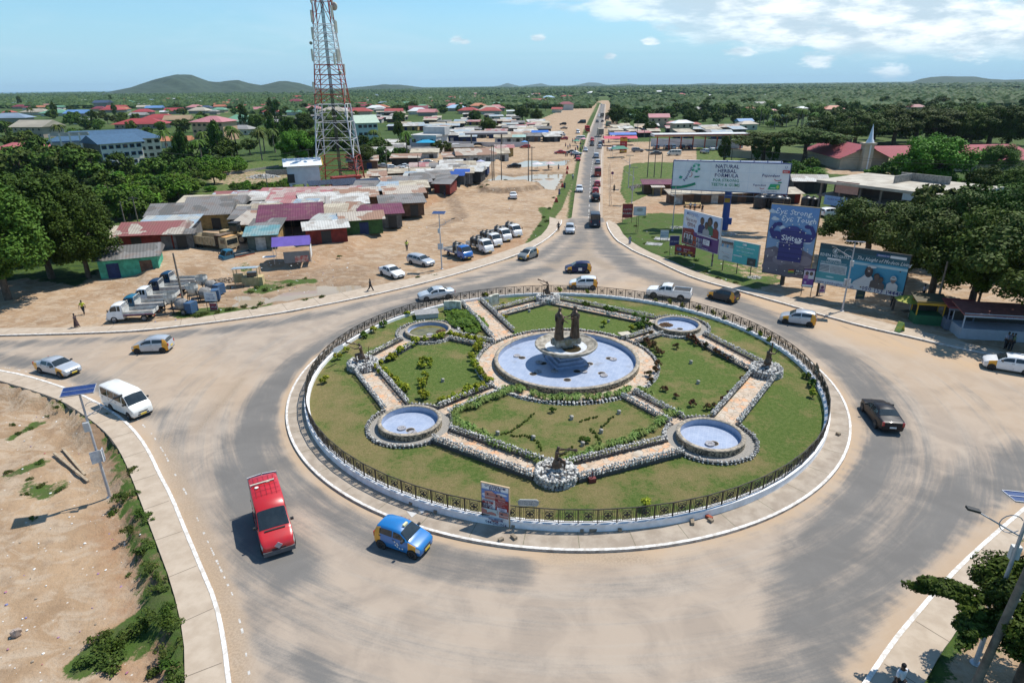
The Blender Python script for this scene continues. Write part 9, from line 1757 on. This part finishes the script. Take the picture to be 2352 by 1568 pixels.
shrubs([(1440,500),(1460,520),(1500,545),(1480,500),(1530,580),(1600,600),(1650,640),(1690,650),(1560,590),(1620,625),(1480,560)],.4,'low weed on the billboard verge','weeds of the billboard verge'); shrubs([(1120,425),(1140,420),(1160,416),(1210,418),(1230,420),(1105,432)],.55,'weed on the earth mound between the poles','weeds of the earth mound')
# ---------------- lamps, poles, wires ----------------
LPM=M('galvanised_pole',(.50,.50,.52),(.40,.40,.42),3,.5,metal=.3); SOL=M('blue_solar_cells',(.02,.04,.13),(.03,.055,.17),4,.2)
def lamp(px,py,hh,rz,label,posters=1,arm=1,z=None):
    p=GG(px,py) if z is None else G(px,py,z); t=thing('solar_street_lamp',label,'street lamp',p,R(rz)); m=MB(); m.tube((0,0,0),(0,0,hh),.10,.06,10); m.lathe([(.22,0),(.22,.06),(.1,.1)],10); m.build('pole',LPM,t)
    m=MB(); m.box((0,0,hh+.12),(1.75,.95,.05),rot=Matrix.Rotation(R(10),4,'X')); m.build('solar_panel',[SOL],t); m=MB()
    for y in (-.48,0,.48): m.box((0,y,hh+.15+y*.17),(1.8,.03,.04))
    for x in (-.89,.89): m.box((x,0,hh+.14),(.03,.98,.04),rot=Matrix.Rotation(R(10),4,'X'))
    m.build('panel_frame',LPM,t); m=MB(); m.tube((0,0,hh-1.7),(1.75,0,hh-.75),.035,.03,8); m.build('arm',LPM,t); m=MB(); m.box((1.95,0,hh-.66),(.5,.24,.09),rot=Matrix.Rotation(R(-12),4,'Y')); m.build('lamp_head',BLK,t)
    m=MB(); m.path([V((.12+.42*math.cos(a)*1+.35,0,hh-1.15+.42*math.sin(a))) for a in [2.6-i*.42 for i in range(13)]],.02,5); m.build('scroll',LPM,t); m=MB(); m.box((-.08,-.14,hh*.70),(.34,.2,.62)); m.build('battery_box',M('box_white',(.6,.6,.58),None,3,.6),t)
    if posters: m=MB(); m.box((.02,-.2,hh*.42),(.75,.03,.85),0,.3); m.box((.3,-.05,hh*.42),(.03,.5,.85)); m.build('poster',M('poster_pale',(.62,.62,.60),(.35,.36,.42),3,.6),t)
lamp(253.4,1142,7.7,20,'solar street lamp standing in the ditch greenery at the lower left'); lamp(1015,618,7.8,-8,'solar street lamp beside the water tank trucks'); lamp(1934,714.5,7.8,160,'solar street lamp in front of the teal billboard')
lamp(2240,1522,8.6,168,'solar street lamp at the lower right corner behind the tree'); lamp(1451,467,7.4,170,'solar street lamp beside the drain left of the purple roofed shack'); lamp(1443,431,7.6,170,'solar street lamp at the lawn corner, farther one',0); lamp(1544,530,7.6,170,'solar street lamp between the church and red banners',0)
WD=M('weathered_pole',(.22,.18,.14),(.12,.10,.08),3,.9)
TOPS={}
def pole(px,py,ty,label,arm=1,r=.14,tx=None):
    p=GG(px,py); h=HT(px,py,ty,p.z); t=thing('utility_pole',label,'pole',p); m=MB(); m.tube((0,0,-.2),(0,0,h),r,r*.65,8); m.build('post',WD,t)
    if arm: m=MB(); m.box((0,0,h-.35),(1.7,.1,.12)); m.build('crossarm',WD,t); m=MB(); [m.tube((x,0,h-.3),(x,0,h-.1),.04,.03,6) for x in (-.75,-.3,.3,.75)]; m.build('insulators',BLK,t)
    TOPS[int(px)]=p+V((0,0,h-.15)); return t
for a in ((1131,421,333,'wooden utility pole on the earth mound, left of the pair',1),(1135,420,333,'wooden utility pole on the earth mound, right of the pair',1),(1152,416,328,'lone wooden pole right of the mound pair',0),(1213.6,418,320,'thin wooden pole at the pond edge, left of two',0),(1221.6,418,336,'wooden utility pole at the pond edge, right of two',1),
 (1486.6,408,310,'tall leaning utility pole on the grass lawn',0),(1502,408,353,'short pale pole on the grass lawn, left of two',0),(1518,408,353,'short pale pole on the grass lawn, right of two',0),(427,719,578,'wooden pole standing among the concrete mixers',0),(290,524,461,'left wooden pole at the green field edge',0),(320,523,450,'right wooden pole at the green field edge',1),
 (2143.7,731,597,'grey utility pole beside the yellow framed kiosk',0),(2241.5,715,611,'thin pole left of the blue and white shelter',0),(*R1(870,1140),R1(0,1020)[1],'utility pole in front of the school, left',1),(*R1(1135,1090),R1(0,1015)[1],'utility pole in front of the school, middle',1),(*R1(1180,1085),R1(0,1005)[1],'utility pole in front of the school, right',1),(*R2(800,1110),R2(0,930)[1],'utility pole with a crossarm left of the mast foot',1),
 (*R3(1760,820),R3(0,660)[1],'thin pole by the concrete gabled house',0),(*R3(1825,830),R3(0,700)[1],'thin pole in the right market',0),(*R4(530,1040),R4(0,925)[1],'grey pole behind the white billboard, left',0),(*R4(715,1040),R4(0,930)[1],'grey pole behind the white billboard, right',0),(*R2(1825,1190),R2(0,985)[1],'wooden pole in the scrap car yard',0),(*R2(1535,1240),R2(0,930)[1],'wooden pole left of the scrap car yard',1),(*R2(415,1385),R2(0,1170)[1],'thin leaning pole behind the red and blue shed',0),(*R2(1740,1270),R2(0,1090)[1],'thin pole between the brown shops',0)): pole(*a)
p=G(2210,1640); t=thing('utility_pole','rough wooden pole rising in front of the lower right tree','pole',p); m=MB(); m.tube((0,0,0),(.9,.35,8.2),.17,.13,10); m.build('post',WD,t); m=MB(); [m.box((.11*z+.12,.04*z,z),(.16,.1,.1)) for z in (3.2,4.2,5.0,5.8,6.6,7.4)]; m.build('step_blocks',M('step_wood',(.4,.34,.26),None,4,.8),t)
def wire(a,b,sag,label,k=(0,)):
    mb=MB()
    for o_ in k: pts=[a.lerp(b,i/12)+V((o_,0,-sag*4*(i/12)*(1-i/12))) for i in range(13)]; mb.path(pts,.025,4)
    o=mb.build('power_line',BLK); setp(o,label,'cable')
wire(TOPS[290],TOPS[320],.3,'wires between the two poles at the green field edge',(-.5,0,.5)); a=at_dist(1560,326,210); b=at_dist(1990,352,200); wire(at_dist(1520,322,190),at_dist(2400,372,150),1.5,'bundle of power lines crossing before the church',(0,.0)); wire(at_dist(1640,330,190),at_dist(2400,380,150),1.5,'lower power line crossing before the church'); wire(at_dist(300,340,150),TOPS[int(R2(800,1110)[0])],2,'power line running left from the mast area')
# ---------------- yard clutter ----------------
MXB=M('blue_engine_box',(.03,.10,.22),(.05,.08,.12),3,.7)
for x,y,l in ((1630,1290,'nearest concrete mixer, behind the purple skirted truck'),(1830,1200,'middle concrete mixer beside the leaning pole'),(1920,1110,'farthest concrete mixer with its drum on its side')):
    p=GG(*ZA(x,y)); t=thing('concrete_mixer',l,'mixer',p,R(random.uniform(-30,30))); m=MB(); m.lathe([(.15,1.0),(.55,1.3),(.75,1.9),(.72,2.3)],12,0,smooth=False); m.build('hopper',GRB,t); m=MB(); m.lathe([(.3,-.7),(.7,-.3),(.7,.3),(.45,.8)],16,0,(1.3,0,1.1),axis='x'); m.build('drum',M('mixer_drum',(.30,.29,.27),(.16,.15,.14),3,.8),t)
    m=MB(); m.box((2.5,0,.8),(.9,1.2,1.2)); m.build('engine_box',MXB,t); m=MB(); [m.tube((x_,y_,0),(x_*.8,y_*.8,1.6),.05) for x_ in (-.6,.6) for y_ in (-.6,.6)]; m.box((1.2,0,.5),(3,.9,.1)); m.build('frame',BLK,t); wheels(t,[1.9],1.4,.35)
for cv,X,Y,r,h,l in ((ZD,1580,385,1.25,2.6,'large black polytank at the left of the tank row under the billboard'),(ZD,1700,375,1.3,2.7,'large black polytank at the back of the tank row'),(ZD,1775,395,1.4,2.8,'largest black polytank in the tank row'),(ZD,1880,370,1.0,2.0,'smaller black polytank right of the tank row'),(R5,300,770,1.1,2.2,'black polytank left of the unfinished block stairs'),(R5,360,775,1.0,2.1,'black polytank beside the unfinished block')):
    p=GG(*cv(X,Y)); tank('water_tank',(p.x,p.y,p.z),r,h,l,None,False)
def rubble(px,py,r,n,mat,label,sz=.12,name='rubble_heap',h=.25):
    p=GG(px,py); heap(name,(p.x,p.y,p.z-.03),r,h,mat,label,'heap',n,sz)
GRVL=M('pale_gravel',(.50,.48,.44),(.36,.34,.31),5,.95)
rubble(*ZD(1530,1205),.9,90,GRVL,'small pale gravel heap under the teal forestry board'); rubble(*ZD(1195,695),1.6,160,GRVL,'grey gravel heap at the foot of the blue billboard post'); rubble(*ZD(620,620),1.6,130,GRVL,'pale gravel heap on the verge by the lamp post'); rubble(*R2(360,1200),4,160,GRVL,'pale gravel heap beyond the stilt house',.35,h=1.2); rubble(*ZB(470,990),1.6,120,M('broken_timber',(.32,.25,.18),(.16,.13,.1),3,.9),'heap of broken timber and stones behind the mixers',.16); rubble(*R3(1790,1290),2.6,160,M('scrap_mix',(.35,.30,.24),(.10,.08,.07),1.2,.9),'heap of scrap furniture left of the purple roofed shack',.22,h=.9); rubble(*R3(2120,1350),2.4,120,M('scrap_mix',(.35,.3,.24)),'scatter of scrap right of the purple roofed shack',.2,h=.5)
for l in ('upper long plank lying on the bare lot','shorter plank beside the long one on the bare lot'):
    p=GG(*((126,1046) if l[0]=='u' else (145,1033))); q_=GG(*((202,1104) if l[0]=='u' else (196,1092))); mb=MB(); d=q_-p; mb.box((p+q_)/2+V((0,0,.12)),(d.length,.16,.12),0,math.atan2(d.y,d.x)); o=mb.build('timber_plank',M('old_timber',(.42,.33,.22),(.28,.21,.14),4,.85)); setp(o,l,'plank')
p=GG(39,1460); mb=MB(); rock(mb,(0,0,.15),.32); rock(mb,(.1,.05,.3),.2); o=mb.build('boulder',M('pinkish_rock',(.42,.33,.27),(.3,.23,.18),3,.9),loc=p); setp(o,'pinkish rock lying alone on the lower left lot','rock')
q=random.Random(4); mb=MB()
for _ in range(420):
    x,y=q.choice([(q.uniform(0,330),q.uniform(930,1560)),(q.uniform(560,800),q.uniform(600,690)),(q.uniform(1440,1760),q.uniform(500,650)),(q.uniform(250,560),q.uniform(600,740)),(q.uniform(900,1250),q.uniform(400,560))]); p=GG(x,y); s=q.uniform(.03,.09)*(1 if y>900 else 1.6); rock(mb,(p.x,p.y,p.z+.02),s,q.choice([0,0,1,2]),q,.5)
o=mb.build('litter',[PLW,M('stone_bits',(.36,.28,.2),(.25,.2,.15),8,.9),M('blue_litter',(.1,.2,.4),(.5,.1,.1),3,.7)]); o['kind']='stuff'; o['label']='scattered litter and small stones on the bare earth'; o['category']='litter'
for X,Y,l in ((1000,1430,'nearest red plastic barrier by the drain'),(1057,1290,'red plastic barrier by the drain, second'),(1100,1165,'red plastic barrier by the drain, third'),(1105,1120,'farthest red plastic barrier by the drain')): p=GG(*R3(X,Y)); mb=MB(); mb.prism([(-.4,0),(.4,0),(.15,.9),(-.15,.9)],-.5,.5,mx=Matrix.Rotation(R(90),4,'X')); o=mb.build('road_barrier',M('barrier_red',(.5,.05,.04),None,2,.5),loc=p); setp(o,l,'barrier')
t=thing('round_road_sign','round blue sign on a thin post at the right shoulder','sign',GG(*R3(1523,1262))); m=MB(); m.tube((0,0,0),(0,0,2.6),.04); m.build('pole',LPM,t); m=MB(); m.lathe([(0,-.03),(.38,-.03),(.38,.03),(0,.03)],20,0,(0,0,2.8),axis='y',smooth=False); m.build('sign_disc',M('sign_blue',(.03,.05,.2),(.3,.03,.05),2,.5),t)
mb=MB(); a,b=GG(*R3(1503,1090)),GG(*R3(1515,1465))
for i in range(12): p=a.lerp(b,i/11); mb.tube(p,p+V((0,0,.9)),.05,None,5)
mb.path([a+V((0,0,.8)),b+V((0,0,.8))],.04,5); o=mb.build('bamboo_barrier',M('bamboo',(.25,.16,.1),(.12,.07,.05),3,.9)); setp(o,'thin stick barrier along the right shoulder of the road','barrier')
t=thing('timber_bench','yellowish timber bench frame on the bare lot under the billboard','frame',GG(*ZD(795,375)),R(-12)); m=MB(); TB_=M('new_timber',(.45,.32,.14),None,3,.8)
for i in range(5): m.box((0,-.9+i*.45,.7),(3.0,.3,.08))
m.build('slats',TB_,t); m=MB(); [m.box((x,0,.4),(.12,2.3,.8)) for x in (-1.5,1.5)]; m.build('sides',TB_,t)
# ---------------- people ----------------
K_=(.02,.02,.025); W_=(.62,.64,.68)
pp(*ZC(1490,535),100,'person in black standing at the kerb by the road mouth',top=K_,low=K_,pose=Pose(arms=((.1,.1),(-.1,.4))),longsl=True)
pp(852,671,-15,'person in black walking along the left pavement',top=K_,low=K_,pose=walk(.5),longsl=True,pav=True); pp(935,577,-60,'person in a lime vest standing on the bare earth',top=(.45,.55,.08),low=K_,pose=Pose(arms=((.3,.3),(.2,.2))))
pp(*ZA(795,1313),-80,'person in a yellow top and dark shorts carrying a bag, left lot',top=(.6,.6,.05),low=K_,pose=walk(.35)); pp(*ZA(730,1445),180,'person in a dark flowing dress walking near the left kerb',top=(.06,.04,.04),low=(.07,.04,.04),pose=walk(.3),skirt=True)
pp(*ZC(2160,660),-120,'child in a grey blue dress walking on the right pavement',top=(.25,.28,.36),low=(.25,.28,.36),pose=walk(.3),skirt=True,sc=.85,pav=True); pp(*ZC(2013,160),90,'person in a long black dress on the right shoulder',top=K_,low=K_,skirt=True)
pp(*ZC(1625,50),-85,'person in a white shirt walking on the left shoulder',top=W_,low=(.1,.1,.15),pose=walk(.3)); pp(*ZC(1548,135),90,'person with a yellow load on the head on the left shoulder',top=(.03,.04,.08),low=(.03,.04,.08),skirt=True); pp(*ZC(1498,195),90,'person in a blue patterned dress walking beside the drain',top=(.08,.1,.2),low=(.08,.1,.2),skirt=True,pose=walk(.3))
pp(2055,1600,100,'person in a white shirt with a shoulder bag seen from above, bottom right',top=W_,low=(.02,.015,.015),pose=walk(.3),sc=1.05,pav=True)
for i,(x,y,tp,l) in enumerate(((2150,1305,(.3,.33,.4),'left'),(2185,1315,(.12,.12,.14),'middle'),(2215,1320,(.12,.16,.08),'right'))): pp(*ZE(x,y),100+20*i,'person standing in the shade before the shelter, %s of three'%l,top=tp,low=K_,pav=True)
pp(*ZD(905,448),90,'person in dark clothes carrying a yellow load across the right lot',top=K_,low=(.03,.03,.08),pose=walk(.3)); pp(*ZD(765,420),90,'person in white behind the church billboard',top=W_,low=K_); pp(*ZD(815,430),90,'person in blue behind the church billboard',top=(.15,.25,.4),low=K_)
pp(*ZE(1290,770),0,'person in a pale blue shirt under the dark trees',top=(.35,.4,.5),low=K_); pp(*ZE(968,860),60,'person in dark clothes by the billboard leg',top=K_,low=K_); pp(*R2(2065,1380),80,'person in dark clothes walking in front of the brown shops',top=(.03,.03,.04),low=(.04,.05,.1),pose=walk(.3)); pp(*R3(1020,1130),80,'person in a patterned dress between the ponds',top=(.3,.3,.28),low=(.1,.1,.12),skirt=True)
pp(*R3(925,1130),80,'person sitting stall side under the rose parasol',top=(.1,.08,.1),low=K_); q=random.Random(9); n=0
while n<46:
    x,y=q.choice([(q.uniform(1185,1275),q.uniform(860,960)),(q.uniform(1475,1520),q.uniform(760,960)),(q.uniform(1080,1180),q.uniform(860,1010)),(q.uniform(700,1000),q.uniform(800,860)),(q.uniform(1530,1700),q.uniform(760,900))]); X,Y=R3(x,y); p=G(X,Y); n+=1
    if n<=3: mk=person((p.x,p.y,0),q.random()*6,'',top=((.4,.1,.1),(.5,.5,.5),(.1,.15,.35))[n-1],low=((.05,.05,.1),(.1,.08,.06),(.3,.2,.1))[n-1],skirt=n==1)[0]; PR=globals().setdefault('PROT',[]); PR.append(mk); o=mk
    else: o=dup(PROT[n%3],(p.x,p.y,0),q.random()*6)
    right=x>1400; o['label']='small far figure in the market crowd %s of the road'%('right' if right else 'left'); o['group']='market crowd %s of the road'%('right' if right else 'left')
def uniq():
    D=defaultdict(list)
    for o in COL.objects:
        if o.parent is None and o.get('label') and o.get('kind')!='stuff' and 'crowd' not in o['label']: D[o['label']].append(o)
    for l,os in D.items():
        if len(os)<2: continue
        n=len(os); nr=1 if n<9 else 2 if n<26 else 3; os.sort(key=lambda o:math.hypot(o.location.x,o.location.y)); k=-(-n//nr)
        for r_ in range(nr):
            row=sorted(os[r_*k:(r_+1)*k],key=lambda o:o.location.x/max(o.location.y,1)); nm_=('' if nr==1 else ('front row ','back row ')[r_] if nr==2 else ('front row ','middle row ','back row ')[r_])
            for i,o in enumerate(row): w_=' '.join(l.split()[:16-len(nm_.split())-4]); o['label']=w_+', '+nm_+(OR[i] if i<10 else '%dth from left'%(i+1)); o['group']=o.get('group') or l
uniq()
# ---------------- air ----------------
def haze():
    x0,x1,y0,y1,z0,z1=-21000,21000,-330,27000,-17,210; v=[(x,y,z) for x in (x0,x1) for y in (y0,y1) for z in (z0,z1)]
    mb=MB(); mb.add(v,[(0,1,3,2),(4,6,7,5),(0,4,5,1),(2,3,7,6),(0,2,6,4),(1,5,7,3)]); o=mb.build('haze',[]); fixn(o); o['kind']='stuff'; o['label']='pale blue haze over the far plain'; o['category']='haze'
    m=bpy.data.materials.new('haze_air'); m.use_nodes=True; nt=m.node_tree; nt.nodes.clear(); out=nt.nodes.new('ShaderNodeOutputMaterial'); pv=nt.nodes.new('ShaderNodeVolumePrincipled'); pv.inputs['Color'].default_value=(.62,.86,1.0,1); pv.inputs['Density'].default_value=.00004; pv.inputs['Anisotropy'].default_value=.1; Lk(nt,pv.outputs[0],out.inputs['Volume']); o.data.materials.append(m)
    S.cycles.volume_bounces=0
haze()
bpy.data.scenes.remove(TSC)
